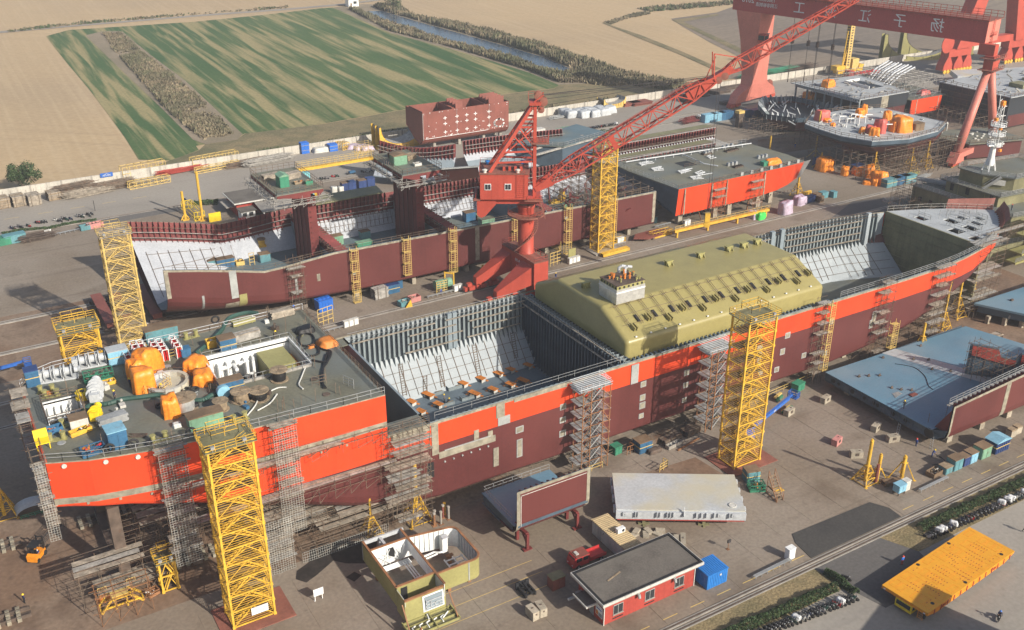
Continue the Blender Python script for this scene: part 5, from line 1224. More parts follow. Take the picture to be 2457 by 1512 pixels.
#SHIP B (dark red hull behind, still open)
YB=223.6;HB=17.4
shipB=obj('open_hull','second hull behind the crane, dark red, open, with two tall bulkheads','ship',(38,YB,2))
def B_top(x):return lerp(x,[(38,17.2),(45,15.8),(52,14.2),(59.5,12.4),(64,12.5),(76,13.4),(106,12.9),(140,12.4),(170,12.1)])
def B_zc(x):return lerp(x,[(38,11),(50,8),(65,5.6),(85,4.4)])
def B_zk(x):return lerp(x,[(38,3.2),(48,2.3),(60,2.)])
def B_n(x):return lerp(x,[(38,2.),(55,2.6),(75,5),(90,7)])
XB=[38,41,45,49,53,57,59.5,62,65,70,76,84,92,106,120,135,150,160,170]
def B_shell(far):
 b=MB();s=1 if far else-1;cols=[]
 for x in XB:
  zc,zk,n=B_zc(x),B_zk(x),B_n(x);P=[(x,YB+s*HB,B_top(x)),(x,YB+s*HB,B_top(x)-.5),(x,YB+s*HB,zc)]
  for k in range(1,11):a=pi/2*k/10;P.append((x,YB+s*HB*max(0,cos(a))**(2/n),zc-(zc-zk)*sin(a)**(2/n)))
  cols.append(P)
 for i in range(len(XB)-1):
  for j in range(len(cols[0])-1):
   b.k=1 if j==0 else 0;b._a([cols[i][j],cols[i+1][j],cols[i+1][j+1],cols[i][j+1]],[(0,1,2,3)])
 b.mk('side_shell',['wine','primer'],shipB)
B_shell(False);B_shell(True)
yb=YB-HB
def B_hw(x,z):
 zc,zk,n=B_zc(x),B_zk(x),B_n(x);return HB if z>=zc else HB*max(0.,1-((zc-z)/(zc-zk))**n)**(1/n)
def bandB(x0,x1,z0,z1,m):MB().grid([[(x,YB-B_hw(x,z)-.05,z)for x in(x0,(x0+x1)/2,x1)]for z in[z1+(z0-z1)*i/6 for i in range(7)]]).mk('seam_band',m,shipB)
for x0,x1,z0,z1,m in[(38.,38.9,10.5,16.6,'primer'),(51.6,53.2,7.4,14.,'ash'),(53.3,55.,4.5,8.,'olive'),(50.2,53.2,4.3,6.4,'primer'),(45.2,45.7,5.6,9.6,'ash'),(66.2,66.8,5.,9.,'ash'),(71.5,72.3,7.2,9.,'primer'),(113.2,114.4,3.6,12.6,'primer'),(128.5,129.7,5.8,12.3,'ash'),(169.,169.9,3.2,12.,'primer'),(80.3,81.1,6.8,7.7,'ash'),(140,140.8,9.5,10.2,'ash'),(127.4,128,5.8,6.4,'ash')]:bandB(x0,x1,z0,z1,m)
MB().ext([(170,yb+.1,12),(170,yb+.1,4.5),(170,YB-15,2.2),(170,YB-13.5,3.4),(170,yb+1.5,5),(170,yb+1.,12)],(.15,0,0)).mk('cut_edge','primer',shipB)
BT=4.2
fl=lambda x:lerp(x,[(38,219),(50,226),(62,235),(66,236.),(170,235.6)])
MB().grid([[(x,YB-B_hw(x,BT)+.4,BT)for x in XB],[(x,fl(x),BT)for x in XB]]).mk('tank_top','denim_deck',shipB)
zs=lambda x:B_top(x)-4.6
MB().grid([[(x,fl(x),BT+.01)for x in XB],[(x,YB+HB-.9,max(zs(x),7.6))for x in XB]]).mk('hopper_plating','chalk',shipB)
MB().grid([[(x,YB+HB-.9,max(zs(x),7.6))for x in XB],[(x,YB+HB-.15,B_top(x))for x in XB]]).mk('inner_side','maroon',shipB)
MB().grid([[(x,yb+.35,B_top(x))for x in XB]]+[[(x,YB-B_hw(x,z)+.35,z)for x in XB]for z in(10,7,BT)]).mk('inner_side','slate',shipB)
def frames_B(x0,x1,step):
 n=int((x1-x0)/step);p=None
 for i in range(n+1):
  x=x0+i*step;zt=B_top(x);y=YB+HB
  if p is None:p=MB().pvx([(y-.7,-5.2),(y-1.5,-5.),(y-1.15,-3.6),(y-1.2,-.6),(y-.75,.15),(y-.1,.15)],x-.04,x+.04).box(x-.2,y-1.2,-3.6,x+.2,y-1.14,-.7).mk('side_frame','maroon',shipB);p.location.z+=zt;px=x;z0=zt
  else:again(p,x-px,0,zt-z0)
frames_B(38.8,76,1.25);frames_B(80.5,105,1.2);frames_B(109,168,1.2)
for k,dz in enum((-1.,-2.2,-3.6)):
 b=MB()
 for a,c in zip(XB[:-1],XB[1:]):b.bar((a,YB+HB-1.55,B_top(a)+dz),(c,YB+HB-1.55,B_top(c)+dz),.35 if k else .08,.08)
 b.mk('stage_board','driftwood' if k else 'scaffold',shipB)
b=MB();f=lambda x,t:(x,fl(x)+(YB+HB-.9-fl(x))*t-.1,BT+(max(zs(x),7.6)-BT)*t+.15)
for i in range(9):x=40+i*2.6;b.bar(f(x,.05),f(x+.3,.8),.09)
for t_ in(.25,.5,.75):b.bar(f(40,t_),f(50,t_),.07);b.bar(f(50,t_),f(57,t_),.07)
for i in range(20):x=81+i*1.25;b.bar(f(x,.3),f(x+.7,1.),.07);b.bar(f(x,.35),(x,fl(x)+1,8.6),.06)
for t_ in(.3,.6,.9):b.bar(f(81,t_),f(105,t_),.07)
for i in range(18):x=110+i*1.2;b.bar(f(x,.3),f(x+.6,1.),.07)
for t_ in(.3,.6,.9):b.bar(f(109,t_),f(132,t_),.07)
b.mk('staging_rods','scaffold',shipB)
for i,x in enum((77.6,106.6,134.5)):
 MB().box(x,yb+.6,BT,x+.3,YB+HB-1,12.6).box(x+2.1,yb+.6,BT,x+2.4,YB+HB-1,12.6).mk('cross_bulkhead','steel',shipB)
 MB().box(x-.01,yb+.7,10.4,x-.04,YB+HB-1.2,12.5).mk('red_strake','maroon',shipB)
 br=None
 for k in range(24):
  y=yb+1.2+k*1.35
  if br is None:br=MB().box(x-.5,y-.05,11.6,x+2.9,y+.05,12.7).pvx([(y,12.7),(y+1.,12.7),(y+.5,13.1)],x-.1,x+2.4).mk('bracket','maroon',shipB);y0=y
  else:again(br,0,y-y0)
 b=MB()
 for k in range(10):y=yb+2+ru(0,30);b.bar((x-1,y,12.5),(x+3.5,y+ru(-3,3),13.2),.14)
 b.rail([(x-.8,yb+1,12.2),(x-.8,YB+14,12.2)],1.1,2.2,.06,2);b.mk('walk_rails','scaffold',shipB)
def tall_wall(x,w,y0,y1,z1,plx0,plx1,ply0,ply1,lab,corr):
 b=MB();P=[];n=corr
 for i in range(n*2+1):
  y=y0+(y1-y0)*i/(n*2);P.append((x if i%2==0 else x-.55,y))
 b.prism([(p[0],p[1])for p in P]+[(x+w,y1),(x+w,y0)],BT,z1);b.mk('corrugated_wall','maroon',shipB)
 b=MB()
 for i in range(n):
  y=y0+(y1-y0)*(i+.5)/n;b.box(x-.7,y-.12,BT+1,x-.5,y+.12,z1)
 b.mk('wall_rib','wine',shipB)
 MB().box(x-.2,y0-.15,BT,x+w+.2,y0-.01,z1).mk('end_plate','maroon',shipB)
 for z in[BT+1.2+1.3*i for i in range(int((z1-BT-1)/1.3))]:MB().box(x+.2,y0-.3,z,x+.6,y0-.15,z+.3).mk('lug','wine',shipB)
 MB().box(plx0,ply0,z1+1.9,plx1,ply1,z1+2.2).mk('platform','khaki',shipB)
 b=MB()
 for yy in np.linspace(ply0,ply1,6):b.pvy([(x,z1),(x,z1+1.9),(plx0,z1+1.9),(plx0,z1+1.5)],yy-.08,yy+.08).pvy([(x+w,z1),(plx1,z1+1.5),(plx1,z1+1.9),(x+w,z1+1.9)],yy-.08,yy+.08)
 b.box(plx0,ply0,z1+1.2,plx1,ply0+.12,z1+1.9).box(plx0,ply1-.1,z1+1.2,plx1,ply1,z1+1.9).box(plx0,ply0,z1+1.2,plx0+.1,ply1,z1+1.9);b.mk('platform_web','maroon',shipB)
 z=z1+2.2
 MB().rail([(plx0,ply0,z),(plx1,ply0,z),(plx1,ply1,z),(plx0,ply1,z),(plx0,ply0,z)],1.4,1.3,.07,2).mk('railing','scaffold',shipB)
 b=MB();grid_of(b,plx0-1.2,plx1+1.2,ply0-1.4,ply0-.2,z1-1.2,z1+.4,6,1,1,.08);grid_of(b,plx0-1.6,plx0-.2,ply0,ply1,z1-.6,z1+1.2,1,7,2,.08);b.box(plx0-1,ply0-1.3,z1-.6,plx1+1,ply0-.3,z1-.5).box(plx0-1.4,ply0,z1+.3,plx0-.4,ply1,z1+.4).box(plx1+.1,ply0+2,z1-.2,plx1+1.3,ply1-4,z1-.1);b.mk('hung_scaffold','driftwood',shipB,kind='stuff')
 return z
Z1=tall_wall(75.,1.7,218.,229.,23.8,67.,78.2,215.6,234.6,'a',4)
Z2=tall_wall(103.,1.7,217.6,231.,23.6,98.4,109.,215.2,235.,'b',5)
cab('green shed with a pitched roof on the left bulkhead platform',(70.6,221.6,Z1),2.2,3.,2.6,'green','sage',gable=.6,rz=0);planks('pale plank stack on the left bulkhead platform',(74.,226.,Z1),4.6,2.2,1.4,'driftwood',.15,m2='plank');planks('pale plank stack on a rack behind the green shed',(70,228.5,Z1),4.2,1.8,1.1,'plank',.1)
skip('small green bin on the left bulkhead platform',(76.2,219.6,Z1),1.6,1.,.9,'green',['timber','yellow']);skip('low tray of rusty fittings on the left bulkhead platform',(74.4,221.4,Z1),2.2,1.2,.6,'timber',['copper','umber'])
cab('pale green shed with a brown roof on the right bulkhead platform',(101.6,224.2,Z2),3.6,2.6,2.4,'sage','rusty',gable=.5);planks('dark plank rack on the right bulkhead platform',(105.6,226.5,Z2),3.6,2.,1.2,'timber',.5);planks('weathered board stack at the back of the right bulkhead platform',(103.5,230.5,Z2),3.6,1.6,1.2,'umber',.3);skip('open tray of cable on the right bulkhead platform',(105,220.6,Z2),1.8,1.2,.7,'dingy',['jet','umber'])
br=obj('gangway','yellow gangway beam bridging the two bulkhead platforms','gangway',(88,233,Z1));MB().box(78.2,232.4,Z1-.75,98.4,233.6,Z1-.1).mk('beam','yellow',br);MB().rail([(78.2,232.4,Z1-.1),(98.4,232.4,Z1-.1)],1.6,1.4,.05,3).rail([(78.2,233.6,Z1-.1),(98.4,233.6,Z1-.1)],1.6,1.4,.05,3).mk('railing','straw',br)
scaffold('yellow stair scaffold at the right end of the gangway',94.5,98.5,233.8,235.4,Z1-.1,Z1+2.6,4,1,2,m='straw',boards=False,group=None,seed=31)
tag(MB().ext([at(876,742*0+492,13.4),at(902,508*0+506,13.4),at(1065*0+918,0+466,13.4),at(897,455,13.4)][:0]or[(83.5,239.6,13.3),(103.6,239.8,13.3),(104.5,246.,13.3),(84.,246.2,13.3)],(0,0,.3)).mk('deck_plate','moss'),'flat grey green deck plate laid along the far side of the second hull','deck plate')
def tall_vent(label,c,m,mc='rusty'):
 t=obj('vent_trunk',label,'vent',c,'vent trunks on the second hull');MB().cb(c,1.9,1.7,1.9).mk('stand',m,t);MB().lat((c[0],c[1],c[2]+1.9),[(.85,0),(.85,1.2),(.7,1.4)],12).mk('trunk',m,t);MB().lat((c[0],c[1],c[2]+3.3),[(1.1,0),(1.1,.25),(.2,.4)],12).mk('cowl',mc,t)
def Bz(px,py,k=3.51,x0=440,y0=720,z=4.2):v=at((x0+px/k)*.67204,(y0+py/k)*.67204,z);return(v.x,v.y,z)
tall_vent('yellow vent trunk in the left hold of the second hull',Bz(1745,625),'yellow');tall_vent('red orange vent trunk by the left tall bulkhead',Bz(2310,520),'salmon');tall_vent('yellow vent trunk with an arched opening under the jib',Bz(365,1030,3.437,1900,420),'yellow')
cab('pale teal box before the yellow vent trunk',Bz(1770,740),2.6,2.2,2.,'teal','rusty')
for i,q in enum([(1115,830),(1225,820),(1335,800)]):cab(('first of three rusty topped blue cabinets in the left hold','middle of three rusty topped blue cabinets in the left hold','last of three rusty topped blue cabinets in the left hold')[i],Bz(*q),2.2,2.,2.2,('teal','blue','blue')[i],'rusty',stripe='straw' if i else None)
skip('rusty yellow machine tray by the blue cabinets',Bz(1460,790),2.,1.6,1.1,'straw',['umber','yellow']);tag(MB().rail([Bz(1590,800),Bz(1650,790)],3.2,.9,.12,4).mk('step_stand','straw'),'yellow tube step stand in the left hold','step stand')
B2=lambda px,py,z=4.2:Bz(px,py,3.978,860,520,z)
cab('rusty green cabinet with hoses in the middle hold',B2(1370,1395),2.8,2.,2.4,'sage','rusty');skip('teal crate of fittings in the middle hold',B2(1210,1400),3.,1.7,1.3,'teal',['timber','copper']);cab('dark teal box with a rusty lid under the right tall bulkhead',B2(1760,1310),2.6,1.9,2.,'teal','rusty');cab('long green box near the edge of the middle hold',B2(1750,1440),4.2,1.8,1.5,'green','sage');planks('flat stack of grey boards near the edge of the middle hold',B2(2010,1410),3.8,1.6,.8,'driftwood',.1)
B3=lambda px,py,z=4.2:Bz(px,py,3.78,1340,420,z)
cab('blue cabinet with a brown lid in the open under the crane',B3(1265,1390),3.,2.2,2.6,'blue','rusty');cab('small rusty cabinet right of the blue one under the crane',B3(1400,1370),2.,1.6,1.4,'rusty','sage');cab('olive green box with a tan top at the hull edge under the crane',B3(1500,1440),4.,2.2,1.8,'sage','khaki');cab('teal box by the board pile under the crane',B3(800,1440),2.2,1.6,1.6,'teal','rusty');cab('pale blue box with a rusty lid by the board pile',B3(880,1480),2.2,1.8,2.2,'azure','rusty');planks('pile of fresh boards by the blue boxes under the crane',B3(785,1490),3.2,1.5,1.3,'timber',.1);planks('pile of thin boards behind the teal box',B3(690,1440),3.,1.6,.8,'plank',.1)
skip('yellow tray of cable by the yellow vent trunk',Bz(270,1050,3.437,1900,420),3.,1.6,.8,'yellow',['timber','yellow']);cab('green roofed box at the hull edge below the yellow vent trunk',Bz(440,1105,3.437,1900,420),3.6,1.6,1.2,'green','sage')
for q,kk,lab,top in[((1745,755,3.51,440,720),'stand','worker in blue by the teal box in the left hold','denim'),((2370,560,3.51,440,720),'walk','worker in blue by the red vent trunk','denim'),((395,935,3.437,1900,420),'stand','worker in blue behind the yellow vent trunk, left one','denim'),((418,940,3.437,1900,420),'stand','worker in blue behind the yellow vent trunk, right one','denim')]:
 man(lab,Bz(*q),ru(0,6),kk,top,'denim',hat='helmet_red')
b=MB()
for i in range(60):
 x=ru(146,168);y=ru(208,228);b.bar((x,y,5+ru(0,6)),(x+ru(-4,4),y+ru(-3,3),6+ru(0,6)),ru(.1,.35))
tag(b.mk('steel_jumble','maroon'),'jumble of red and brown beams inside the right end of the second hull','steel jumble');b=MB();grid_of(b,150,172,212,234,4.2,11.5,8,6,4,.09);tag(b.mk('tube_scaffold','scaffold'),'dense tube scaffold in the shade at the right end of the second hull','scaffold')
MB().rail([(40,yb+.2,B_top(40)),(50,yb+.2,B_top(50)),(59.5,yb+.2,B_top(59.5)),(76,yb+.2,B_top(76)),(120,yb+.2,B_top(120)),(169,yb+.2,B_top(169))],1.1,2.4,.06,2).mk('edge_railing','scaffold',shipB)
for i,x in enum((80.6,94.,106.5)):ladder_frame(('yellow ladder frame on the second hull, left of three','yellow ladder frame on the second hull, short middle one','yellow ladder frame on the second hull, right of three')[i],x,yb-1.4,(.1,4.2,2.2)[i],13.2,1.7)
for i,x in enum((124.6,140.5,155.)):ladder_frame(('yellow ladder frame just right of the crane column','rusty yellow ladder frame left of the middle tower','yellow ladder frame right of the middle tower')[i],x,yb-1.4,.1,12.8,1.8)
scaffold('plank scaffold tower on the second hull near the stern end',64.6,67.8,yb-2.,yb-.3,.1,14,2,1,7,group=None,seed=33)
for i,(x,y)in enum([(82,209.6),(97,209.2),(112,209.4),(124,209),(136,209.4),(148,209),(163,209.2),(72,210.5)]):stool('concrete block under the bilge of the second hull',(x,y,0),1.,1.8,2.1,group='blocks under the second hull')
for i in range(9):stool('concrete block on the keel line of the second hull',(58+12.5*i,YB,0),1.2,2.4,2.,group='keel line of the second hull')
def cradle_car(label,x,y0,y1):
 t=obj('launch_trolley',label,'trolley',(x,(y0+y1)/2,0),'pinkish launch trolleys at the stern of the second hull');MB().box(x-1.,y0,1.2,x+1.,y1,2.2).mk('beam','russet',t);MB().box(x-1.2,y0,2.2,x+1.2,y1,2.35).mk('top_flange','dingy' if False else 'russet',t)
 for y in(y0+.8,y1-.8):
  MB().box(x-1.8,y-.8,.5,x+1.8,y+.8,1.2).mk('bogie','umber',t)
  for s in(-1.1,0,1.1):MB().lat((x+s,y-.25,.45),[(.4,0),(.4,.5)],10,'y').mk('wheel','iron',t)
for i,(x,a,c)in enum([(27.6,218.6,237),(31.5,218.6,237),(37.5,218.2,237.4),(48,218,238)]):cradle_car(('outermost pinkish launch trolley on the rails','second pinkish launch trolley on the rails','launch trolley half under the end of the second hull','launch trolley fully under the second hull')[i],x,a,c)
lattice_tower('pale yellow access tower at the stern end of the second hull',27.2,206.8,5.6,3.6,26.4,10,m='straw')
lattice_tower('yellow access tower under the jib by the second hull',147.4,201.2,5.,3.6,28.4,11,m='yellow',base=None);tag(MB().box(146,200,0,154,206,.35).mk('tower_base','concrete'),'pale concrete base of the tower under the jib','concrete base')
#ORANGE DECK BLOCK
ob=obj('deck_block','wide green deck block with bright orange side on supports',HK,(200,219,3.5))
xo=[176.4,186,196,206,216,221,225.6]
ytop=[204.3,204.2,204.2,204.3,204.6,205.,205.6];ybot=[205.,205.,205.,205.3,206.,206.8,207.9];zbot=[4.,4.,4.,4.1,4.6,5.2,6.2]
b=MB();b.grid([[(x,y,12.)for x,y in zip(xo,ytop)],[(x,y,z)for x,y,z in zip(xo,ybot,zbot)]]);b.mk('side_shell','flame',ob)
MB().prism([(176.4,204.4),(206,204.4),(216,204.7),(221,205.1),(226,205.7),(226.6,214),(225.,230),(200,232.5),(175.2,234.2),(174.6,225)],11.7,12.).mk('deck','khaki',ob)
b=MB();b.grid([[(x,y,z)for x,y,z in zip(xo,ybot,zbot)],[(x-.5,219,z+3.2)for x,z in zip(xo,zbot)],[(x-1,232,z+5.5)for x,z in zip(xo,zbot)]]);b.mk('underside','slate',ob)
MB().grid([[(176.4,204.4,11.7),(176.4,205.1,4.)],[(176.2,212,11.7),(176.2,212,6.2)],[(175.4,226,11.7),(175.4,226,9.)],[(175.2,234,11.7),(175.2,234,10.2)]]).mk('end_shell','slate',ob)
MB().grid([[(225.6,205.6,12.),(225.6,207.9,6.2)],[(227.2,204.6,12.6),(226.4,207.2,6.6)]]).mk('end_flange','ash',ob)
for x in(178.5,188.4,193.9,208.5):MB().box(x,204.1,4.2,x+.35,204.25,11.8).mk('seam_band','primer',ob)
b=MB()
for i in range(34):b.cb((177.5+i*1.4,205.,3.8),.3,.2,.4)
b.mk('edge_clips','umber',ob,kind='stuff')
MB().box(191.2,219.6,11.96,196.,224.4,12.04).mk('hatch_opening','black',ob);MB().rail([(190.8,219.2,12),(196.4,219.2,12),(196.4,224.8,12)],1.1,1.6,.06,2).mk('hatch_rail','scaffold',ob)
P=[(176.6,204.8,12),(206,204.8,12),(225.6,206,12)];MB().rail(P,1.1,1.6,.06,2).mk('railing','scaffold',ob);MB().rail([(176.5,205,12),(175.2,234,12),(200,232.4,12),(224.8,230,12)],1.1,1.6,.06,2).mk('railing','zinc',ob)
b=MB().path([(178,230.8,12.7),(183,230.6,12.7),(184,229.9,12.9),(223.5,226.2,12.9)],.16,6).path([(198,229,12.6),(197,218,12.6),(199,214,12.6)],.16,6)
for i in range(12):b.bar((185+i*3.2,229.8-.09*i*3.2,12),(185+i*3.2,229.8-.09*i*3.2,12.9),.12)
b.mk('deck_pipe','ivory',ob)
for i,(x,y,L)in enum([(186,215,6),(189,211,5),(181,221,4),(185.5,209,4),(203,222,3),(181,227,5)]):
 b=MB()
 for k in range(4):b.bar((x,y+k*.5,12.2+.1*k),(x+L*ru(.6,1),y+k*.5+ru(-1,1),12.2+.1*k),.18)
 b.bar((x,y,12),(x,y,13.2),.14);b.bar((x+1.5,y,12),(x+1.5,y,13.4),.14);tag(b.mk('pipe_bundle','ivory'),'bundle of white pipes on the green deck block','pipes','white pipe bundles on the deck block')
for i,(x,y)in enum([(203,214),(204.5,214),(206,214),(216,215),(217.5,215),(219,215),(205,226.5),(206.5,226.8),(208,227.2),(214,228.5),(216,228.8),(218,229)]):
 tag(MB().pvy([(x-.45,12),(x+.45,12),(x+.45,12.6),(x+.25,13),(x-.25,13),(x-.45,12.6)],y-.4,y+.4).mk('mooring_chock','zinc'),'grey mooring chock on the green deck block','chock','deck chocks')
for i in range(7):x=200+i*3.8;MB().cb((x,205. if i<5 else 205.6,12),1.,.5,1.).mk('edge_chock','ash',ob)
for i,(x,y)in enum([(204,226),(212,224.5),(214,225),(203,211)]):
 b=MB();b.box(x,y,12,x+3.4,y+.1,12.4).box(x,y+1.4,12,x+3.4,y+1.5,12.4);[b.box(x+k*.8,y,12,x+k*.8+.1,y+1.5,12.5)for k in range(5)];tag(b.mk('grating_frame','umber'),'dark slotted frame on the green deck block','frame','dark frames on the deck block')
tag(MB().drape((215.5,208.6,12),4.6,2.2,1.5,6,.2,8,.8).mk('orange_hoses','amber',None,True),'heap of orange hoses at the right end of the deck block','hose heap');cab('green pump box among the orange hoses',(212.4,208.8,12),2.,1.6,1.2,'green')
scaffold('plank scaffold on the orange side, left one',188.9,192.6,202.6,204.,1,12,2,1,5,group='scaffolds on the orange block',seed=40,m='ochre');scaffold('plank scaffold on the orange side, right one',203.4,207.,202.8,204.1,1,12,2,1,5,group='scaffolds on the orange block',seed=41,m='ochre')
for x,y in[(180.5,208.3),(193,207.6),(198,207.2),(210,208),(216,209),(184,222),(200,222),(214,222)]:stool('pale concrete support under the orange block',(x,y,0),1.5,1.5,4. if y<210 else 6.5,group='supports under the orange block')
MB().tube((188,207,0),(185.5,206,4),.15).tube((205,206.5,0),(205,206.3,4.2),.2).mk('prop','ochre',ob)
#hull pieces behind ship B
def flared(name,label,x0,y0,x1,y1,n,zt=12,curve=.0,bt=3.,dep=7.5,ins=4.2):
 t=obj(name,label,HK,((x0+x1)/2,(y0+y1)/2,bt));a=Vec((x0,y0,0));c=Vec((x1,y1,0));d=(c-a).normalized();q=Vec((d.y,-d.x,0))
 def P(s,off,z):p=a.lerp(c,s)+q*(off+curve*4*s*(1-s));return(p.x,p.y,z)
 S=[i/14 for i in range(15)];sag=lambda s:-1.3*sin(pi*s)*(1 if curve>=0 else 0)
 MB().grid([[P(s,-.6,zt+sag(s))for s in S],[P(s,.3,zt-ins+sag(s))for s in S]]).mk('upper_plating','maroon',t);MB().grid([[P(s,.3,zt-ins+sag(s))for s in S],[P(s,dep*.5,bt+2.2)for s in S],[P(s,dep,bt)for s in S]]).mk('lower_plating','chalk',t)
 MB().grid([[P(s,-.75,zt+sag(s))for s in S],[P(s,.0,zt-ins)for s in S],[P(s,dep+.1,bt-.25)for s in S]]).mk('outer_shell','steel',t)
 for i in range(n):s=(i+.5)/n;u=sag(s);MB().ext([P(s,-.6,zt+u),P(s,.5,zt+u),P(s,.9,zt-ins*.5+u),P(s,1.,zt-ins+u),P(s,.9,zt-ins-.8+u),P(s,.1,zt-ins+u)],tuple(d*.1)).mk('side_frame','maroon',t)
 b=MB()
 for dz in(-1.2,-2.4):
  for i in range(14):b.bar(P(S[i],1.3,zt+dz+sag(S[i])),P(S[i+1],1.3,zt+dz+sag(S[i+1])),.3,.1)
 b.mk('stage_board','driftwood',t);return t
flared('hull_section','curved hull side with red frames and white belly behind the right bulkhead platform',125.5,291.5,144.6,275.2,21,12.2,1.6)
flared('hull_section','curved hull side with red frames and white belly behind the crane mast',148.6,277.6,184,273.4,30,12.,-.8)
hs=obj('hull_section_side','dark red flat hull side piece left of the crane house',HK,(140,268,1.5));MB().ext([(131.6,266.6,8.3),(145.5,262.5,7.9),(149.6,268.5,1.8),(135.8,272.,1.4)],(.1,.4,.1)).mk('side_shell','wine',hs);MB().bar((131.6,266.4,8.4),(147,262.,8.2),.9,.3).mk('top_edge','ash',hs);MB().prism([(128,274),(136,272),(150,270),(150,280),(132,288)],2.2,2.4).mk('floor','denim_deck',hs)
bd=obj('deck_slab','flat grey blue deck slab behind the jib',HK,(182,272,9));MB().prism([(164.5,273.5),(177,262.2),(199,268),(196,283)],9.6,10.).mk('deck','denim_deck',bd);MB().prism([(166,273),(177,263),(198,268.4),(195,281)],3.,9.6).mk('side_shell','slate',bd);MB().rail([(164.5,273.5,10),(177,262.2,10),(199,268,10)],1.2,1.8,.07,2).mk('railing','zinc',bd)
for yy in(267,262):
 b=MB().bar((166,yy,8.8),(190,yy+3,9.8),.8,.5);b.mk('edge_strake','driftwood',bd)
def frame_wall(label,x0,x1,y,z0,z1,n):
 t=obj('frame_wall',label,HK,((x0+x1)/2,y,z0));MB().box(x0,y,z0,x1,y+.3,z1).mk('plating','maroon',t);MB().pvx([(y,z0+2),(y-7,z0-3),(y-7,z0-3.3),(y+.3,z0+1.4)],x0,x1).mk('hopper','chalk',t);p=None
 for i in range(n):
  x=x0+.3+i*(x1-x0-.6)/(n-1)
  if p is None:p=MB().box(x-.06,y-1.,z0+1.4,x+.06,y,z1+.1).box(x-.3,y-1.02,z1-.6,x+.3,y-.96,z1+.1).mk('side_frame','maroon',t);xx=x
  else:again(p,x-xx)
 MB().box(x0,y-1.5,(z0+z1)/2,x1,y-1.,(z0+z1)/2+.12).box(x0,y-1.1,z1,x1,y-.4,z1+.12).mk('stage_board','driftwood',t);MB().rail([(x0,y-1.5,(z0+z1)/2),(x1,y-1.5,(z0+z1)/2)],1.,2,.07,2).mk('railing','scaffold',t);MB().box(x0,y+.3,z1-.4,x1,y+4,z1).mk('top_deck','moss',t);return t
frame_wall('long row of red frames behind the orange block, upper one',186,229,250.,7.,12.,38)
frame_wall('short row of red frames behind the orange block, lower nearer one',181,222,241.6,5.,9.8,30)
bw=obj('box_girder_end','red brown end piece with shelves between the two frame rows',HK,(182,246,5));MB().box(177,241,4,180.6,249,9.6).box(222.4,238,4,229,250,8).mk('web','maroon',bw);MB().box(176.8,240.8,9.6,180.8,249.2,9.8).box(222.4,238,8,229,250,8.2).mk('top_plate','driftwood',bw)
#SLEWING JIB CRANE
def text_mesh(txt,size,name,m,parent,loc,rot,ext=.04,align='CENTER',sx=1.):
 cu=bpy.data.curves.new('t','FONT');cu.body=txt;cu.size=size;cu.extrude=ext;cu.align_x=align;cu.align_y='CENTER';cu.resolution_u=3
 o=bpy.data.objects.new('t',cu);COL.objects.link(o);dg=bpy.context.evaluated_depsgraph_get();me=bpy.data.meshes.new_from_object(o.evaluated_get(dg));bpy.data.objects.remove(o)
 me.materials.clear();me.materials.append(M[m]);r=bpy.data.objects.new(name,me);COL.objects.link(r);r.parent=parent;r.location=loc;r.rotation_euler=rot;r.scale=(sx,1,1);return r
cr=obj('jib_crane','tall red slewing jib crane on a box portal between the two hulls','crane',(0,0,0))
Hc=obj('crane_housing','','',(0,0,0));bpy.data.objects.remove(Hc)
def crn(name,mb,m,smooth=False):return mb.mk(name,m,cr,smooth)
ox,oy=118.6,191.
rot=radians(-31);cr_c,cr_s=cos(-rot),sin(-rot)
def L(x,y,z):return((x-ox)*cr_c-(y-oy)*cr_s,(x-ox)*cr_s+(y-oy)*cr_c,z)
def lbox(b,x0,y0,z0,x1,y1,z1):return b._a([L(x0,y0,z0),L(x1,y0,z0),L(x1,y1,z0),L(x0,y1,z0),L(x0,y0,z1),L(x1,y0,z1),L(x1,y1,z1),L(x0,y1,z1)],[(0,3,2,1),(4,5,6,7),(0,1,5,4),(1,2,6,5),(2,3,7,6),(3,0,4,7)])
crn('portal_beam',lbox(MB(),116.3,183.5,4.4,120.2,198.3,10.),'vermilion')
crn('portal_deck',lbox(MB(),116.2,183.4,10.,120.3,198.4,10.12),'worn_red')
b=MB()
for q in([(116.4,183.6),(120.1,183.6),(120.1,198.2),(116.4,198.2),(116.4,183.6)],):b.rail([L(x,y,10.1)for x,y in q],1.2,1.6,.06,2)
crn('portal_railing',b,'vermilion')
crn('portal_post',lbox(MB(),116.5,183.7,.4,120.,187.4,4.4),'vermilion')
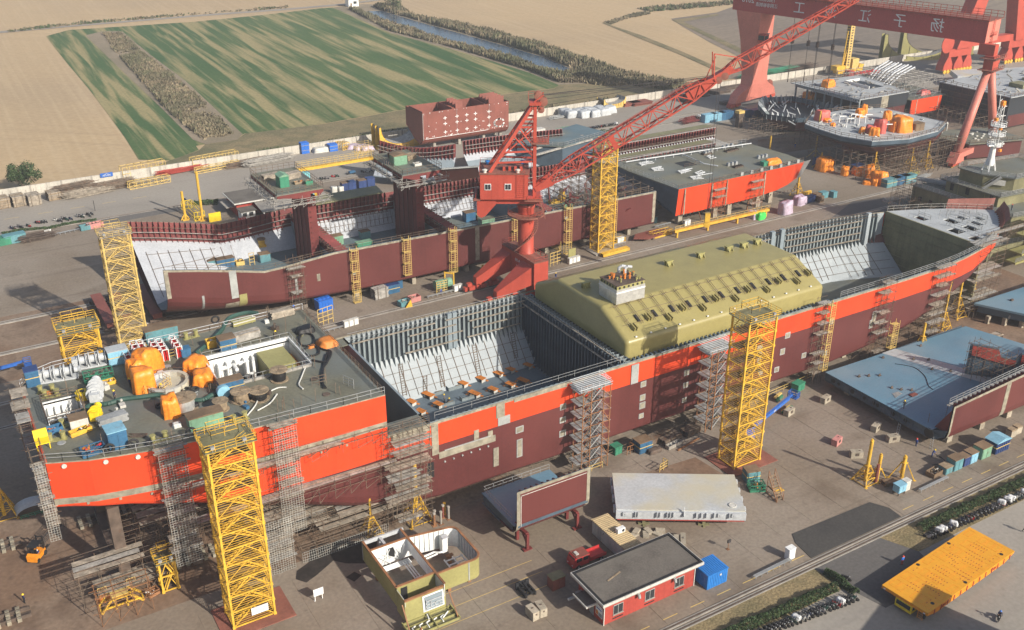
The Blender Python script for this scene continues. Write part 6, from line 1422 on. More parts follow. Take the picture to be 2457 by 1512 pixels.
for sx in(-1,):
 for y0,y1 in((184.2,189.2),(194.,198.2)):
  xi,xo_=(116.3 if sx<0 else 120.2),118.25+sx*10.4
  pts=[(xi,y0,9.),(xi,y1,9.),(xi,y1,4.4),(xi,y0,4.4)];ym=(187.2 if y0<190 else 197.);ot=[(xo_,ym-.8,3.6),(xo_,ym+.8,3.6),(xo_,ym+.8,1.9),(xo_,ym-.8,1.9)]
  crn('portal_leg',MB()._a([L(*p)for p in pts+ot],[(0,1,2,3),(7,6,5,4),(0,4,5,1),(1,5,6,2),(2,6,7,3),(3,7,4,0)]),'vermilion')
  for dx in(-3.2,.4,3.6):
   x=xo_+sx*(dx-2.)*1.;bo=crn('bogie',lbox(lbox(lbox(MB(),x-1.4,ym-.55,.55,x+1.4,ym+.55,1.5),x-.6,ym-.5,1.5,x+.6,ym+.5,2.4),x-.5,ym-1.2,.9,x+.5,ym-.55,1.7),'vermilion')
   w=MB()
   for s in(-.85,.85):c0,c1=Vec(L(x+s,ym-.2,.48)),Vec(L(x+s,ym+.2,.48));w.tube(c0,c1,.42,10)
   w.mk('wheel','iron',bo)
c0=MB();c0.lat((0,0,9.9),[(2.15,0),(2.15,.3),(1.9,.6),(1.9,11.2),(2.1,11.6),(2.1,12.4)],28);crn('column',c0,'vermilion',True)
crn('ring_platform',MB().disc_ring((0,0,19.6),1.95,4.4,.3,24),'worn_red')
b=MB();b.rail([(4.3*cos(a*pi/9),4.3*sin(a*pi/9),19.9)for a in range(19)],1.2,1.5,.06,2);crn('ring_railing',b,'vermilion')
b=MB()
for i in range(26):
 a=radians(190+i*9);z=10.4+i*.36;b.bar((1.95*cos(a),1.95*sin(a),z),(2.9*cos(a),2.9*sin(a),z),.3,.08);b.bar((2.85*cos(a),2.85*sin(a),z),(2.85*cos(a),2.85*sin(a),z+1),.04)
 a2=radians(190+(i+1)*9);b.bar((2.88*cos(a),2.88*sin(a),z+1),(2.88*cos(a2),2.88*sin(a2),z+1.36),.06);b.bar((2.88*cos(a),2.88*sin(a),z),(2.88*cos(a2),2.88*sin(a2),z+.36),.08,.2)
crn('spiral_stair',b,'worn_red')
crn('slew_ring',MB().lat((0,0,22.3),[(2.,0),(2.3,.1),(2.3,.8),(1.9,.9)],24),'umber')
crn('turntable',MB().box(-9.6,-3.2,23.2,3.4,3.2,24.6).box(-2.4,-2.6,22.9,2.4,2.6,23.2),'vermilion')
crn('counterweight',MB().pvy([(-11.4,24.6),(-11.4,20.6),(-10.4,19.9),(-9.4,20.4),(-7.,23.2),(-7,24.6)],-3.6,3.6),'vermilion')
hs_=crn('machinery_house',MB().box(-10.6,-4.3,24.6,.4,4.3,30.6),'vermilion')
MB().box(-10.8,-4.5,30.6,.6,4.5,30.8).mk('roof','worn_red',cr)
b=MB()
for x in(-7.9,-5.2,-2.5):b.box(x-.05,-4.34,24.7,x+.05,-4.3,30.5)
for x in(-2.2,-.4):b.bar((x,-4.45,25),(x,-4.45,31.6),.06)
for i in range(13):b.bar((-2.2,-4.45,25.2+i*.5),(-.4,-4.45,25.2+i*.5),.05)
b.mk('wall_seams','vermilion',hs_)
for x in(-8.8,-4.2):
 w=MB().box(x-.75,-4.4,26.9,x+.75,-4.3,28.4).mk('window','white',cr);MB().box(x-.62,-4.43,27.05,x-.04,-4.4,28.25).box(x+.04,-4.43,27.05,x+.62,-4.4,28.25).mk('pane','glass',w)
for i in range(4):MB().pvx([(-2.2,30.8),(.4,30.8),(.4,31.3),(-2.2,31.8)],-5.4+i*1.3,-4.8+i*1.3).mk('roof_duct','vermilion',cr)
for q in((-9.5,-3.6),(-2,-3.6),(-9.,3.2),(-.8,3.4)):MB().lat((*q,30.8),[(.4,0),(.4,.5),(.6,.55),(.6,.75),(.1,.9)],10).mk('roof_vent','container_blue' if q[1]>0 else 'dingy',cr)
MB().rail([(-10.7,-4.4,30.8),(-10.7,4.4,30.8),(.5,4.4,30.8)],1.2,1.5,.06,2).mk('roof_railing','vermilion',cr)
MB().rail([(-11.6,-4.6,24.6),(-11.6,4.6,24.6)],1.2,1.2,.06,3).rail([(.4,-4.6,24.4),(3.6,-4.6,24.4),(3.6,-2,24.4)],1.2,1.2,.06,2).mk('side_railing','vermilion',cr);MB().box(-12.2,-4.7,24.4,-10.6,4.7,24.6).box(-.4,-4.8,24.2,3.8,-3.2,24.4).mk('side_platform','worn_red',cr)
b=MB()
for s in(0,.9):b.bar((3.2,-3.6-s,24.2),(4.4,-3.6-s,20.),.08,.2)
for i in range(10):f=(i+.5)/10;b.bar((3.2+1.2*f,-3.6,24.2-4.2*f),(3.2+1.2*f,-4.5,24.2-4.2*f),.25,.05)
b.mk('access_stair','worn_red',cr)
for w in(-1.7,1.7):
 MB().bar((1.9,w,24.6),(1.9,w*.75,46.),.75,.9).mk('mast_leg','vermilion',cr);MB().bar((-8.4,w*1.9,30.8),(1.2,w*.75,45.4),.75,.75).mk('backstay','vermilion',cr)
for z,u in((32.8,-7),(35.2,-5.5),(40.8,-1.8),(42.6,-.5)):
 for w in(-1.6,1.6):MB().bar((u,w*(1.6 if z<37 else 1.1),z),(1.9,w*.9,z),.38).mk('cross_tie','vermilion',cr)
for a,c in(((-7,32.8),(1.9,40.8)),((-3,39.),(1.9,33.5)),((-1.8,40.8),(1.9,36))):MB().bar((a[0],-2.2,a[1]),(c[0],-1.4,c[1]),.3).bar((a[0],2.2,a[1]),(c[0],1.4,c[1]),.3).mk('diagonal','vermilion',cr)
b=MB()
for i in range(18):z=26+i*1.1;b.bar((1.9,-1.6,z),(1.9,1.6,z+(1.1 if i%2 else 0)),.18)
b.mk('mast_lacing','vermilion',cr);b=MB();ladder(b,(1.2,-1.8,30.8),(1.2,-1.5,46.4),.7,30,(0,1,0),.07);b.mk('mast_ladder','vermilion',cr)
MB().box(.6,-2.2,45.8,3.2,2.2,46.4).mk('mast_head','vermilion',cr)
for(u,z,r)in((2.6,47.6,.9),(3.8,46.3,.9),(3.2,44.6,.8)):
 for w in(-1.1,-.5,.1,.7):MB().lat((u,w,z),[(.2,0),(r,.05),(r*.86,.15),(r,.25),(.2,.3)],16,'y').mk('sheave','worn_red',cr)
MB().bar((1.6,-1.2,46.4),(3.8,-1.2,48),.25).bar((1.6,1.2,46.4),(3.8,1.2,48),.25).bar((3.2,-1.4,45),(3.2,1.4,45),.3).mk('sheave_frame','vermilion',cr)
MB().rail([(.4,-2.4,46.4),(.4,2.4,46.4),(1.8,2.4,46.4)],1.6,1.,.06,3).rail([(2.4,-2.6,37.4),(5.,-2.6,37.4),(5.,1.6,37.4)],1.4,1.,.07,3).mk('mast_railing','vermilion',cr);MB().box(1.,-2.7,37.1,5.1,1.8,37.35).mk('mast_platform','worn_red',cr)
sl_=.635;ang=math.atan(sl_);bz=lambda u:26.6+sl_*(u-2.8)
du=Vec((cos(ang),0,sin(ang)));dn=Vec((-sin(ang),0,cos(ang)))
def Bp(s,w,h):return Vec((2.8,0,26.6))+du*s+Vec((0,w,0))+dn*h
Lb=46.
def dep(s):return(.35+1.25*min(1,s/9.))if s<40 else max(.55,1.6-(s-40)*.17)
def wid(s):return 2.1 if s<6 else max(1.,2.-.02*(s-6))
S=[0,3.2,6.4]+[9.6+3.05*i for i in range(11)]+[43,Lb]
for w in(-1,1):
 for h in(-1,1):
  b=MB()
  for a,c in zip(S[:-1],S[1:]):b.bar(Bp(a,w*wid(a),h*dep(a)),Bp(c,w*wid(c),h*dep(c)),.34)
  b.mk('chord','vermilion',cr)
for i,(a,c)in enum(zip(S[:-1],S[1:])):
 b=MB();k=1 if i%2 else-1
 for w in(-1,1):b.bar(Bp(a,w*wid(a),-k*dep(a)),Bp(c,w*wid(c),k*dep(c)),.19);b.bar(Bp(c,w*wid(c),-dep(c)),Bp(c,w*wid(c),dep(c)),.17)
 for h in(-1,1):b.bar(Bp(a,-k*wid(a),h*dep(a)),Bp(c,k*wid(c),h*dep(c)),.17);b.bar(Bp(c,-wid(c),h*dep(c)),Bp(c,wid(c),h*dep(c)),.17)
 b.mk('lacing','vermilion',cr)
MB().ext([Bp(-.8,-2.3,-.5),Bp(3.4,-2.3,-1.2),Bp(3.4,-2.3,.8),Bp(-.8,-2.3,.7)],(0,.5,0)).ext([Bp(-.8,1.8,-.5),Bp(3.4,1.8,-1.2),Bp(3.4,1.8,.8),Bp(-.8,1.8,.7)],(0,.5,0)).mk('boom_foot','vermilion',cr)
MB().ext([Bp(39.,-1.25,-1.),Bp(50.5,-.8,-.75),Bp(50.5,-.8,.75),Bp(39.,-1.25,.9)],(0,2.2,0)).mk('boom_box','vermilion',cr)
b=MB()
for q in(0,14,26,38):b.box(0,0,0,.01,.01,.01)
for i in range(22):s=6+i*1.75;b.bar(Bp(s,-wid(s)-.1,dep(s)),Bp(s,-wid(s)-.1,dep(s)+1.3),.1)
for i in range(21):s=6+i*1.75;b.bar(Bp(s,-wid(s)-.1,dep(s)+1.25),Bp(s+1.75,-wid(s)-.1,dep(s)+1.25),.08);b.bar(Bp(s,-wid(s)+.3,dep(s)+.12),Bp(s+1.75,-wid(s)+.3,dep(s)+.12),.7,.08)
b.mk('boom_walkway','vermilion',cr)
MB().ext([Bp(19.4,-2.,-1.5),Bp(20.6,-2.,-1.5),Bp(20.6,-2.,1.6),Bp(19.4,-2.,1.6)],(0,.15,0)).bar(Bp(19.2,0,-1.4),Bp(21,0,1.5),.3).mk('boom_joint','vermilion',cr)
f0=Bp(47.5,0,.2);fs=.60;fa=math.atan(fs);fu=Vec((cos(fa),0,sin(fa)));fn=Vec((-sin(fa),0,cos(fa)))
def Fp(s,w,h):return f0+fu*s+Vec((0,w,0))+fn*h
FS=[0,2.4]+[4.8+2.3*i for i in range(13)];fd=lambda s:.3+1.15*min(1,s/4.8)*(1-s/60)
for w in(-.8,.8):
 for h in(-1,1):
  b=MB()
  for a,c in zip(FS[:-1],FS[1:]):b.bar(Fp(a,w,h*fd(a)),Fp(c,w,h*fd(c)),.26)
  b.mk('fly_chord','vermilion',cr)
for i,(a,c)in enum(zip(FS[:-1],FS[1:])):
 b=MB();k=1 if i%2 else-1
 for w in(-.8,.8):b.bar(Fp(a,w,-k*fd(a)),Fp(c,w,k*fd(c)),.17);b.bar(Fp(c,w,-fd(c)),Fp(c,w,fd(c)),.14)
 for h in(-1,1):b.bar(Fp(a,-k*.8,h*fd(a)),Fp(c,k*.8,h*fd(c)),.14)
 b.mk('fly_lacing','vermilion',cr)
MB().bar(Bp(46,-1,.6),Bp(48.5,-1.2,5.2),.22).bar(Bp(46,1,.6),Bp(48.5,1.2,5.2),.22).bar(Bp(48.5,-1.2,5.2),Fp(5,0,1.4),.2).bar(Bp(44,0,.8),Bp(48.5,0,4.2),.2).mk('jib_strut','vermilion',cr)
for s in(46.6,48.2):
 for w in(-1.,.6):p=Bp(s,w,-.5);MB().lat(tuple(p),[(.15,0),(.85,.05),(.75,.15),(.85,.3),(.15,.35)],14,'y').mk('boom_sheave','worn_red',cr)
b=MB()
for k,(u,w,z)in enum([(3.2,-1.,47.8),(3.2,-.4,47.9),(3.4,.2,47.6),(4.2,.8,46.6),(3.6,1.1,45)]):b.bar((u,w,z),Bp(44+1.*(k%3),w,.9+.3*(k%2)),.09)
for k in range(3):b.bar((3.,-.9+.6*k,44.8),(-6.5,-1.2+.8*k,31.6),.06)
b.mk('luffing_rope','iron',cr)
b=MB();p=Bp(46.6,-.6,-1.)
for dx in(-.3,.3):b.bar((p.x+dx,p.y,p.z),(p.x+dx,p.y,20),.08)
b.mk('hoist_rope','iron',cr);MB().box(p.x-.6,p.y-.4,17.8,p.x+.6,p.y+.4,20).lat((p.x,p.y-.2,17.2),[(.2,0),(.8,.05),(.8,.35),(.2,.4)],12,'y').mk('hook_block','yellow',cr)
text_mesh('47.9-99',1.25,'number','white',cr,L(116.26,190.2,8.2),(pi/2,0,pi/2-rot),.02);text_mesh('45.14',1.25,'number','white',cr,L(116.26,190.2,6.7),(pi/2,0,pi/2-rot),.02)
cr.location=(ox,oy,0);cr.rotation_euler=(0,0,rot)
#GANTRY CRANE (right) in its own axes: x across the girder, y along it
gt=obj('gantry_crane','huge red gantry crane with white characters on its girder and pink legs','gantry crane',(0,0,0));ga=math.atan2(.213,.977)
def gm(name,mb,m,s=False,parent=None):return mb.mk(name,m,parent or gt,s)
gm('girder',MB().box(0,0,37.6,9.6,101,44.8),'girder_red');gm('end_plate',MB().box(.05,-.12,37.7,9.55,-.002,44.7),'salmon')
gm('girder_deck',MB().box(-.9,-.6,44.8,10.4,101,45.),'worn_red')
P=[(-.8,-.5,45),(-.8,101,45)];gm('girder_railing',MB().rail(P,2.,2.2,.16,3).rail([(10.3,-.5,45),(10.3,101,45)],2.,2.2,.14,2),'vermilion')
b=MB()
for i in range(60):b.box(-.85,i*1.7,44.3,-.6,i*1.7+.3,45)
gm('deck_brackets',b.box(-.95,-.6,44.95,-.6,101,45.3),'vermilion')
b=MB();ladder(b,(4,-.5,30),(4,-.5,45.4),1.,22,(1,0,0),.12);[b.box(3,-1.3,z,5.2,-.2,z+.12)for z in(37,40)];b.rail([(3,-1.3,40),(5.2,-1.3,40)],1.2,1,.1,2);gm('end_ladder',b,'vermilion')
gm('leg_head',MB().box(-1.2,-4.6,28.6,3.4,-1.4,34.).box(-.4,-3.9,34,2.6,1.5,37.6),'vermilion');gm('head_platform',MB().box(-3.,-6,33.2,5.,-.4,33.4).box(-3.,-6,29.4,5,-.4,29.6).rail([(-3,-6,33.4),(5,-6,33.4)],1.2,1.4,.1,2).rail([(-3,-6,29.6),(5,-6,29.6),(5,-.4,29.6)],1.2,1.4,.1,2),'worn_red')
gm('pipe_leg',MB().tube((-.6,-3,29),(-16.2,-4.6,4.6),1.25,16,1.45),'salmon',True);gm('pipe_leg',MB().tube((2.6,-3,29),(11.4,-4.6,4.6),1.25,16,1.45),'salmon',True)
gm('leg_foot',MB().ext([(-17.6,-6.2,4.8),(-14.4,-6.2,4.8),(-13.4,-6.2,1.6),(-19.6,-6.2,1.6)],(0,3.2,0)).ext([(10,-6.2,4.8),(13.2,-6.2,4.8),(14.8,-6.2,1.6),(9,-6.2,1.6)],(0,3.2,0)),'salmon');gm('sill_beam',MB().box(-15,-5.6,2.6,10.2,-3.8,4.4),'salmon')
for x in(-18.4,-15.2,10,13.4):bo=gm('bogie',MB().box(x-1.4,-5.6,.6,x+1.4,-3.9,1.6),'vermilion');MB().lat((x-.7,-5.1,.5),[(.45,0),(.45,.5)],10,'y').lat((x+.7,-5.1,.5),[(.45,0),(.45,.5)],10,'y').mk('wheel','yellow',bo)
def leg_ring(z,x0,x1,y0,y1):return[(x0,y0,z),(x1,y0,z),(x1,y1,z),(x0,y1,z)]
def loft4(b,rings):
 for r0,r1 in zip(rings[:-1],rings[1:]):b._a(r0+r1,[(0,1,5,4),(1,2,6,5),(2,3,7,6),(3,0,4,7)])
 b.poly(rings[0][::-1]);b.poly(rings[-1]);return b
gm('rigid_leg',loft4(MB(),[leg_ring(z,*q)for z,q in((2.2,(-6.5,22.5,91.4,94.6)),(5.4,(-4.5,20.5,91,95)),(8.5,(2.2,14.2,90.4,95.4)),(12,(2.8,12.6,90,95.6)),(26,(1.6,11.6,88.8,97)),(37.6,(0,9.6,87.5,99)))]),'salmon')
for x in(-6.5,-2.6,18,22):bo=gm('bogie',MB().box(x-1.6,92,.7,x+1.6,94,2.2),'vermilion');MB().lat((x-.8,92.8,.5),[(.5,0),(.5,.5)],10,'y').lat((x+.8,92.8,.5),[(.5,0),(.5,.5)],10,'y').mk('wheel','yellow',bo)
cb=gm('driver_cabin',MB().box(1.2,85.6,26.2,4.2,88.6,29.4),'vermilion');MB().box(1.12,85.8,27.2,1.2,88.4,29.).box(1.4,85.5,27.2,4.,85.6,29.).mk('window','glass',cb);MB().lat((3,85.2,29.6),[(.6,0),(.6,.3)],10).mk('lamp','zinc',cb)
rl=gm('cable_reel',MB().lat((19.5,93,5.6),[(.5,-.3),(2.6,-.3),(2.6,-.15),(.5,-.15)],20,'y').lat((19.5,93,5.6),[(.5,.3),(2.6,.3),(2.6,.15),(.5,.15)],20,'y'),'worn_red')
b=MB()
for i in range(8):a=i*pi/4;b.bar((19.5,92.6,5.6),(19.5+2.6*cos(a),92.6,5.6+2.6*sin(a)),.14)
b.mk('spoke','vermilion',rl)
for i,(y,z,n)in enum([(75.5,13,1),(64.5,9.5,2),(68.5,14,1),(58,11.5,2)]):
 b=MB();[b.bar((5+.6*k,y,37.5),(5+.6*k,y,z+3),.12)for k in range(n)];hk=gm('hoist_rope',b,'iron');MB().box(4.5,y-.3,27,6.,y+.3,29).lat((5.2,y-.2,28.2),[(.1,0),(.9,0),(.9,.4),(.1,.4)],12,'y').mk('hook_block','umber',hk);MB().box(5.,y-.12,z-1,5.3,y+.12,z+3).mk('hook','umber',hk)
gm('trolley',MB().box(1.5,60,45,8.5,74,48),'vermilion')
for i,(ch,y)in enum([('扬',17.),('子',30.6),('江',44.),('海',57.8),('工',71.)]):text_mesh(ch,5.,'character','white',gt,(-.06,y,41.2),(pi/2,0,pi/2),.05)
text_mesh('150t/83m',1.9,'lettering','white',gt,(-.06,85.4,42.8),(pi/2,0,pi/2),.05);text_mesh('江阴非标制造',1.65,'lettering','white',gt,(-.06,85.4,40.7),(pi/2,0,pi/2),.05);text_mesh("2016'",2.9,'lettering','white',gt,(-.06,94.2,41.9),(pi/2,0,pi/2),.05)
gt.location=(310.6,212.,0);gt.rotation_euler=(0,0,ga)
g2=obj('far_gantry_crane','second pink gantry crane behind, only its leaning legs, sill and wheeled bogies in view','gantry crane',(446,303,0))
def slab_leg(b,p,q,w0,w1,d=3.):
 p,q=Vec(p),Vec(q);r0=[tuple(p+Vec(v))for v in((-w0,-d,0),(w0,-d,0),(w0,d,0),(-w0,d,0))];r1=[tuple(q+Vec(v))for v in((-w1,-d,0),(w1,-d,0),(w1,d,0),(-w1,d,0))];return loft4(b,[r0,r1])
slab_leg(MB(),(425,303,11),(437,303,46),5.,3.6).mk('portal_leg','vermilion',g2);slab_leg(MB(),(467,303,11),(460,303,46),3.6,4.6).mk('portal_leg','vermilion',g2)
MB().box(417,300,45.8,476,306,50).mk('girder','girder_red',g2);MB().box(427,301,11,470,305,14).mk('sill_beam','vermilion',g2);MB().bar((444,302,12),(452,302,3.5),2.,1.6).box(450,300.5,1,455,303.5,3.4).mk('prop_foot','vermilion',g2)
for xc in(424,468):
 MB().box(xc-8,300.8,7.4,xc+8,305.2,11).mk('equaliser','vermilion',g2)
 for s in(-6,2.2,9.5)if xc>440 else(-7,.5,7):
  MB().pvy([(xc+s-3.2,1.4),(xc+s+3.2,1.4),(xc+s+3.,4.),(xc+s+1.,7.4),(xc+s-1.,7.4),(xc+s-3.,4.)],301,305).mk('bogie','vermilion',g2)
  for k in(-2.2,0,2.2):MB().lat((xc+s+k,300.4,.9),[(.3,0),(.95,.1),(.95,.5),(.3,.6)],12,'y').mk('wheel','yellow',g2)
r2=MB().lat((413,300,14),[(.6,0),(4.2,0),(4.2,.3),(.6,.3)],20,'y').mk('cable_reel','vermilion',g2)
#FOREGROUND
def ribbed(b,x0,y0,z0,x1,y1,z1,n,axis='x',d=.06):
 for i in range(n):
  f0,f1=(i+.2)/n,(i+.7)/n
  if axis=='x':b.box(x0+(x1-x0)*f0,y0-d,z0,x0+(x1-x0)*f1,y0+d,z1)
  else:b.box(x0-d,y0+(y1-y0)*f0,z0,x0+d,y0+(y1-y0)*f1,z1)
 return b
ls=obj('shell_block','dark red side shell panel with a blue double bottom behind it, on two stands',HK,(71.5,107,0))
yy=106.6;prof=[(yy,11.3),(yy,5.4),(yy+.25,4.3),(yy+1.,3.4),(yy+2.2,2.9),(yy+5.5,2.7)]
b=MB()
b.grid([[(65.,y,z),(65.35,y-.0,z),(77.9,y,z),(78.3,y,z)]for y,z in prof]);b.mk('shell_plating','wine',ls)
for(x0,x1)in((64.9,65.5),(77.7,78.3)):MB().grid([[(x0,y-.04,z),(x1,y-.04,z)]for y,z in prof[:5]]).mk('edge_seam','primer',ls)
MB().box(64.9,yy-.05,10.85,78.3,yy-.01,11.35).mk('edge_seam','primer',ls);MB().box(65.6,yy-.035,10.4,77.6,yy-.005,10.5).box(65.6,yy-.035,4.8,65.7,yy-.005,10.5).mk('chalk_line','dingy',ls)
MB().box(65.2,yy+.05,4.6,78.1,yy+.2,11.3).mk('inner_plating','slate',ls);st=None
for i in range(13):
 x=65.8+i*1.
 if st is None:st=MB().pvx([(yy+.2,11.4),(yy+.95,11.),(yy+.95,5.2),(yy+2.2,4.2),(yy+.2,4.2)],x-.04,x+.04).mk('side_frame','maroon',ls)
 else:again(st,i*1.)
MB().box(65.2,yy+1.2,4.1,78.2,118.,4.3).mk('tank_top','cobalt',ls);MB().prism([(65.2,112),(78.2,112),(78.2,118),(65.2,118)],2.2,2.4).mk('bottom_plating','slate',ls)
b=MB()
for x in(65.3,69,73,78):b.box(x,yy+2,2.7,x+.12,117.8,4.1)
for y in(109.5,112.5,115.5):b.box(65.3,y,2.5,78.1,y+.1,4.1)
b.mk('floor_web','slate',ls);MB().rail([(65.5,109,4.3),(65.5,117.8,4.3),(78,117.8,4.3)],1.2,1.6,.06,2).rail([(66,108.6,4.3),(66,108.6,4.31)],2,1,.08,1).mk('railing','zinc',ls)
for x,y in((66.8,105.6),(76.4,106.)):
 MB().cb((x,y+1.,.0),.45,.45,3.).cb((x,y+1.,0),1.5,.7,.25).bar((x,y+1,2.9),(x,y+3.6,2.6),.55,.5).cb((x,y+4,0),.5,.5,2.5).bar((x,y+1,1.2),(x,y+2.6,2.7),.3).mk('stand','maroon',ls)
hp=obj('hatch_panel','big pale grey hatch cover panel tilted on four stands','hatch cover',(93.5,103,0));d1=Vec((17.2,-10.9,0)).normalized();d2=Vec((-d1.y,d1.x,0));o_=Vec((81.6,103.7,0))
def H(u,v,z):p=o_+d1*u+d2*v;return(p.x,p.y,z)
def hbox(b,u0,v0,z0,u1,v1,z1):return b._a([H(u0,v0,z0),H(u1,v0,z0),H(u1,v1,z0),H(u0,v1,z0),H(u0,v0,z1),H(u1,v0,z1),H(u1,v1,z1),H(u0,v1,z1)],[(0,3,2,1),(4,5,6,7),(0,1,5,4),(1,2,6,5),(2,3,7,6),(3,0,4,7)])
hbox(MB(),0,.5,2.7,20.4,10.6,3.5).mk('top_plate','silvery',hp);hbox(MB(),-.05,.0,2.,20.5,.5,3.3).mk('edge_girder','pearl',hp);hbox(hbox(MB(),.2,.05,1.75,20.3,.35,2.),.1,.3,1.6,20.3,10.4,1.75).mk('seal_channel','crimson',hp);hbox(MB(),.2,.6,1.8,20.2,10.4,2.7).mk('underframe','pearl',hp)
for u in(1.6,16.6,18.8):hbox(hbox(MB(),u-.6,-.25,2.7,u+.6,0,3.35),u-.3,-.3,2.85,u+.3,-.25,3.2).mk('cleat_pocket','pearl',hp)
br=None
for u in(3.,3.4,6.4,6.9,8.,8.5,9.,12.6,13.4,14.2,15.4,17.8):hbox(MB(),u-.06,-.35,2.5,u+.06,.0,3.4).mk('bracket','pearl',hp)
MB().ext([H(10.6,.2,2.4),H(10.6,.2,4.3),H(10.6,-.5,2.9)],tuple(d1*.12)).mk('fin','pearl',hp);MB().lat(H(18.6,1.9,3.5),[(.1,0),(.65,0),(.65,.12),(.5,.14),(.5,.08),(.1,.1)],18).mk('deck_ring','dingy',hp)
for v in(1.5,4.2,6.6,9.):hbox(hbox(MB(),-.35,v,2.1,0,v+.9,3.1),20.4,v,2.3,20.75,v+.7,3.2).mk('side_cleat','pearl',hp)
for u,v in((4.6,1.4),(14.2,1.4),(4.6,9),(14.2,9)):p=H(u,v,0);MB().cb((p[0],p[1],0),1.8,.5,.25,-.57).cb((p[0],p[1],.25),.5,.35,1.4,-.57).cb((p[0],p[1],0),.4,1.5,.2,-.57).mk('stand','moss',hp)
wc=obj('site_container','white corrugated container with a tan roof and air conditioner','container',(79.1,100.4,0))
MB().box(77.7,94.2,.1,80.6,104.7,2.6).mk('body','dingy',wc);b=MB();ribbed(b,77.7,94.3,.25,77.7,104.6,2.5,26,'y');ribbed(b,77.8,104.7,.25,80.5,104.7,2.5,7,'x');b.mk('corrugation','dingy',wc)
MB().box(77.55,94.1,2.6,80.75,104.85,2.7).mk('roof','tan_roof',wc);b=MB()
for i in range(26):b.box(77.6,94.3+i*.4,2.7,80.7,94.48+i*.4,2.78)
b.mk('roof_rib','tan_roof',wc);MB().box(77.58,102.2,.3,77.63,103.1,2.3).mk('door','zinc',wc);ac=MB().box(78.9,99.6,2.75,80.3,100.3,3.5).mk('air_conditioner','white',wc);MB().lat((79.9,99.58,3.12),[(.26,0),(.26,.02)],12,'y').mk('fan_grille','coal',ac)
duct('power_lead','black lead curling over the white container roof',[(79.,100,2.75),(78.3,100.6,2.75),(77.9,101.4,2.7),(77.5,101.6,1.8)],.04,'jet','cable',0)
rb=obj('red_building','low red painted building with a flat grey roof, white eaves and three windows','building',(75.3,90,0))
X0,X1,Y0,Y1,ZR=67.2,83.4,86.9,93.2,4.1
wl_=MB().box(X0,Y0,0,X1,Y1,ZR).mk('wall','crimson',rb)
MB().box(66.3,86.,ZR,84.3,94.1,ZR+.12).mk('soffit','concrete',rb)
for q in((66.3,86.,84.3,86.14),(66.3,93.96,84.3,94.1),(66.3,86.14,66.44,93.96),(84.16,86.14,84.3,93.96)):MB().box(q[0],q[1],ZR+.12,q[2],q[3],ZR+.5).mk('fascia','dingy',rb)
b=MB();[b.box(*q)for q in((66.44,86.14,ZR+.38,84.16,86.5,ZR+.56),(66.44,93.6,ZR+.38,84.16,93.96,ZR+.56),(66.44,86.5,ZR+.38,66.8,93.6,ZR+.56),(83.8,86.5,ZR+.38,84.16,93.6,ZR+.56))];b.mk('parapet','black',rb)
MB().box(66.8,86.5,ZR+.12,83.8,93.6,ZR+.42).mk('felt','felt',rb)
for x in(69.6,75.2,80.6):
 w=MB().box(x-.85,Y0-.06,1.2,x+.85,Y0-.002,2.85).mk('window','ash',rb);
 for k in(-1,1):MB().box(x+k*.41-.36,Y0-.09,1.3,x+k*.41+.36,Y0-.06,2.75).mk('pane','glass',w)
 MB().box(x-.95,Y0-.14,1.08,x+.95,Y0-.07,1.19).mk('sill','concrete',w);MB().box(x-.9,Y0-.05,.45,x+.9,Y0-.002,.62).mk('vent_slot','black',rb)
for x in(72.9,79.4):MB().path([(x,Y0+.1,3.3),(x,Y0-.35,3.3),(x,Y0-.55,2.75)],.24,10).mk('vent_pipe','zinc',rb)
MB().box(X0-.1,Y0-.1,0,X0+.02,Y0+.02,ZR).box(X1-.02,Y0-.1,0,X1+.1,Y0+.02,ZR).mk('downpipe','dingy',rb)
MB().box(65.3,88.6,2.75,X0,91.6,2.95).mk('canopy','felt',rb);MB().box(65.2,88.4,2.7,65.3,91.8,3.).box(65.3,88.4,2.7,X0,88.6,3.).mk('canopy_edge','dingy',rb);MB().box(X0-.05,89.3,0,X0-.002,90.4,2.3).mk('door','zinc',rb)
sg=MB().box(X0-.1,87.2,.9,X0-.02,88.8,2.7).mk('notice_panel','white',rb);MB().box(X0-.12,87.3,1.,X0-.1,88.1,1.6).mk('print','steel',sg);MB().box(X0-.12,87.4,2.1,X0-.1,88.6,2.25).mk('print','royal',sg);MB().box(X0-.12,88.2,1.,X0-.1,88.7,1.7).mk('print','copper',sg)
MB().box(64.6,91.9,1.8,66.2,92.2,2.1).box(66.2,91.6,1.6,67.2,92.6,2.3).mk('wall_unit','zinc',rb)
tag(MB().cb((71.2,90.3,ZR+.42),2.8,.22,.08,.25).mk('loose_board','timber'),'single brown board on the flat roof of the red building','board')
bc=obj('blue_container','bright blue corrugated container at the end of the red building','container',(86.1,86.7,0));MB().box(84.4,85.,.1,88.2,88.4,2.6).mk('body','container_blue',bc);b=MB();ribbed(b,84.5,85.,.2,88.1,85.,2.5,11);ribbed(b,84.4,85.1,.2,84.4,88.3,2.5,9,'y');b.mk('corrugation','container_blue',bc);MB().box(84.3,84.9,2.6,88.3,88.5,2.7).mk('roof','container_blue',bc);b=MB();[b.box(84.4+i*.35,84.9,2.7,84.55+i*.35,88.5,2.76)for i in range(11)];b.mk('roof_rib','container_blue',bc);MB().box(86.6,84.88,1.9,86.95,84.93,2.2).mk('label_plate','dingy',bc)
cab('dark red cabinet with a yellowish lid by the red building',(66.,97.2,0),2.2,1.5,2.,'russet','moss')
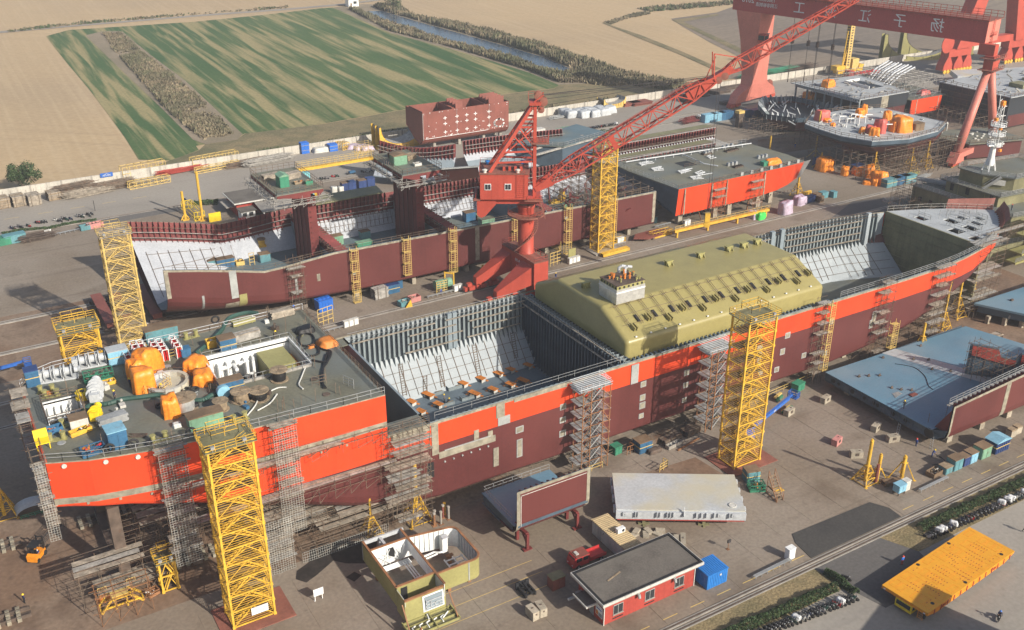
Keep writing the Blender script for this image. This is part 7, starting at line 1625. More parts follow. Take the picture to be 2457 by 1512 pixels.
tr=obj('red_truck','small red crew cab truck with a faded roof behind the red building','truck',(71.5,99.4,0));b=MB();b.pvy([(70.,.5),(70.,1.3),(70.35,2.2),(72.9,2.25),(72.9,.5)],98.6,100.4);b.mk('cab','scarlet',tr);MB().box(70.5,98.5,2.25,72.8,100.5,2.33).mk('cab_roof','russet',tr);MB().pvy([(70.05,1.35),(70.3,2.1),(70.36,2.1),(70.12,1.35)],98.75,100.25).mk('windscreen','glass',tr)
for y in(98.55,100.4):MB().box(70.6,y,1.4,71.5,y+.05,2.05).box(71.8,y,1.4,72.7,y+.05,2.05).mk('side_window','glass',tr)
MB().box(73.,98.5,.8,76.,100.5,1.).box(73,98.5,1,73.06,100.5,1.6).box(73,98.5,1.,76,98.56,1.4).box(73,100.44,1,76,100.5,1.4).mk('load_bed','scarlet',tr)
for x in(70.9,75.):
 for y in(98.55,100.25):w=tyre((x,y,.42),.42,'rubber',tr,'wheel','y',.26);MB().lat((x,y-.14,.42),[(.05,0),(.22,0),(.22,.28),(.05,.28)],10,'y').mk('rim','zinc',w)
for y in(98.9,100.1):MB().lat((69.98,y,.9),[(.12,0),(.12,.06)],8,'x').mk('headlight','white',tr)
MB().box(70.8,99.1,2.33,71.3,99.9,2.5).mk('roof_lamp','dingy',tr)
for i,(q,r,lab)in enum([((59.6,93.6),.05,'left of two pale concrete weights at the bottom edge'),((61.,93.6),-.1,'right of two pale concrete weights at the bottom edge'),((87.3,95.6),.9,'long concrete weight behind the red building, left one'),((88.5,95.4),.9,'long concrete weight behind the red building, right one')]):
 t=obj('concrete_weight',lab,'concrete block',(*q,0),'concrete counterweights');s=(1.1,2.,1.5)if i<2 else(2.8,.8,1.);MB().cb((*q,0),*s).mk('block_body','stone',t);MB().cb((q[0],q[1],s[2]),.3,.12,.12).cb((q[0],q[1]-s[1]/2-.02,s[2]*.65),.25,.06,.25).mk('lifting_eye','umber',t);t.rotation_euler=(0,0,r)
for i in range(6):tag(MB().cb((83.+i*.85,100.8-i*.45+(i%2)*.9,.02),1.5,.9,.35+.1*(i%2),.5*i).mk('broken_slab','stone'),'broken concrete slab dumped behind the white container','concrete slab','broken slabs behind the container')
fk=obj('forklift_attachment','black forklift attachment with chains on the ground','attachment',(61.5,98.2,0));b=MB()
for x in(-.8,.8):b.bar((61.5+x,97.,.5),(61.5+x,99.4,.5),.25,.6)
for y in(97.2,98.2,99.2):b.bar((60.5,y,.6),(62.5,y,.6),.2)
b.bar((60.8,97,.4),(62.2,99.5,1.4),.16).bar((62.2,97,.4),(60.8,99.5,1.4),.16).tube((61.5,96.8,.9),(61.5,99.2,1.2),.18);b.mk('frame','black',fk);MB().box(60.4,99.3,.1,62.6,99.6,1.3).mk('backplate','coal',fk)
dh=obj('deckhouse_block','open topped deckhouse block, olive outside and white inside, on low stools',HK,(50,108,0))
ZT,ZB=5.,1.6
def wall2(p,q,z0,z1,m_out,m_in,name='wall',th=.16,stiff=0,rim=True,side=1):
 p=Vec((*p,0));q=Vec((*q,0));d=(q-p).normalized();n=Vec((-d.y,d.x,0))*th*side
 def qd(a,b_,z0,z1,off):return[tuple(a+off+Vec((0,0,z0))),tuple(b_+off+Vec((0,0,z0))),tuple(b_+off+Vec((0,0,z1))),tuple(a+off+Vec((0,0,z1)))]
 MB().ext(qd(p,q,z0,z1,Vec()),tuple(n*.45)).mk(name,m_out,dh);o=MB().ext(qd(p,q,z0,z1,n*.55),tuple(n*.45)).mk('lining',m_in,dh)
 if rim:MB().bar(p+n*.5+Vec((0,0,z1+.06)),q+n*.5+Vec((0,0,z1+.06)),.34,.14).mk('top_flange','ochre',dh)
 for i in range(stiff):c=p.lerp(q,(i+.6)/stiff)+n*1.3;MB().bar(c+Vec((0,0,z0+.2)),c+Vec((0,0,z1-.1)),.12,.2).mk('stiffener',m_in,dh)
wall2((43.3,115.4),(43.3,103.6),ZB,ZT,'olive','white')
wall2((43.3,103.6),(49.6,103.6),ZB+.2,ZT,'olive','white')
wall2((57.,104.6),(57.,110.6),ZB,ZT,'olive','pearl',stiff=7);A_=[(57.+1.4*(cos(a)-1),110.6+1.4*sin(a))for a in np.linspace(0,pi/2,6)]
for p,q in zip(A_[:-1],A_[1:]):wall2(p,q,ZB,ZT,'olive','white')
wall2((55.6,112.),(49.6,113.),ZB,ZT,'olive','white',stiff=8);A_=[(57.+1.4*(cos(a)-1),104.6+1.4*sin(a))for a in np.linspace(0,-pi/2,6)]
for p,q in zip(A_[:-1],A_[1:]):wall2(q,p,ZB,ZT,'olive','pearl')
wall2((49.6,103.2),(55.6,103.2),ZB,ZT,'olive','white');wall2((49.6,113.),(43.5,113.),ZB,ZT,'pearl','white',stiff=0);wall2((49.6,100.8),(49.6,115.2),ZB+1.2,ZT+.02,'olive','white',rim=True)
MB().box(54.6,103.14,1.7,54.8,103.2,5).mk('seam_band','ash',dh)
w=MB().box(46.,112.7,2.4,47.5,112.84,4.6).mk('door_frame','white',dh);MB().box(46.25,112.64,2.6,47.25,112.7,4.4).mk('door_opening','black',w)
b=MB();[b.box(*q)for q in((43.3,115.3,4.4,50.,115.6,5.),(43.3,113,4.6,43.6,115.4,5.),(45.9,113.1,4.5,46.3,115.4,4.9),(49.4,113,2.2,49.7,115.5,5.),(43.3,115.3,1.6,43.6,115.6,4.4),(49.6,115.3,1.6,49.9,115.6,4.4),(45.9,115.3,1.6,46.3,115.6,4.4))];b.mk('open_frame','pearl',dh)
b=MB()
for i in range(9):b.bar((44.+ru(0,5),112.5,1.8),(44+i*.6,112.5,ru(3.2,4.6)),.08)
for k in range(4):b.path([(43.8,112.-.3*k,1.9),(49.2,112.-.3*k,1.9)],.10)
for k in range(3):b.path([(48.8-.4*k,111.6,2.),(48.8-.4*k,106,2.),(47.6-.3*k,105,2.)],.12)
for k in range(5):b.bar((44,104.4+k*1.6,1.8),(44.7,104.4+k*1.6,1.8),.2)
b.bar((44.7,104,1.8),(44.7,112,1.8),.2);b.cb((48.2,106.2,1.8),1.3,1.,.9).cb((47,105.2,1.8),.9,.8,.8);b.path([(49.9,110.9,2.),(53,111.2,2.),(53.6,110.6,2.1),(55,110.5,2.)],.16);b.path([(49.9,110.3,2.),(53.3,110.6,2.)],.14)
for k in range(4):b.bar((53.6,108.6-k*1.1,1.8),(56.6,108.6-k*1.1,1.8),.16)
for k in range(3):b.bar((53.6+k*1.4,109,1.8),(53.6+k*1.4,104.6,1.8),.18)
b.cb((54.6,111.,1.8),.9,1.,2.6);b.mk('pipework','white',dh)
MB().box(54.2,110.4,4.4,55.2,111.4,4.5).mk('casing_top','pearl',dh)
wall2((43.3,103.6),(43.3,100.9),.9,ZT-.4,'olive','pearl',rim=False);MB().box(44.,103.55,2.,45.,103.62,4.6).mk('door_opening','black',dh);MB().bar((43.3,101.,4.5),(49.6,101.,4.6),.35,.25).mk('top_flange','ochre',dh);MB().ext([(43.3,101.,4.4),(49.6,101.,4.4),(49.6,100.6,.8),(43.3,100.6,.8)],(0,.1,0)).mk('front_plate','olive',dh)
w=MB().ext([(46.,100.92,4.2),(49.3,100.92,4.2),(49.3,100.66,1.6),(46.,100.66,1.6)],(0,-.06,0)).mk('opening_frame','white',dh);MB().ext([(46.3,100.8,4.),(49.05,100.8,4.),(49.05,100.6,1.8),(46.3,100.6,1.8)],(0,-.05,0)).mk('opening','steel',w);b=MB()
for k in range(4):b.box(46.4+k*.7,100.5,1.9,46.5+k*.7,100.6,3.6-.4*k)
for k in range(3):b.box(46.4,100.5,2.1+k*.6,49.,100.6,2.2+k*.6)
b.mk('glazing_bars','pearl',w)
MB().box(42.6,97.6,.75,50.2,100.7,.85).mk('floor','moss',dh);b=MB()
for k in range(4):b.box(42.6,97.6+k*.95,.85,50.2,97.75+k*.95,1.15)
for x in(42.6,46.6,50.1):b.box(x,97.6,.85,x+.15,100.7,1.3)
b.mk('floor_stiffener','olive',dh);b=MB();[b.path([(43.4+1.1*k,98.,1.2),(43.4+1.1*k,99.,1.2),(44.+1.1*k,99.2,1.2)],.09)for k in range(5)];b.path([(46.2,99.4,1.3),(46.4,100.4,1.3)],.1).path([(48,98.6,1.3),(49.2,99.4,1.3)],.1);b.mk('floor_pipe','white',dh)
MB().bar((50.,97.7,.9),(50.2,100.8,3.2),.15).bar((42.7,97.7,.9),(42.9,100.8,4.2),.18).bar((44.1,97.5,.3),(44.1,97.5,2.2),.2).mk('prop','ochre',dh)
for q in((45,99,.7),(49,99,.7),(44,112,1.5),(48.5,108,1.5),(52,104.5,1.5),(55.5,104.8,1.5),(55,110,1.5)):MB().cb((q[0],q[1],0),.5,.5,q[2]).cb((q[0],q[1],q[2]-.1),1.2,.6,.12).mk('stool','ochre',dh)
sb=obj('sign_board','white blank sign board on two short legs','sign',(34.9,112.4,0));MB().box(34.2,112.35,.9,35.7,112.45,2.1).mk('board','white',sb);MB().bar((34.4,112.5,0),(34.4,112.5,2),.1).bar((35.5,112.5,0),(35.5,112.5,2),.1).bar((34.3,112.3,0),(34.3,112.8,0),.1).mk('leg','white',sb)
shore('yellow pole stand before the belly scaffold, left of two',(47.9,123.,0),6.6,1.4,3.,group='yellow shores along the front tanker');shore('tall yellow pole stand under the hull recess, right of two',(55.6,122.4,0),10.8,1.9,5.,.3,group='yellow shores along the front tanker')
for i,(x,y,m)in enum([(57.6,120.,'umber'),(58.3,119.2,'concrete'),(57.2,119.4,'ochre'),(59.4,120.6,'russet'),(60.,119.8,'concrete'),(59.9,121.,'yellow')]):t=obj('pipe_post',('brown pipe post, leftmost of the cluster','grey pipe post before the brown one','rusty pipe post at the left of the cluster','red brown pipe post at the back right of the cluster','grey pipe post, rightmost of the cluster','pipe post with a yellow top behind the others')[i],'post',(x,y,0),'short pipe posts');MB().tube((x,y,0),(x,y,2.2),.2,10).mk('pipe',m,t);MB().lat((x,y,2.2),[(.26,0),(.26,.3),(.1,.35)],10).mk('cap','concrete' if m!='yellow' else 'yellow',t);MB().cb((x,y,0),.8,.8,.08).mk('base_plate','ochre',t)
lattice_tower('small yellow access frame with a tilted basket by the keel track',16.,125.4,2.2,2.,5.4,2,mesh=False)
ts=obj('yellow_trestle','low heavy yellow steel trestle with railings before the keel track','trestle',(10.2,126.2,0));b=MB()
for y in(125.4,127.4):b.bar((7.4,y,.1),(9.,y,2.),.3).bar((13.2,y,.1),(11.4,y,2.),.3).bar((9.,y,2.),(11.4,y,2.),.35).bar((8.,y,.7),(12.6,y,.7),.22).bar((9.4,y,.1),(9.4,y,2.),.22).bar((11.,y,.1),(11.,y,2.),.22)
b.mk('side_frame','yellow',ts);b=MB()
for x in(7.4,9.2,11.2,13.2):b.bar((x,125.4,.15 if x in(7.4,13.2)else 1.9),(x,127.4,.15 if x in(7.4,13.2)else 1.9),.22)
b.mk('cross_beam','yellow',ts);MB().box(9.,125.4,2.15,11.4,127.4,2.25).mk('top_plate','straw',ts);MB().rail([(7.6,127.6,1.6),(8.8,127.6,1.6)],1.3,.6,.07,3).rail([(11.6,127.6,1.6),(12.8,127.6,1.6)],1.3,.6,.07,3).mk('railing','straw',ts);MB().drape((8.4,128.,.3),1.6,1.2,1.6,3).mk('rags','copper',ts,True)
skip('small crate of rusty tubes by the yellow trestle',(14.6,126.,0),1.6,1.1,.8,'ochre',['ochre','rope'],.3,mesh=True)
fl_=obj('forklift','orange forklift with a black overhead guard carrying a mesh frame','forklift',(0,0,0));b=MB();b.pvy([(-1.3,.35),(-1.35,1.2),(-.9,1.35),(-.5,.95),(.9,.95),(.9,.35)],-.6,.6);b.mk('body','tangerine',fl_)
b=MB();[b.bar((x,y,.9),(x+(.15 if x<0 else-.2),y*.95,2.2),.09)for x in(-.9,.7)for y in(-.55,.55)];b.box(-.85,-.62,2.2,.6,.62,2.28);b.mk('overhead_guard','black',fl_);MB().box(-.5,-.3,.95,.1,.3,1.1).box(-.6,-.3,1.1,-.45,.3,1.6).mk('seat','black',fl_);b=MB();[b.bar((1.,y,.2),(1.05,y,2.6),.12)for y in(-.4,.4)];[b.bar((.95,-.4,z),(.95,.4,z),.1)for z in(.5,1.5,2.5)];b.mk('mast','black',fl_);MB().box(1.1,-.4,.3,2.3,-.25,.36).box(1.1,.25,.3,2.3,.4,.36).mk('fork','iron',fl_)
for x,y in((.7,-.6),(.7,.6),(-.9,-.55),(-.9,.55)):tyre((x,y,.35),.35,'rubber',fl_,'wheel','y',.25)
fl_.location=(1.5,143.5,0);fl_.rotation_euler=(0,0,.95);fl_.scale=(1.25,)*3
tag(MB().rail([(2.2,144.6,.9),(5.8,147.6,1.6),(6.4,146.8,1.6)],1.4,.5,.07,5).mk('mesh_frame','iron'),'dark mesh frame lifted on the forklift tines','mesh frame')
man('worker in navy with a yellow helmet at the lower left corner',(-1.7,133.6,0),2.,'stand','navy');man('worker in blue crouching by the brown scaffold',(9.6,132.6,0),.8,'crouch','denim','navy','helmet_blue');man('driver sitting in the orange forklift',(1.6,143.4,.45),-.6,'sit','denim',hat='helmet_white')
lattice_tower('yellow tower top cut by the left edge below the stern',-9.5,128,4,3,3.2,1,mesh=False)
for i,(x,y,h)in enum([(-2.5,181.5,8.6),(-3.6,172.5,12.5),(-1.6,157.8,11.5)]):shore(('yellow shore at the left edge by the launch rails','tall yellow shore at the left edge behind the stern','yellow shore at the left edge by the grey rubber boat')[i],(x,y,0),h,1.8,5,.3,group='yellow shores at the left edge')
ib=obj('grey_boat','grey arched rubber cover on a green cradle behind the stern','rubber boat',(2.6,157.,0));b=MB();rows=[]
for i in range(13):a=pi*i/12;rows.append([(2.6-2.6*cos(a),155.6+3.*t,.3+1.8*sin(a)*(1-.25*(2*t-1)**2))for t in np.linspace(0,1,6)])
b.grid(rows);b.mk('cover','pearl',ib,True);MB().rail([(.6,155.2,0),(4.8,155.2,0),(4.8,158.6,0)],.7,1.,.1,2).mk('cradle','green',ib)
tag(MB().tube((14.6,139.4,8.4),(18.6,139.8,9.6),.55,10,.35).mk('orange_cone','amber'),'orange rubber cone hanging under the stern','rubber cone')
def boom_lift(label,c,rz,L,h):
 t=obj('boom_lift',label,'boom lift',(0,0,0));MB().box(-1.3,-1.1,.35,1.3,1.1,.9).mk('chassis','royal',t);MB().box(-1.5,-.9,.95,.7,.9,2.).mk('turret','royal',t);MB().bar((-1.,0,1.9),(L,0,h),.5,.6).mk('boom','royal',t);MB().bar((L*.5,0,1.9+(h-1.9)*.55),(L+1.4,0,h+.3),.36,.42).mk('boom_extension','royal',t);MB().rail([(L+1.3,-.9,h-.5),(L+2.7,-.9,h-.5),(L+2.7,.9,h-.5),(L+1.3,.9,h-.5),(L+1.3,-.9,h-.5)],1.1,.7,.09,3).box(L+1.3,-.9,h-.6,L+2.7,.9,h-.5).mk('basket','royal',t)
 text_mesh('JLG',.55,'lettering','white',t,(L*.62,-.27,1.9+(h-1.9)*.62),(pi/2,0,pi),.01)
 for x in(-1.,1.):
  for y in(-1.1,1.1):tyre((x,y,.45),.45,'rubber',t,'wheel','y',.32)
 t.location=c;t.rotation_euler=(0,0,rz);return t
boom_lift('blue boom lift behind the stern at the left edge',(-2.5,208.5,0),-.05,9.5,2.6);boom_lift('blue boom lift with a low boom behind the right yellow tower',(118.,112.6,0),.28,14.5,2.6)
#RIGHT HAND SIDE
tp_=obj('transporter','flat orange yellow heavy transporter platform on the road','transporter',(116.75,68.5,0));TX,TY,TL,TW,TD=116.75,68.5,22.7,7.4,2.2
def tb(b,x0,y0,z0,x1,y1,z1):return b.box(TX+x0,TY+y0,z0,TX+x1,TY+y1,z1)
tb(MB(),-TL/2,-TW/2,TD-.12,TL/2,TW/2,TD).mk('deck','saffron',tp_)
for s in(-1,1):MB().pvy([(TX-TL/2,TD-.12),(TX+TL/2,TD-.12),(TX+TL/2,TD-.35),(TX+TL/2-2.4,1.1),(TX-TL/2+2.6,1.1),(TX-TL/2,TD-.55)],TY+s*(TW/2-.12)-.1,TY+s*(TW/2-.12)+.1).mk('side_beam','tangerine',tp_)
for i in range(13):x=-TL/2+1.6+i*1.65;tb(MB(),x,-TW/2-.06,1.15,x+.18,-TW/2-.02,TD-.15).mk('side_rib','crimson',tp_)
b=MB()
for i in range(8):
 for j in range(6):
  x,y=-10.4+i*2.75,-3.3+j*1.13;w_,h_=(1.9,.9)
  if(i+j)%4==3:continue
  for q in((x,y,x+w_,y+.05),(x,y+h_-.05,x+w_,y+h_),(x,y,x+.05,y+h_),(x+w_-.05,y,x+w_,y+h_)):tb(b,q[0],q[1],TD,q[2],q[3],TD+.02)
b.mk('plate_seam','tangerine',tp_);p=None
for(gx,gy,n,m_)in((-8.6,1.4,5,2),(-6.6,.2,7,2),(-4.4,.8,7,2),(-2.2,1.4,6,2),(-.4,-1.,6,2),(.8,.6,3,2),(2.,1.8,4,2),(3.,-.2,7,2),(5.,.4,7,2),(7.2,1.,6,2),(-1.2,-2.4,4,2),(4.2,2.6,1,2),(8.6,-2.6,1,2),(-9.6,-2.4,1,2),(6.,-2.8,1,2),(-5,2.8,1,2),(-7.8,-2.6,1,2),(1.6,-2.8,1,2)):
 for i in range(m_):
  for j in range(n):
   x,y=gx+i*.9,gy-j*.42
   if abs(y)>3.5:continue
   if p is None:p=tb(MB(),x,y,TD,x+.22,y+.09,TD+.025).mk('lashing_slot','crimson',tp_);p0=(x,y)
   else:again(p,x-p0[0],y-p0[1])
for x,y in((-9.,-2.9),(-3.2,3.2),(5.,3.3),(9.,-2.9),(-1.2,-3.2)):MB().lat((TX+x,TY+y,TD),[(.05,0),(.28,0),(.28,.03),(.05,.03)],12).mk('deck_eye','black',tp_)
for i in range(7):
 for s in(-1,1):
  x=-7.8+i*2.6
  for k in(-.28,.28):tyre((TX+x,TY+s*2.3+k,.55),.55,'rubber',tp_,'wheel','y',.32)
  tb(MB(),x-.2,s*2.3-.9,.6,x+.2,s*2.3+.9,1.2).mk('axle','umber',tp_)
tb(MB(),-8.6,-2.8,1.,8.6,2.8,1.5).mk('spine','tangerine',tp_)
cbn=tb(MB(),-TL/2-.2,-1.4,.45,-TL/2+1.4,1.2,1.75).mk('cab','lemon',tp_);tb(MB(),-TL/2-.24,-1.2,.95,-TL/2-.2,1.,1.65).mk('windscreen','glass',cbn);tb(MB(),-TL/2+.1,-1.44,.95,-TL/2+1.1,-1.4,1.65).mk('side_window','glass',cbn)
b=MB();ladder(b,(TX-TL/2+.2,TY-2.6,.3),(TX-TL/2+.2,TY-2.6,2.1),.8,5,(0,1,0));b.mk('ladder','tangerine',tp_);tb(MB(),-TL/2-.02,-3.5,TD-.5,-TL/2+.1,3.5,TD-.14).mk('end_beam','tangerine',tp_)
tb(MB(),-TL/2-.05,-3.4,.9,-TL/2+.25,-3.1,1.8).mk('lamp_bracket','black',tp_)
for s in(-3.2,3.2):tb(MB(),-TL/2-.06,s-.15,TD-.42,-TL/2-.02,s+.15,TD-.25).mk('headlamp','white',tp_)
text_mesh('HSL',.75,'lettering','crimson',tp_,(-7.4,-TW/2-.05,1.6),(pi/2,0,pi),.02);text_mesh('HM7',.75,'lettering','crimson',tp_,(5.6,-TW/2-.05,1.6),(pi/2,0,pi),.02)
tp_.rotation_euler=(0,0,.10)
man('worker in a hi-vis vest and orange helmet by the transporter',(113.6,74.2,0),3.,'stand','helmet_blue','crimson','helmet_red');man('walker at the right edge of the road',(136.8,69.6,0),1.,'walk','navy')
sct=bike('dark scooter being ridden on the road by the transporter',(115.7,59.2,0),-1.,1,'coal','ridden scooters');del sct['group'];man('scooter rider in dark clothes with a blue helmet',(115.8,59.2,.42),-1.,'sit','navy','coal','helmet_blue')
man('walker in white leaving the frame at the bottom',(95,66.,0),0,'walk','linen')
bike_row('motorbike in the tight row along the hedge above the transporter',(122.4,76.4),(150,75.6),34,.45,'motorbikes in the row above the transporter',5,0,.16)
bike_row('motorbike in the tight row along the hedge at the bottom',(83.,74.4),(101.2,72.6),26,.35,'motorbikes in the row at the bottom edge',6,0,.16);bike('black motorbike alone at the end of the short hedge',(103.6,76.2,0),.5,0,'black','single bikes');
hedge('hedge','dark clipped hedge above the row of motorbikes at the right',[(123,78.6),(132,78.5),(141,78.3),(152,78.1)],1.5,1.15,9000,3,leaf=.26);hedge('hedge','dark bushes along the motorbikes at the bottom',[(80,76.6),(86,76.3),(94,76.),(101,75.7)],1.6,1.2,6500,4,leaf=.26);hedge('hedge','short clipped hedge running across by the asphalt crossing',[(102.3,78.9),(102.5,76),(102.4,73.)],1.2,1.1,3200,5,leaf=.24)
tag(MB().prism([(66,52),(69,52),(69,54.5),(66,54.5)],0,1.2).m(1).box(66.4,52.4,1.2,68.6,54.1,1.22).mk('dark_red_bin',['russet','black']),'dark red open bin cut by the bottom edge','bin')
pb=obj('bottom_block','large blue ship bottom block with a dark red side wall at the right edge',HK,(165,106,0));zt=3.6
MB().prism([(144.4,94),(192,94),(190,104),(186.3,118.3),(144.4,119.2)],zt-.12,zt).mk('tank_top','cobalt',pb)
MB().prism([(169.5,95),(173.5,95),(164.5,119.),(160.5,119.)],zt+.004,zt+.012).mk('primer_strip','pale',pb)
b=MB();b.ext([(144.5,119.2,zt-.12),(144.5,119.2,2.),(144.5,98,1.5),(144.9,93.6,1.6),(145.3,91.9,2.8),(145.3,91.6,4.2),(144.5,94,zt)],(.15,0,0));b.mk('end_floor','slate',pb)
for y,r in((117,.45),(115.6,.35),(112.2,.5),(109.2,.35),(107,.4),(106,.4),(102.4,.45),(99.6,.4)):MB().lat((144.44,y,2.6),[(r*.5,0),(r,0),(r,.05),(r*.5,.05)],12,'x').mk('lightening_hole','black',pb)
b=MB();b.lat((144.42,94.4,2.7),[(.05,0),(1.,0),(1.,.06),(.05,.06)],16,'x');b.mk('access_hole','black',pb)
for i in range(14):MB().box(144.38,98+i*1.5,1.7,144.5,98.12+i*1.5,3.4).mk('end_stiffener','slate',pb)
MB().prism([(144.6,94),(190,94),(186,118),(144.6,119)],1.6,1.8).mk('bottom_plating','slate',pb);b=MB();b.box(144.6,119.,1.7,186,119.15,zt-.13);b.mk('side_floor','slate',pb)
prof=lambda t:[(91.3,9.3+1.7*t),(91.35,4.),(91.6,2.8),(92.3,2.),(93.6,1.6),(97.,1.5)]
b=MB();XX=[145.6,146,160.3,161.6,176,192];b.grid([[(x,prof((x-145)/30)[k][0],prof((x-145)/30)[k][1])for x in XX]for k in range(6)]);b.mk('side_shell','wine',pb)
for x0,x1 in((145.5,146.),(160.3,161.5)):MB().grid([[(x,prof((x-145)/30)[k][0]-.05,prof((x-145)/30)[k][1])for x in(x0,x1)]for k in range(5)]).mk('edge_seam','primer',pb)
MB().ext([(145.5,91.24,8.9),(192,91.24,11.4),(192,91.24,12.),(145.5,91.24,9.35)],(0,.04,0)).mk('edge_seam','primer',pb);MB().grid([[(x,91.6,z)for x in XX]for z in(9.2,3.7)]).mk('inner_plating','slate',pb)
fr=None
for i in range(30):
 x=147+i*1.25;z=prof((x-145)/30)[0][1]
 if fr is None:fr=MB().pvx([(91.5,0),(92.5,-.3),(92.5,-3.5),(93.4,-5.4),(91.5,-5.4)],x-.05,x+.05).mk('side_frame','maroon',pb);fr.location.z+=z;px,z0=x,z
 else:again(fr,x-px,0,z-z0)
MB().rail([(146.2,92.8,8.6),(192,92.8,11.2)],1.5,1.8,.08,3).mk('stage_rail','zinc',pb);MB().ext([(146.2,92.6,8.5),(192,92.6,11.1),(192,93.3,11.1),(146.2,93.3,8.5)],(0,0,.1)).mk('stage_board','driftwood',pb);MB().pvx([(91.6,3.6),(94.4,3.6),(91.6,8.6)],145.8,146.).mk('end_bracket','maroon',pb)
b=MB();b.ext([(167.5,104.5,zt),(176,94.5,zt),(176,94.5,9.6),(173.5,97.4,9.6),(173,98,8.2),(171.2,100.2,8.4),(170.8,100.6,10.),(167.5,104.5,10.2)],(.5,.4,0));b.mk('cross_wall','slate',pb);MB().ext([(167.7,104.,8.),(173,97.9,6.6),(173,97.9,8.),(171.2,100,8.2),(170.8,100.5,9.8),(167.7,104.1,10.)],(-.06,-.05,0)).ext([(173.5,97.3,7),(176,94.4,7),(176,94.4,9.4),(173.5,97.3,9.4)],(-.06,-.05,0)).mk('red_coat','crimson',pb)
b=MB();grid_of(b,166,169.5,96,104,zt,11,2,4,4,.06);b.mk('wall_scaffold','scaffold',pb)
b=MB();[b.bar(p,q,.06)for p,q in(((146,96,zt),(146,96,zt+2)),((150,95.4,zt),(150,95.4,zt+2.4)),((155,95,zt),(155.2,95,zt+3)))];b.mk('uprights','scaffold',pb)
for i,(x,y)in enum([(148.6,114.4),(150.4,113.6),(152.4,112.6),(150.5,108.),(151.5,106.6),(153,105.4),(163.5,109),(166,106.6),(169.5,104.6),(163.8,113.8),(166.2,112),(170,117),(159,117.4)]):
 t=obj('eye_lug','small dark lifting lug on the blue bottom block','lug',(x,y,zt),'lifting lugs on the blue block');MB().pvy([(x-.3,zt),(x+.3,zt),(x+.25,zt+.45),(x-.25,zt+.45)],y-.06,y+.06).box(x-.35,y-.25,zt,x+.35,y+.25,zt+.06).mk('plate','umber',t)
duct('deck_cable','thin black cable curving over the blue bottom block',[(159,114.4,zt),(161,111.5,zt),(160,108,zt),(157.4,105,zt),(156.8,103.5,zt)],.06,'jet','cable',.06)
tag(MB().box(151,103.6,zt,152.6,104.4,zt+.25).mk('rusty_plate','russet'),'rusty flat plate on the blue bottom block','plate');man('worker in black with a yellow helmet walking on the blue bottom block',(146.2,101.6,zt),2.6,'walk','coal');b=MB();[b.bar((148+.1*k,105+.2*k,zt+.06),(150.4,105.5+.12*k,zt+.06),.06)for k in range(8)];tag(b.mk('loose_rods','zinc'),'fan of thin rods on the blue bottom block','rods')
for i,(x,y)in enum([(149,93.6),(158,93.4),(166,93.4),(147,104),(147,115),(160,116),(172,112)]):stool('pale concrete stool under the blue bottom block',(x,y,0),1.4,1.2,1.55,group='stools under the blue block')
man('worker in blue with a red helmet by the blue block corner',(142.6,95.2,0),1.4,'stand','denim','navy','helmet_red');man('worker in blue carrying a yellow hose by the blue block',(142.2,91.4,0),.5,'reach','denim','denim','hat_yellow')
for i,(p,q)in enum((((144.2,93.2,0),(144.6,93.6,2.4)),((142.,99.,0),(143.6,100.,2.)))):lt=obj('ladder',('aluminium ladder at the round access hole','aluminium ladder leaning on the blue block end')[i],'ladder',p);ladder(MB(),p,q,.5,6,(0,1,0),.06).mk('rungs','zinc',lt)
duct('hose','dark hose snaking to the blue block worker',[(142.3,91.2,.8),(143.4,90.4,.1),(142.6,89,.1),(140,89.6,.1)],.06,'jet','hose',0)
s2=obj('bottom_block','second blue ship bottom block cut by the right edge, farther back',HK,(206,119,0));MB().prism([(197.5,124.6),(232,124.2),(232,100),(214,106),(203,113.2)],3.5,4.).mk('tank_top','cobalt',s2);MB().prism([(198.4,124),(231,123.6),(231,101),(214.4,106.8),(203.6,113.6)],1.8,3.5).mk('floor_web','slate',s2)
for i in range(5):x,y=199+i*2.4,122.4-i*2.6;MB().cb((x-.3,y-1.2,0),.8,.8,1.8).mk('stool','stone',s2);MB().lat((200.4+i*3,117.4-i*2,2.6),[(.1,0),(.5,0),(.5,.06),(.1,.06)],12,'y').mk('lightening_hole','black',s2)
for x,y in((206,121),(212,116),(218,118)):MB().cb((x,y,4),.8,.5,.4).mk('lug','umber',s2)
blocks=[((131.,115.2),'concrete weight with timber under the blue boom lift'),((130.9,103.2),'pinkish concrete block alone in the yard'),((130.6,98.4),'dark stained concrete block with a hollow top, nearest the yellow shores'),((140.7,102.8),'stained concrete block left of the blue block edge'),((140.4,98.6),'grey concrete block with a lifting eye by the blue block'),((140.5,115.),'concrete block farther back by the blue block')]
for i,(q,lab)in enum(blocks):t=obj('concrete_weight',lab,'concrete block',(*q,0),'concrete weights in the right yard');s=(2.2,1.1,1.3);MB().cb((*q,0),*s).mk('block_body','stone' if i not in(1,)else 'pink_box',t);MB().cb((q[0],q[1]-.6,.6),.6,.08,.5).cb((q[0]+.5,q[1],1.3),.3,.1,.12).mk('lifting_eye','umber',t);t.rotation_euler=(0,0,(.2,.3,-.5,.3,-.3,.2)[i])
planks('green and yellow beams on the concrete weight under the boom lift',(131.6,116.4,0),3.2,.8,.5,'straw',.25,m2='green',name='beam_stack',cat='beams')
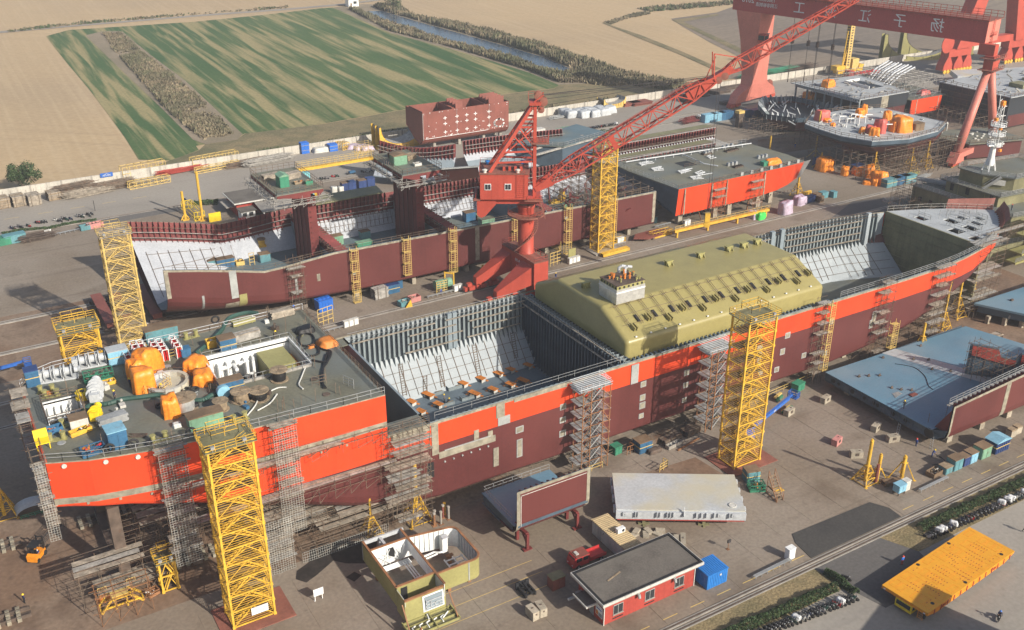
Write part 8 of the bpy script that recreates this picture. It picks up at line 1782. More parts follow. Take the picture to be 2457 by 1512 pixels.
shore('tall yellow shore with a lattice foot in the right yard',(126.2,92.4,0),8.2,1.6,3.2,.32,group='yellow shores in the right yard');shore('shorter yellow shore on plain legs by the tall one',(128.6,91.9,0),4.8,1.1,2.,.3,group='yellow shores in the right yard',lattice=False);shore('stubby yellow shore with a tilted collar nearest the boxes',(132.,89.6,0),4.6,1.5,3.4,.34,group='yellow shores in the right yard',lattice=False);tag(MB().tube((127.4,91.2,0),(127.4,91.2,3.6),.3,10).mk('brown_pipe_post','russet'),'dark red pipe post between the yellow shores','post')
planks('low pile of grooved brown beams by the stubby shore',(129.4,89.4,0),3.4,1.4,.7,'rusty',-.3,name='beam_stack',cat='beams')
skip('open rusty box of scrap, first in the box row',(137.9,87.6,0),2.6,1.6,.9,'rusty',['dingy','timber','umber'],.1)
for(x,w,d,h,m,tp,lab,gb)in[(140.3,1.8,1.6,1.3,'teal','timber','low teal box with a timber lid in the box row',0),(142.6,2.2,1.8,2.2,'teal','rusty','faded teal box with a rusty lid in the box row',0),(145.,1.6,1.6,1.8,'ink','rusty','dark blue box in the middle of the row',0),(146.9,1.9,1.7,2.,'azure','rusty','pale blue box with a rusty lid in the row',0),(150.1,2.6,2.,2.2,'sage','rusty','faded green box with a rusty lid in the row',0),(154.3,3.8,2.4,2.3,'ink','azure','large navy cabin with a ribbed pale roof at the end of the row',.7)]:
 cab(lab,(x,87.2,0),w,d,h,m,tp,gable=gb,ribs=6 if gb else 0,group='row of boxes under the blue block',stripe='straw' if gb else None)
stool('stained block by the navy cabin, left one',(160.5,88.6,0),1.6,1.2,1.6,group=None,m='stone');stool('stained block by the navy cabin, right one',(162.4,88.8,0),1.6,1.2,1.6,group=None,m='stone')
bench('long white bench before the boxes',(135.,85.4,0),7.4,.02);bench('long white bench by the blue container',(95.8,83.4,0),7.6,.03);bench('white bench cut by the right edge',(164.5,85.6,0),6,.02)
cab('blue topped crate on legs beside a white cabinet',(128.2,87.,0),1.8,1.3,1.9,'azure',legs=.6);cab('white cabinet by the blue topped crate',(130.,87.2,0),1.2,1.,1.9,'dingy');cab('white switch cabinet alone by the asphalt patch',(100.2,84.2,0),1.3,.9,1.9,'white')
lp=obj('ground_lamp','small square lamp on a post behind the blue container','lamp',(93.5,90.6,0));MB().bar((93.5,90.6,0),(93.5,90.6,1.5),.08).cb((93.5,90.6,0),.5,.5,.08).mk('post','ochre',lp);MB().cb((93.5,90.5,1.4),.6,.25,.5).mk('lamp_head','iron',lp)
stp=obj('mobile_steps','rusty brown mobile steps with handrails','steps',(110.5,97.6,0));b=MB()
for s in(-.7,.7):b.bar((109.4+s,95.6,.2),(110.2+s,98.8,3.2),.1,.2).bar((109.4+s,95.6,1.2),(110.2+s,98.8,4.2),.06).bar((110.2+s,98.8,0),(110.2+s,98.8,4.2),.09).bar((109.4+s,95.6,0),(109.4+s,95.6,1.2),.08).bar((109.4+s,95.6,.15),(110.2+s,99.8,.15),.1)
b.mk('side_frame','ochre',stp)
for k in range(8):f=(k+.5)/8;MB().box(108.7+.8*f,95.6+3.2*f-.16,.2+3.*f,110.1+.8*f,95.6+3.2*f+.16,.26+3.*f).mk('tread','timber',stp)
MB().box(110.6,97.4,.1,112.2,98.6,.2).mk('base_frame','yellow',stp)
skip('dark green mesh crate with orange fittings',(108.4,100.2,0),2.6,1.8,1.3,'green',['copper','umber','green'],-.45,mesh=True);cab('teal cabin with a yellow band by the tower plate',(109.6,102.8,0),2.4,2.,2.2,'teal','rusty',stripe='straw',rz=-.3)
cab('green box by the brown stair tower',(94.8,121.6,0),1.7,1.5,1.5,'green',rz=.1);tag(MB().rail([(96,119.9,0),(97.4,119.9,0),(97.4,121,0)],1.7,.7,.1,2).mk('rusty_stool','ochre'),'rusty arched stool frame by the blue cabin','stool');cab('blue cabin with a rusty lid and yellow band below the hull',(99.4,119.9,0),2.8,2.2,2.2,'blue','rusty',stripe='straw')
for i,q in enum([(104.,121.2),(105.5,119.6),(110.6,119.8)]):planks(('dark pile of scaffold tubes and boards below the hull, back one','dark pile of scaffold tubes below the hull, front one','small dark pile of boards nearest the second stair tower')[i],(*q,0),5.-i*.6,2.,1.1,'umber',.15,m2='scaffold')
skip('pale trough of rags below the hull',(105.,117.8,0),3.4,.9,.8,'concrete',['dingy','steel'],.1);tag(MB().drape((100.8,118.2,0),2.6,1.4,.7,3).mk('scrap_heap','umber',None,True),'heap of brown scrap by the trough','scrap heap');tag(MB().bar((104.6,116.2,.15),(110.6,117.4,.15),.25).mk('rusty_beam','ochre'),'long rusty beam on the ground before the piles','beam')
tag(MB().rail([(97.6,112.6,0),(99.6,113.,0),(99.4,114,0)],1.6,1.,.09,3).mk('step_frame','straw'),'small yellow step frame behind the grey hatch cover','step frame');hb_=obj('small_hut','small white hut behind the dark red side panel','hut',(82.6,116.2,0));MB().cb((82.6,116.2,0),3.2,2.2,2.3).mk('wall','dingy',hb_);MB().cb((82.6,116.2,2.3),3.6,2.6,.15).mk('roof','felt',hb_);MB().cb((82.,115.08,1.),1.,.06,.9).mk('window','glass',hb_);MB().cb((83.4,115.08,0),.8,.06,1.9).mk('door','azure',hb_)
for(x0,y0,x1,y1)in((60,126.4,84,124.8),(92,121.2,116,122.4),(116,120.8,146,123.2),(76,118.8,90,119)):tag(MB().rail([(x0,y0,0),(x1,y1,0)],1.2,2.2,.07,2).mk('site_fence','straw' if y0<121 else 'scaffold'),'thin tube barrier running along the front tanker' if x0<100 else 'thin tube barrier before the tanker keel','barrier','tube barriers along the tanker')
cab('green motor unit by the keel blocks',(139.6,121.4,0),2.4,1.6,1.5,'green',rz=.2);tag(MB().cb((133.6,120.4,0),2.4,.4,.5,.3).m(1).cb((133.6,120.9,.5),2.6,.5,.3,.3).mk('timber_beams',['green','straw']),'pair of painted beams near the boom lift basket','beams')
for i,(x,y,h)in enum([(172.5,118.6,7.5),(186.5,124,14),(196,127.5,10),(203,128.8,15.5),(207,134,14)]):shore(('yellow pole stand low by the tanker, first towards the bow','tall yellow pole stand at the bow curve','yellow pole stand with a lattice foot under the bow','tall yellow pole stand outside the bow','yellow pole stand farthest round the bow')[i],(x,y,0),h,1.7,4.6,.28,group='yellow pole stands at the bow')
for i,(q,m)in enum([((181,117.6),'pink_box'),((183.6,118.6),'russet')]):cab(('faded red open bin by the bow scaffold','dark red bin with white end by the bow scaffold')[i],(*q,0),2.2,1.6,1.8,m,'dingy')
tag(MB().rail([(190.6,113.4,0),(192.6,113.4,0),(192.6,115,0)],2.2,1.,.12,2).m(1).box(190.4,113.2,2.,192.8,115,2.15).mk('timber_stand',['timber','plank']),'brown timber stand between the two blue blocks','stand')
wh=obj('workshop_hall','grey workshop hall beyond the lower right corner','building',(102,38,0));MB().box(102-30,38-16,0,102,38,12).mk('wall','concrete',wh);MB().box(71.6,21.6,12,102.2,38.2,12.3).mk('roof','felt',wh);wh.rotation_euler=(0,0,.32);wh.location=(116.7,50.6,0)
#ALONG THE WALL AND THE BACK ROAD
def C3(px,py):v=at((px/2.694)*.67204,(560+py/2.694)*.67204);return(v.x,v.y,.03)
def C4(px,py,z=.03):v=at((500+px/2.8)*.67204,(520+py/2.8)*.67204,z);return(v.x,v.y,z)
for i,(q,lab)in enum([((30,482),'brown board stack by the wall, cut by the left edge'),((180,462),'tall brown board stack by the wall, second from the left'),((330,452),'brown board stack by the wall with grey boards on top'),((520,405),'board stack by the wall apart on the right')]):
 planks(lab,C3(*q),3.6,4.6 if i!=3 else 4.,3. if i!=3 else 2.4,'timber',.12,'board stacks by the wall',posts=True,m2='plank')
def heap(label,c,L,W,H,m,n,rz=.12,seed=1,group='heaps of scaffold parts by the wall'):
 r=random.Random(seed);b=MB()
 for i in range(n):x,y,z=r.uniform(-.5,.5)*L*.3,r.uniform(-.5,.5)*W,r.uniform(.1,1)*H;l=L*r.uniform(.4,.6);b.bar((x-l,y,z),(x+l,y+r.uniform(-.4,.4),z+r.uniform(-.15,.15)),r.uniform(.07,.14))
 for i in range(n//6):x,y=r.uniform(-.5,.5)*L,r.uniform(-.5,.5)*W;b.bar((x,y,0),(x,y,H*r.uniform(.8,1.3)),.1)
 o=b.mk('scaffold_heap',m);o.location=c;o.rotation_euler=(0,0,rz);return tag(o,label,'scaffold heap',group)
heap('dense heap of brown scaffold parts by the wall',C3(740,360),10,5,3.2,'scaffold',150,seed=1);heap('brown scaffold tubes with a dark sheet by the dense heap',C3(850,370),12,3.2,2.,'plank',90,seed=2);heap('long rack of brown tubes under the blue sign',C3(1090,310),11,3.6,2.6,'scaffold',110,seed=3);heap('low heap of short brown tubes by the lone board stack',C3(622,378),4,1.6,1.,'ochre',26,seed=4)
heap('red tubes between two yellow frames by the wall',C4(425,262),13,3,1.6,'crimson',70,seed=5);heap('grey scaffold tubes by the wall, left rack',C4(1070,195),12,3,1.8,'scaffold',80,seed=6);heap('grey scaffold tubes by the wall, right rack',C4(1290,170),14,3.6,2.2,'driftwood',110,seed=7)
def frame_cage(label,c,L,W,H,m,rz=.12,n=6,seed=1,group='yellow lattice frames by the wall'):
 t=obj('lattice_frame',label,'steel frame',(0,0,0),group)
 for y in(-W/2,W/2):
  for z in(.1,H/2,H):MB().bar((-L/2,y,z),(L/2,y,z),.14).mk('rail',m,t)
 for i in range(n+1):
  x=-L/2+L*i/n;b=MB()
  for y in(-W/2,W/2):b.bar((x,y,0),(x,y,H),.13)
  b.bar((x,-W/2,H),(x,W/2,H),.12).bar((x,-W/2,H/2),(x,W/2,H/2),.1);b.bar((x,-W/2,.1),(x,W/2,H),.07)
  if i<n:b.bar((x,-W/2,.1),(x+L/n,-W/2,H/2),.07).bar((x,W/2,H),(x+L/n,-W/2,H),.07)
  b.mk('bay',m,t)
 t.location=c;t.rotation_euler=(0,0,rz);return t
frame_cage('stacked yellow lattice frames by the wall, back one under the blue sign',C4(40,300),14,3.,4.2,'straw',seed=1);frame_cage('stacked yellow lattice frames by the wall, front one',C4(95,395),13,2.2,2.2,'straw');frame_cage('yellow lattice frames by the wall, right group back',C4(750,190),16,3.,3.6,'straw',n=7);frame_cage('yellow lattice frame by the wall, right group front',C4(775,238),15,2,1.8,'straw',n=6)
sgn=obj('arrow_sign','blue sign with white chevrons on the wall','sign',(48.5,330.7,2.));MB().box(46.6,330.5,2.2,50.4,330.62,3.5).mk('board','royal',sgn);text_mesh('»(○)«',1.,'lettering','white',sgn,(0,-.25,.85),(pi/2,0,0),.02)
def place_bikes(label,pts,group,rz0,seed):
 r=random.Random(seed)
 for i,q in enum(pts):bike(label,q,rz0+r.uniform(-.5,.5),r.randrange(2),r.choice(bike_cols),group)
place_bikes('motorbike in the loose row by the back road at the left',[C3(*q)for q in[(110,695),(135,700),(150,702),(185,682),(205,690),(220,692),(270,675),(285,678),(360,645),(375,645),(410,640),(437,635),(536,620),(578,630),(598,606),(630,608),(648,615),(683,608),(745,582),(775,580),(795,590),(805,580),(850,565),(868,580),(885,560)]],'motorbikes by the back road',.5,8)
hedge('hedge','thin weedy hedge under the loose row of motorbikes',[C3(20,745)[:2],C3(200,712)[:2],C3(470,690)[:2],C3(700,640)[:2],C3(930,612)[:2]],1.2,.7,2400,7,leaf=.4);cab('green skip at the left edge',C3(42,840),3.6,2.6,2.,'green',rz=.12);cab('teal green skip by the first green one',C3(145,818),5.6,2.6,2.2,'teal',rz=.12)
skip('teal open crate below the motorbikes',C3(820,700),2.6,1.8,1.3,'teal',['umber'],.12);skip('pink open crate below the motorbikes, left one',C3(890,685),2.6,1.8,1.4,'pink_box',['umber'],.12);skip('pink open crate below the motorbikes, right one',C3(945,672),2.6,1.8,1.4,'pink_box',['umber'],.12);bench('long white bench by the crane track at the left',C3(650,735),9.5,.13);heap('rusty heap of bars by the left crane track',C3(365,795),8,3.4,1.8,'umber',60,seed=9,group=None);tag(MB().cb(C3(470,768),1.8,.12,2.,.2).mk('white_panel','white'),'white panel by the rusty bars','panel');pst=C3(915,520);tag(MB().bar(pst,(pst[0],pst[1],3.2),.14).m(0).mk('post','black'),'black post at the end of the motorbike row','post')
ylb=frame_cage('bright yellow lattice box girder behind the second hull',C4(535,690),3.,12,2.6,'lemon',rz=.05,n=3,group=None);tag(MB().box(66,277.8,.1,69.4,278.1,2.7).mk('end_panel','lemon'),'solid yellow end panel of the lattice box','panel')
for i,(q,h)in enum([((455,742),8.6),((628,748),14.6)]):c=C4(*q);t=obj('yellow_pole',('short yellow pole by the lattice box','tall yellow pole by the lattice box')[i],'pole',c);MB().tube(c,(c[0],c[1],h),.38,10).mk('pole','yellow',t);MB().cb(c,1.8,1.8,.3).bar((c[0]-1.2,c[1],.1),(c[0],c[1],2),.3).bar((c[0]+1.2,c[1],.1),(c[0],c[1],2),.3).mk('foot','yellow',t)
rs=obj('red_shed','red shed with a flat grey roof, white eaves and a lean-to','building',(81,284,0));MB().box(74.5,279,0,93,288.5,3.9).mk('wall','crimson',rs);MB().box(73.6,277.8,3.9,94,289.6,4.25).mk('eaves','dingy',rs);MB().box(73.9,278.1,4.25,93.7,289.3,4.35).mk('roof','felt',rs);MB().pvx([(279,3.6),(279,3.75),(270.6,2.9),(270.6,2.75)],79.5,95).mk('lean_to_roof','concrete',rs)
for x in(80,87,94.6):MB().bar((x,270.9,0),(x,270.9,2.8),.18).mk('post','white',rs)
MB().box(71.9,280.5,2.4,74.5,287,2.6).mk('canopy','concrete',rs);k_=obj('white_kiosk','small white kiosk with a grey roof against the red shed','kiosk',(76.6,276.6,0));MB().box(74.6,274.8,0,78.6,278.4,2.6).mk('wall','white',k_);MB().box(74.2,274.2,2.6,79,278.6,2.75).mk('roof','felt',k_)
for x in(75.5,77.4):MB().box(x-.6,274.72,1.,x+.6,274.79,2.1).mk('window','glass',k_)
for i in range(4):MB().lat((73.6+i*.6,274.6,0),[(.18,0),(.18,.9),(.05,1.1)],8).mk('fire_bottle','cyl_red',k_)
for i in range(3):cab(('grey cabinet under the lean-to, left','grey cabinet under the lean-to, middle','rusty machine under the lean-to')[i],(84+i*2.6,275,0),1.6,1.2,1.9 if i<2 else 1.3,'zinc' if i<2 else 'rusty')
hedge('hedge','bushes by the road left of the red shed',[(66.5,296),(70,294.5),(73,293)],2.2,1.6,900,9,leaf=.5);place_bikes('motorbike by the bushes left of the red shed',[C4(455,555),(66.,297.2,.03),(69.4,296.,.03)],'motorbikes by the red shed',.3,12)
c=at(732,486);tk=obj('teal_tank','round teal tank behind the left bulkhead platform','tank',c);MB().lat((c.x,c.y,.6),[(2.6,0),(3.,.3),(3.,3.4),(2.8,3.6),(2.2,3.8),(2.2,8.6),(.3,9.)],22).mk('shell','teal_tank',tk,True);MB().cb(c,4,4,.6).mk('base','concrete',tk)
c=at(758,482);shore('small yellow stand by the teal tank',c,5.4,1.6,3.6,.45,group=None)
for i,(a,b_)in enum([(829,458),(843,456),(868,452),(888,447)]):c=at(a,b_);cab(('navy cabinet between the platforms, first from the left','navy cabinet between the platforms, second from the left','large navy cabinet between the platforms','dark navy bin between the platforms, last')[i],c,2.6,2.2,2.8,'ink','rusty' if i in(0,2)else 'ink')
for i,(a,b_)in enum([(802,462),(819,461)]):c=at(a,b_);tag(MB().drape(c,1.8,1.6,1.9,3+i,.05).mk('white_bag','dingy',None,True),('white bulk bag by the navy cabinets, left','white bulk bag by the navy cabinets, right')[i],'bulk bag','white bulk bags')
wsheet('dirt_patch',[(92,262),(120,258),(128,272),(100,277)],.012,'yard_rusty');place_bikes('motorbike behind the yellow gangway',[tuple(at(a,b_))for a,b_ in((770,432),(776,431),(784,430),(800,426),(808,425),(870,415),(882,414),(893,413))],'motorbikes behind the gangway',.6,14)
c=at(845,418);tri=obj('cargo_tricycle','dark blue cargo tricycle behind the yellow gangway','tricycle',c);MB().cb((c.x,c.y,.5),2.,1.2,.6).mk('cargo_box','blue',tri);MB().bar((c.x-1,c.y,.8),(c.x-1.8,c.y,1.2),.12).bar((c.x-1.8,c.y-.3,1.2),(c.x-1.8,c.y+.3,1.2),.06).mk('handlebar','black',tri)
for q in((-1.6,0),(.6,.6),(.6,-.6)):tyre((c.x+q[0],c.y+q[1],.35),.35,'rubber',tri,'wheel','y',.14)
hedge('hedge','dark bushes by the back road by the right platform',[tuple(at(900,408))[:2],tuple(at(925,400))[:2]],3.,1.8,700,15,leaf=.6)
def bundle_frame(label,px,sx,sy,sz,m,name='crate_stack'):
 c=at(*px);t=obj(name,label,'stack',c);n=5
 for i in range(n):MB().cb((c.x,c.y+(i-n/2+.5)*sy/n,.03),sx,sy/n-.12,sz).mk('panel',m,t)
 MB().cb((c.x,c.y,sz*.3),sx+.1,sy+.1,.12).cb((c.x,c.y,sz*.75),sx+.1,sy+.1,.12).mk('strap','zinc',t);return t
bundle_frame('tall bright blue stack of panels by the wall',(731,367),2.8,2.6,3.8,'bright_blue');bundle_frame('shorter bright blue crate by the wall',(798,361),3.,3,2.4,'bright_blue');c=at(772,363);tag(MB().drape(c,6,3.4,1.6,4).mk('tarp_heap','dingy',None,True),'heap of grey white sheets between the blue stacks','sheet heap');c=at(822,357);frame_cage('small yellow frame by the blue crate by the wall',c,3,4,2.4,'yellow',.3,3,group=None)
for i,(a,b_)in enum([(848,355),(866,357),(880,359)]):c=at(a,b_);tag(MB().drape(c,4.4,3,1.3,i+5,.3).mk('lilac_heap','lilac',None,True),('heap of lilac sheeting by the wall, left','heap of lilac sheeting by the wall, middle','heap of lilac sheeting by the wall, right')[i],'sheet heap','lilac sheet heaps')
def cradle(label,x0,y0,L,W,H,m,m2,ribs=3,rz=0.):
 t=obj('saddle_cradle',label,'cradle',(0,0,0));N=14
 for k in range(ribs):
  y=-W/2+W*k/(ribs-1);P=[(-L/2,0),(-L/2,H)]+[(-L/2*cos(pi*i/N)*.92,H-(H-1.6)*sin(pi*i/N)**.8)for i in range(0,N+1)]+[(L/2,H),(L/2,0)]
  MB().pvy(P,y-.15,y+.15).mk('rib_plate',m,t);b=MB()
  for i in range(1,9):x=-L/2+L*i/9;zz=H-(H-1.6)*max(0,1-(2*x/L)**2)**.45;b.box(x-.1,y-.35,.1,x+.1,y+.35,zz-.1)
  b.mk('stiffener',m2,t)
 rows=[[(-L/2*cos(pi*i/N)*.92,y,H-(H-1.6)*sin(pi*i/N)**.8+.05)for i in range(N+1)]for y in(-W/2-.3,W/2+.3)];MB().grid(rows).mk('saddle_lining','driftwood',t);MB().box(-L/2-.5,-W/2-.5,0,L/2+.5,W/2+.5,.8).mk('base_box',m,t)
 t.location=(x0,y0,0);t.rotation_euler=(0,0,rz);return t
cradle('bright yellow saddle cradle with tall horns by the wall',146.5,323,17,7.,8.2,'yellow','straw',3)
bb_=obj('red_brown_block','big red brown tank block with white weld marks on supports by the wall',HK,(170,309,1.5));zt=14.
b=MB();prof=[(309.6,zt),(309.6,4.6),(310.4,3.4),(311.8,2.4)];b.grid([[(x,*q)for x in(150,160,170,184.6)]for q in prof]);b.grid([[(150,309.6,zt),(150,309.6,4.6),(150,311.8,2.4)],[(149.6,322,zt),(149.6,322,7.6),(150.6,318,3.4)]]);b.grid([[(184.6,309.6,zt),(184.6,309.6,4.6),(184.6,311.8,2.4)],[(184,320,zt),(184,320,7.6),(184,318,3.4)]]);b.grid([[(x,311.8,2.4)for x in(150,184.6)],[(x,318,3.2)for x in(150.6,184)]]);b.grid([[(149.6,322,zt),(184,320,zt)],[(149.6,322,7),(184,320,7)]]);b.mk('shell','russet',bb_)
for x in(152,163.5,176.5):MB().box(x-1.6,310.2,11.2,x-1.45,321,14.2).mk('inner_floor','russet',bb_)
for x0,w_ in((163.8,2.8),(177.2,6.2)):
 for k in range(4):MB().pvx([(311+k*2.2,13.6),(312.6+k*2.2,13.6),(311.2+k*2.2,15.8)],x0,x0+w_).mk('stiffener','russet',bb_)
b=MB()
for i in range(90):
 x,z=ru(150.4,184.2),rnd.choice([ru(4.6,13.8),13.6,4.9,5.2]);s_=ru(.05,.15)
 if i%6==0:x=rnd.choice([150.6,163.5,176.6])
 b.box(x-s_,309.55,z-s_,x+s_,309.6,z+s_)
for x in(158.8,163.5,167.4,170.9,176.4):
 for z in(9.2,6.2,11.2):b.box(x-.7,309.54,z-.12,x+.7,309.6,z+.12).box(x-.12,309.53,z-.6,x+.12,309.6,z+.6)
for i in range(26):a=ru(0,6.3);b.box(180.6+2*cos(a)-.3,309.52,6.6+1.4*sin(a)-.25,180.6+2*cos(a)+.3,309.6,6.6+1.4*sin(a)+.25)
b.box(151,309.55,4.6,176,309.6,4.75);b.mk('weld_marks','white',bb_,kind='stuff');MB().box(150.1,309.5,4.4,150.25,309.6,13.8).box(163.42,309.54,4.6,163.5,309.6,13.9).box(176.5,309.54,4.6,176.58,309.6,13.9).mk('seam','ash',bb_)
for x in(156,166,176,183):MB().cb((x,313.2,0),1.,1.,2.6).mk('support','concrete',bb_);MB().cb((x,317.5,0),1,1,3.2).mk('support','concrete',bb_)
for i,(a,b_)in enum([(1235,330),(1250,326),(1285,318)]):c=at(a,b_);planks(('bundle of pale pipes by the brown block, left','bundle of pale pipes by the brown block, middle','bundle of pale pipes under the crane backstay')[i],c,7,3,1.2,'driftwood',.1,m2='dingy',name='pipe_bundle',cat='pipes')
for i,(a,b_)in enum([(1368,281),(1388,277),(1400,281),(1413,274),(1425,279),(1437,270),(1447,275),(1462,270),(1356,277)]):c=at(a,b_);tag(MB().drape(c,4.6,4.2,2.6,i,.02,8).mk('wrapped_pallet','pearl',None,True),'white wrapped bale in the rows by the wall','wrapped bale','white wrapped bales by the wall')
c=at(1345,283);heap('dark mixed scrap by the wrapped bales',c,9,3,1.,'zinc',40,seed=12,group=None)
c=at(1466,256);yf=cradle('yellow lifting frame by the wall',c.x,c.y,11,5,4.,'straw','yellow',2)
for i,(a,b_,sx,sy)in enum([(1512,252,9,4),(1535,250,10,6),(1490+250,250,5,3),(1670,232,12,5),(1725,222,10,6),(1755,212,12,5),(1648,243,6,4)]):
 c=at(a,b_);t=obj('steel_plates',('rust red steel tray by the wall, left','rust red steel tray by the wall, right','small rusty plate pile by the gantry leg','long pile of rusty plates by the wall','rusty plate stack by the wall beyond the long pile','rusty plate stack nearest the gantry leg','low brown plate pile on the yard')[i],'plate stack',c)
 for k in range(4):MB().cb((c.x+ru(-.4,.4),c.y+ru(-.3,.3),.05+.3*k),sx*ru(.8,1),sy*ru(.8,1),.25).mk('plate','russet' if i<2 else 'umber',t)
bike_row('motorbike in the long dense row behind the hull frames',tuple(at(1310,327))[:2],tuple(at(1478,300))[:2],46,.4,'motorbikes in the long back row',21,.03,.05);bike_row('motorbike in the dense row by the gantry crane foot',tuple(at(1645,287))[:2],tuple(at(1790,265))[:2],34,.4,'motorbikes by the gantry foot',22,.03,.05)
hedge('hedge','low hedge before the long dense motorbike row',[tuple(at(1300,340))[:2],tuple(at(1400,325))[:2],tuple(at(1480,312))[:2]],2.,1.,1600,23,leaf=.5);c=at(1320,335);heap('pile of pipes along the hedge behind the hull frames',c,16,3,1.4,'zinc',50,seed=14,group=None);c=at(1350,322);heap('green machine parts by the long motorbike row',c,7,3,2.2,'green',40,seed=15,group=None)
for i,(a,b_,m)in enum([(1700,292,'azure'),(1722,289,'azure'),(1740,286,'blue'),(1780,283,'blue'),(1815,280,'ink'),(1845,276,'ink')]):c=at(a,b_);cab(('pale blue container in the row by the gantry foot, first','pale blue container in the row by the gantry foot, second','blue container in the row by the gantry foot, third','dark blue container in the row by the gantry foot, fourth','dark blue container in the shade, fifth in the row','dark blue container in the shade, last in the row')[i],c,6,2.6,3.,m,ribs=8)
c=at(1655,295);heap('red beams piled at the end of the frame rows',c,8,4,2.,'maroon',40,seed=17,group=None);c=at(1772,305);fg_=obj('signal_stand','brown machine with yellow top by the frame rows','machine',c);MB().cb(c,2.,2.,4.).cb((c.x,c.y,4.),2.6,2.2,1.4).mk('body','umber',fg_);MB().cb((c.x,c.y,5.4),2.8,2.4,1.).mk('top','straw',fg_)
man('worker walking on the far road by the rusty plates',tuple(at(1768,220)),1,'walk','navy');man('worker in blue walking past the jib crane portal',tuple(at(1333,670)),2,'walk','denim','denim')
for i,(a,b_,sx,sy,sz,m)in enum([(778,742,3.6,2.4,2.6,'bright_blue')]):c=at(a,b_);mc=cab('bright blue machine housing with fan hoods in the middle yard',c,sx,sy,sz,m,m,rz=.1,ribs=5);[MB().lat((c.x+k-1,c.y,sz+.1),[(.5,0),(.5,.25),(.1,.3)],12).mk('fan_hood',m,mc)for k in range(3)]
c=at(912,714);planks('tall stack of grey mats by the blue cabins under the hull',c,3.6,2.2,2.6,'zinc',.1,posts=True,m2='driftwood')
for i,(a,b_)in enum([(940,695),(952,684),(906,690)]):c=at(a,b_+6);cab(('blue cabin with a yellow band under the second hull','dark blue cabin half under the second hull','small pale blue box behind the mats')[i],c,(3.4,2.4,2.)[i],2.,2.2,'blue','ink',stripe='straw' if i==0 else None)
for i,(a,b_,m)in enum([(970,733,'teal'),(994,722,'pink_box')]):c=at(a,b_);skip(('teal bin of rags in the middle yard','pink bin of scrap in the middle yard')[i],c,2.6,1.8,1.3,m,['dingy','crimson','timber'],.1)
c=at(972,737);tag(MB().pvy([(c.x-.3,0),(c.x+1.6,0),(c.x+1.2,2.)],c.y-.8,c.y-.6).mk('yellow_plate','yellow'),'yellow wedge plate leaning on the teal bin','plate');c=at(1062,700);gtk=obj('green_drum_machine','green drum machine inside a yellow frame under the second hull','machine',c);MB().lat((c.x-1.5,c.y+1.2,1.5),[(.3,0),(1.2,.1),(1.2,4.4),(.3,4.5)],14,'x').mk('drum','sage',gtk);MB().rail([(c.x-1.8,c.y-.4,0),(c.x+1.2,c.y-.4,0),(c.x+1.2,c.y+1.2,0)],3.,1.,.12,5).mk('frame','straw',gtk)
bench('white bench before the green drum machine',tuple(at(1060,708)),8.,.03);wboxes('white switch cabinets right of the green drum machine',tuple(at(1098,698)),2,.1);wboxes('white switch cabinets by the hold edge',tuple(at(836,784)),3,.1);bench('white bench by the hold edge',tuple(at(795,795)),7,.05);tag(MB().rail([tuple(at(765,785)),tuple(at(800,772))],4.2,1.2,.12,4).mk('yellow_fence_frame','straw'),'tall yellow fence frame by the hold edge','fence frame')
for i,(a,b_)in enum([(1078,685),(1168,668)]):c=at(a,b_);pt=obj('yellow_portal',('yellow goal frame by the green drum machine','yellow goal frame left of the crane leg')[i],'portal frame',c);MB().tube((c.x-.9,c.y+.6,0),(c.x-.9,c.y+.6,3.6),.22,8).tube((c.x+.9,c.y-.6,0),(c.x+.9,c.y-.6,3.4),.22,8).mk('post','yellow',pt);MB().bar((c.x-1,c.y+.7,3.4),(c.x+1,c.y-.7,3.2),.3).mk('beam','yellow',pt);MB().cb((c.x-.9,c.y+.6,0),1.6,.5,.12).mk('foot','yellow',pt)
man('worker in blue and red sitting on the bench by the green drum',(at(1058,706).x,at(1058,706).y,.1),0,'sit','denim','crimson','helmet_blue');wboxes('white switch cabinets by the jib crane, below the yellow tower',tuple(at(1372,632)),3,.1);tag(MB().cb(tuple(at(1372,622)),2.2,.2,3.).mk('pale_board','olive'),'pale green board behind the white cabinets','board');tag(MB().rail([tuple(at(1320,640)),tuple(at(1345,632)),tuple(at(1345,610))],3.6,1.,.12,4).mk('yellow_cage','straw'),'yellow cage by the jib crane portal','cage');frame_cage('yellow ladder frame leaning by the crane column',tuple(at(1320,598)),2,5,2.4,'straw',.9,3,group=None)
c=at(1475,608);planks('low pile of yellow beams by the yellow tower',c,9,1.6,.8,'yellow',.06,name='beam_stack',cat='beams');bench('white bench below the deck block, left',tuple(at(1405+75,590)),6,.06);wboxes('white switch cabinets by the yellow rails',tuple(at(1487,583)),2,.1);c=at(1450,590);heap('grey pipe clamps heaped below the deck block',c,4,2,1.4,'zinc',30,seed=18,group=None)
c=at(1500,578);skip('yellow rack of rollers below the deck block, left',(c.x-3,c.y,0),5,1.8,1.2,'yellow',['yellow','umber'],.05,mesh=True);c=at(1585,566);skip('yellow rack of rollers below the deck block, right',c,7,1.8,1.6,'yellow',['yellow','umber'],.05,mesh=True);yl=obj('yellow_rail_beam','long yellow walkway beam before the orange block','walkway',(185,199.6,0));MB().box(172,199.4,1.6,207,200.2,2.3).mk('beam','yellow',yl);MB().rail([(172,199.4,2.3),(207,199.4,2.3)],1.2,1.6,.07,2).mk('railing','straw',yl)
for x in(173,184,195,206):MB().box(x-.25,199.5,0,x+.25,200.1,1.6).mk('post','yellow',yl)
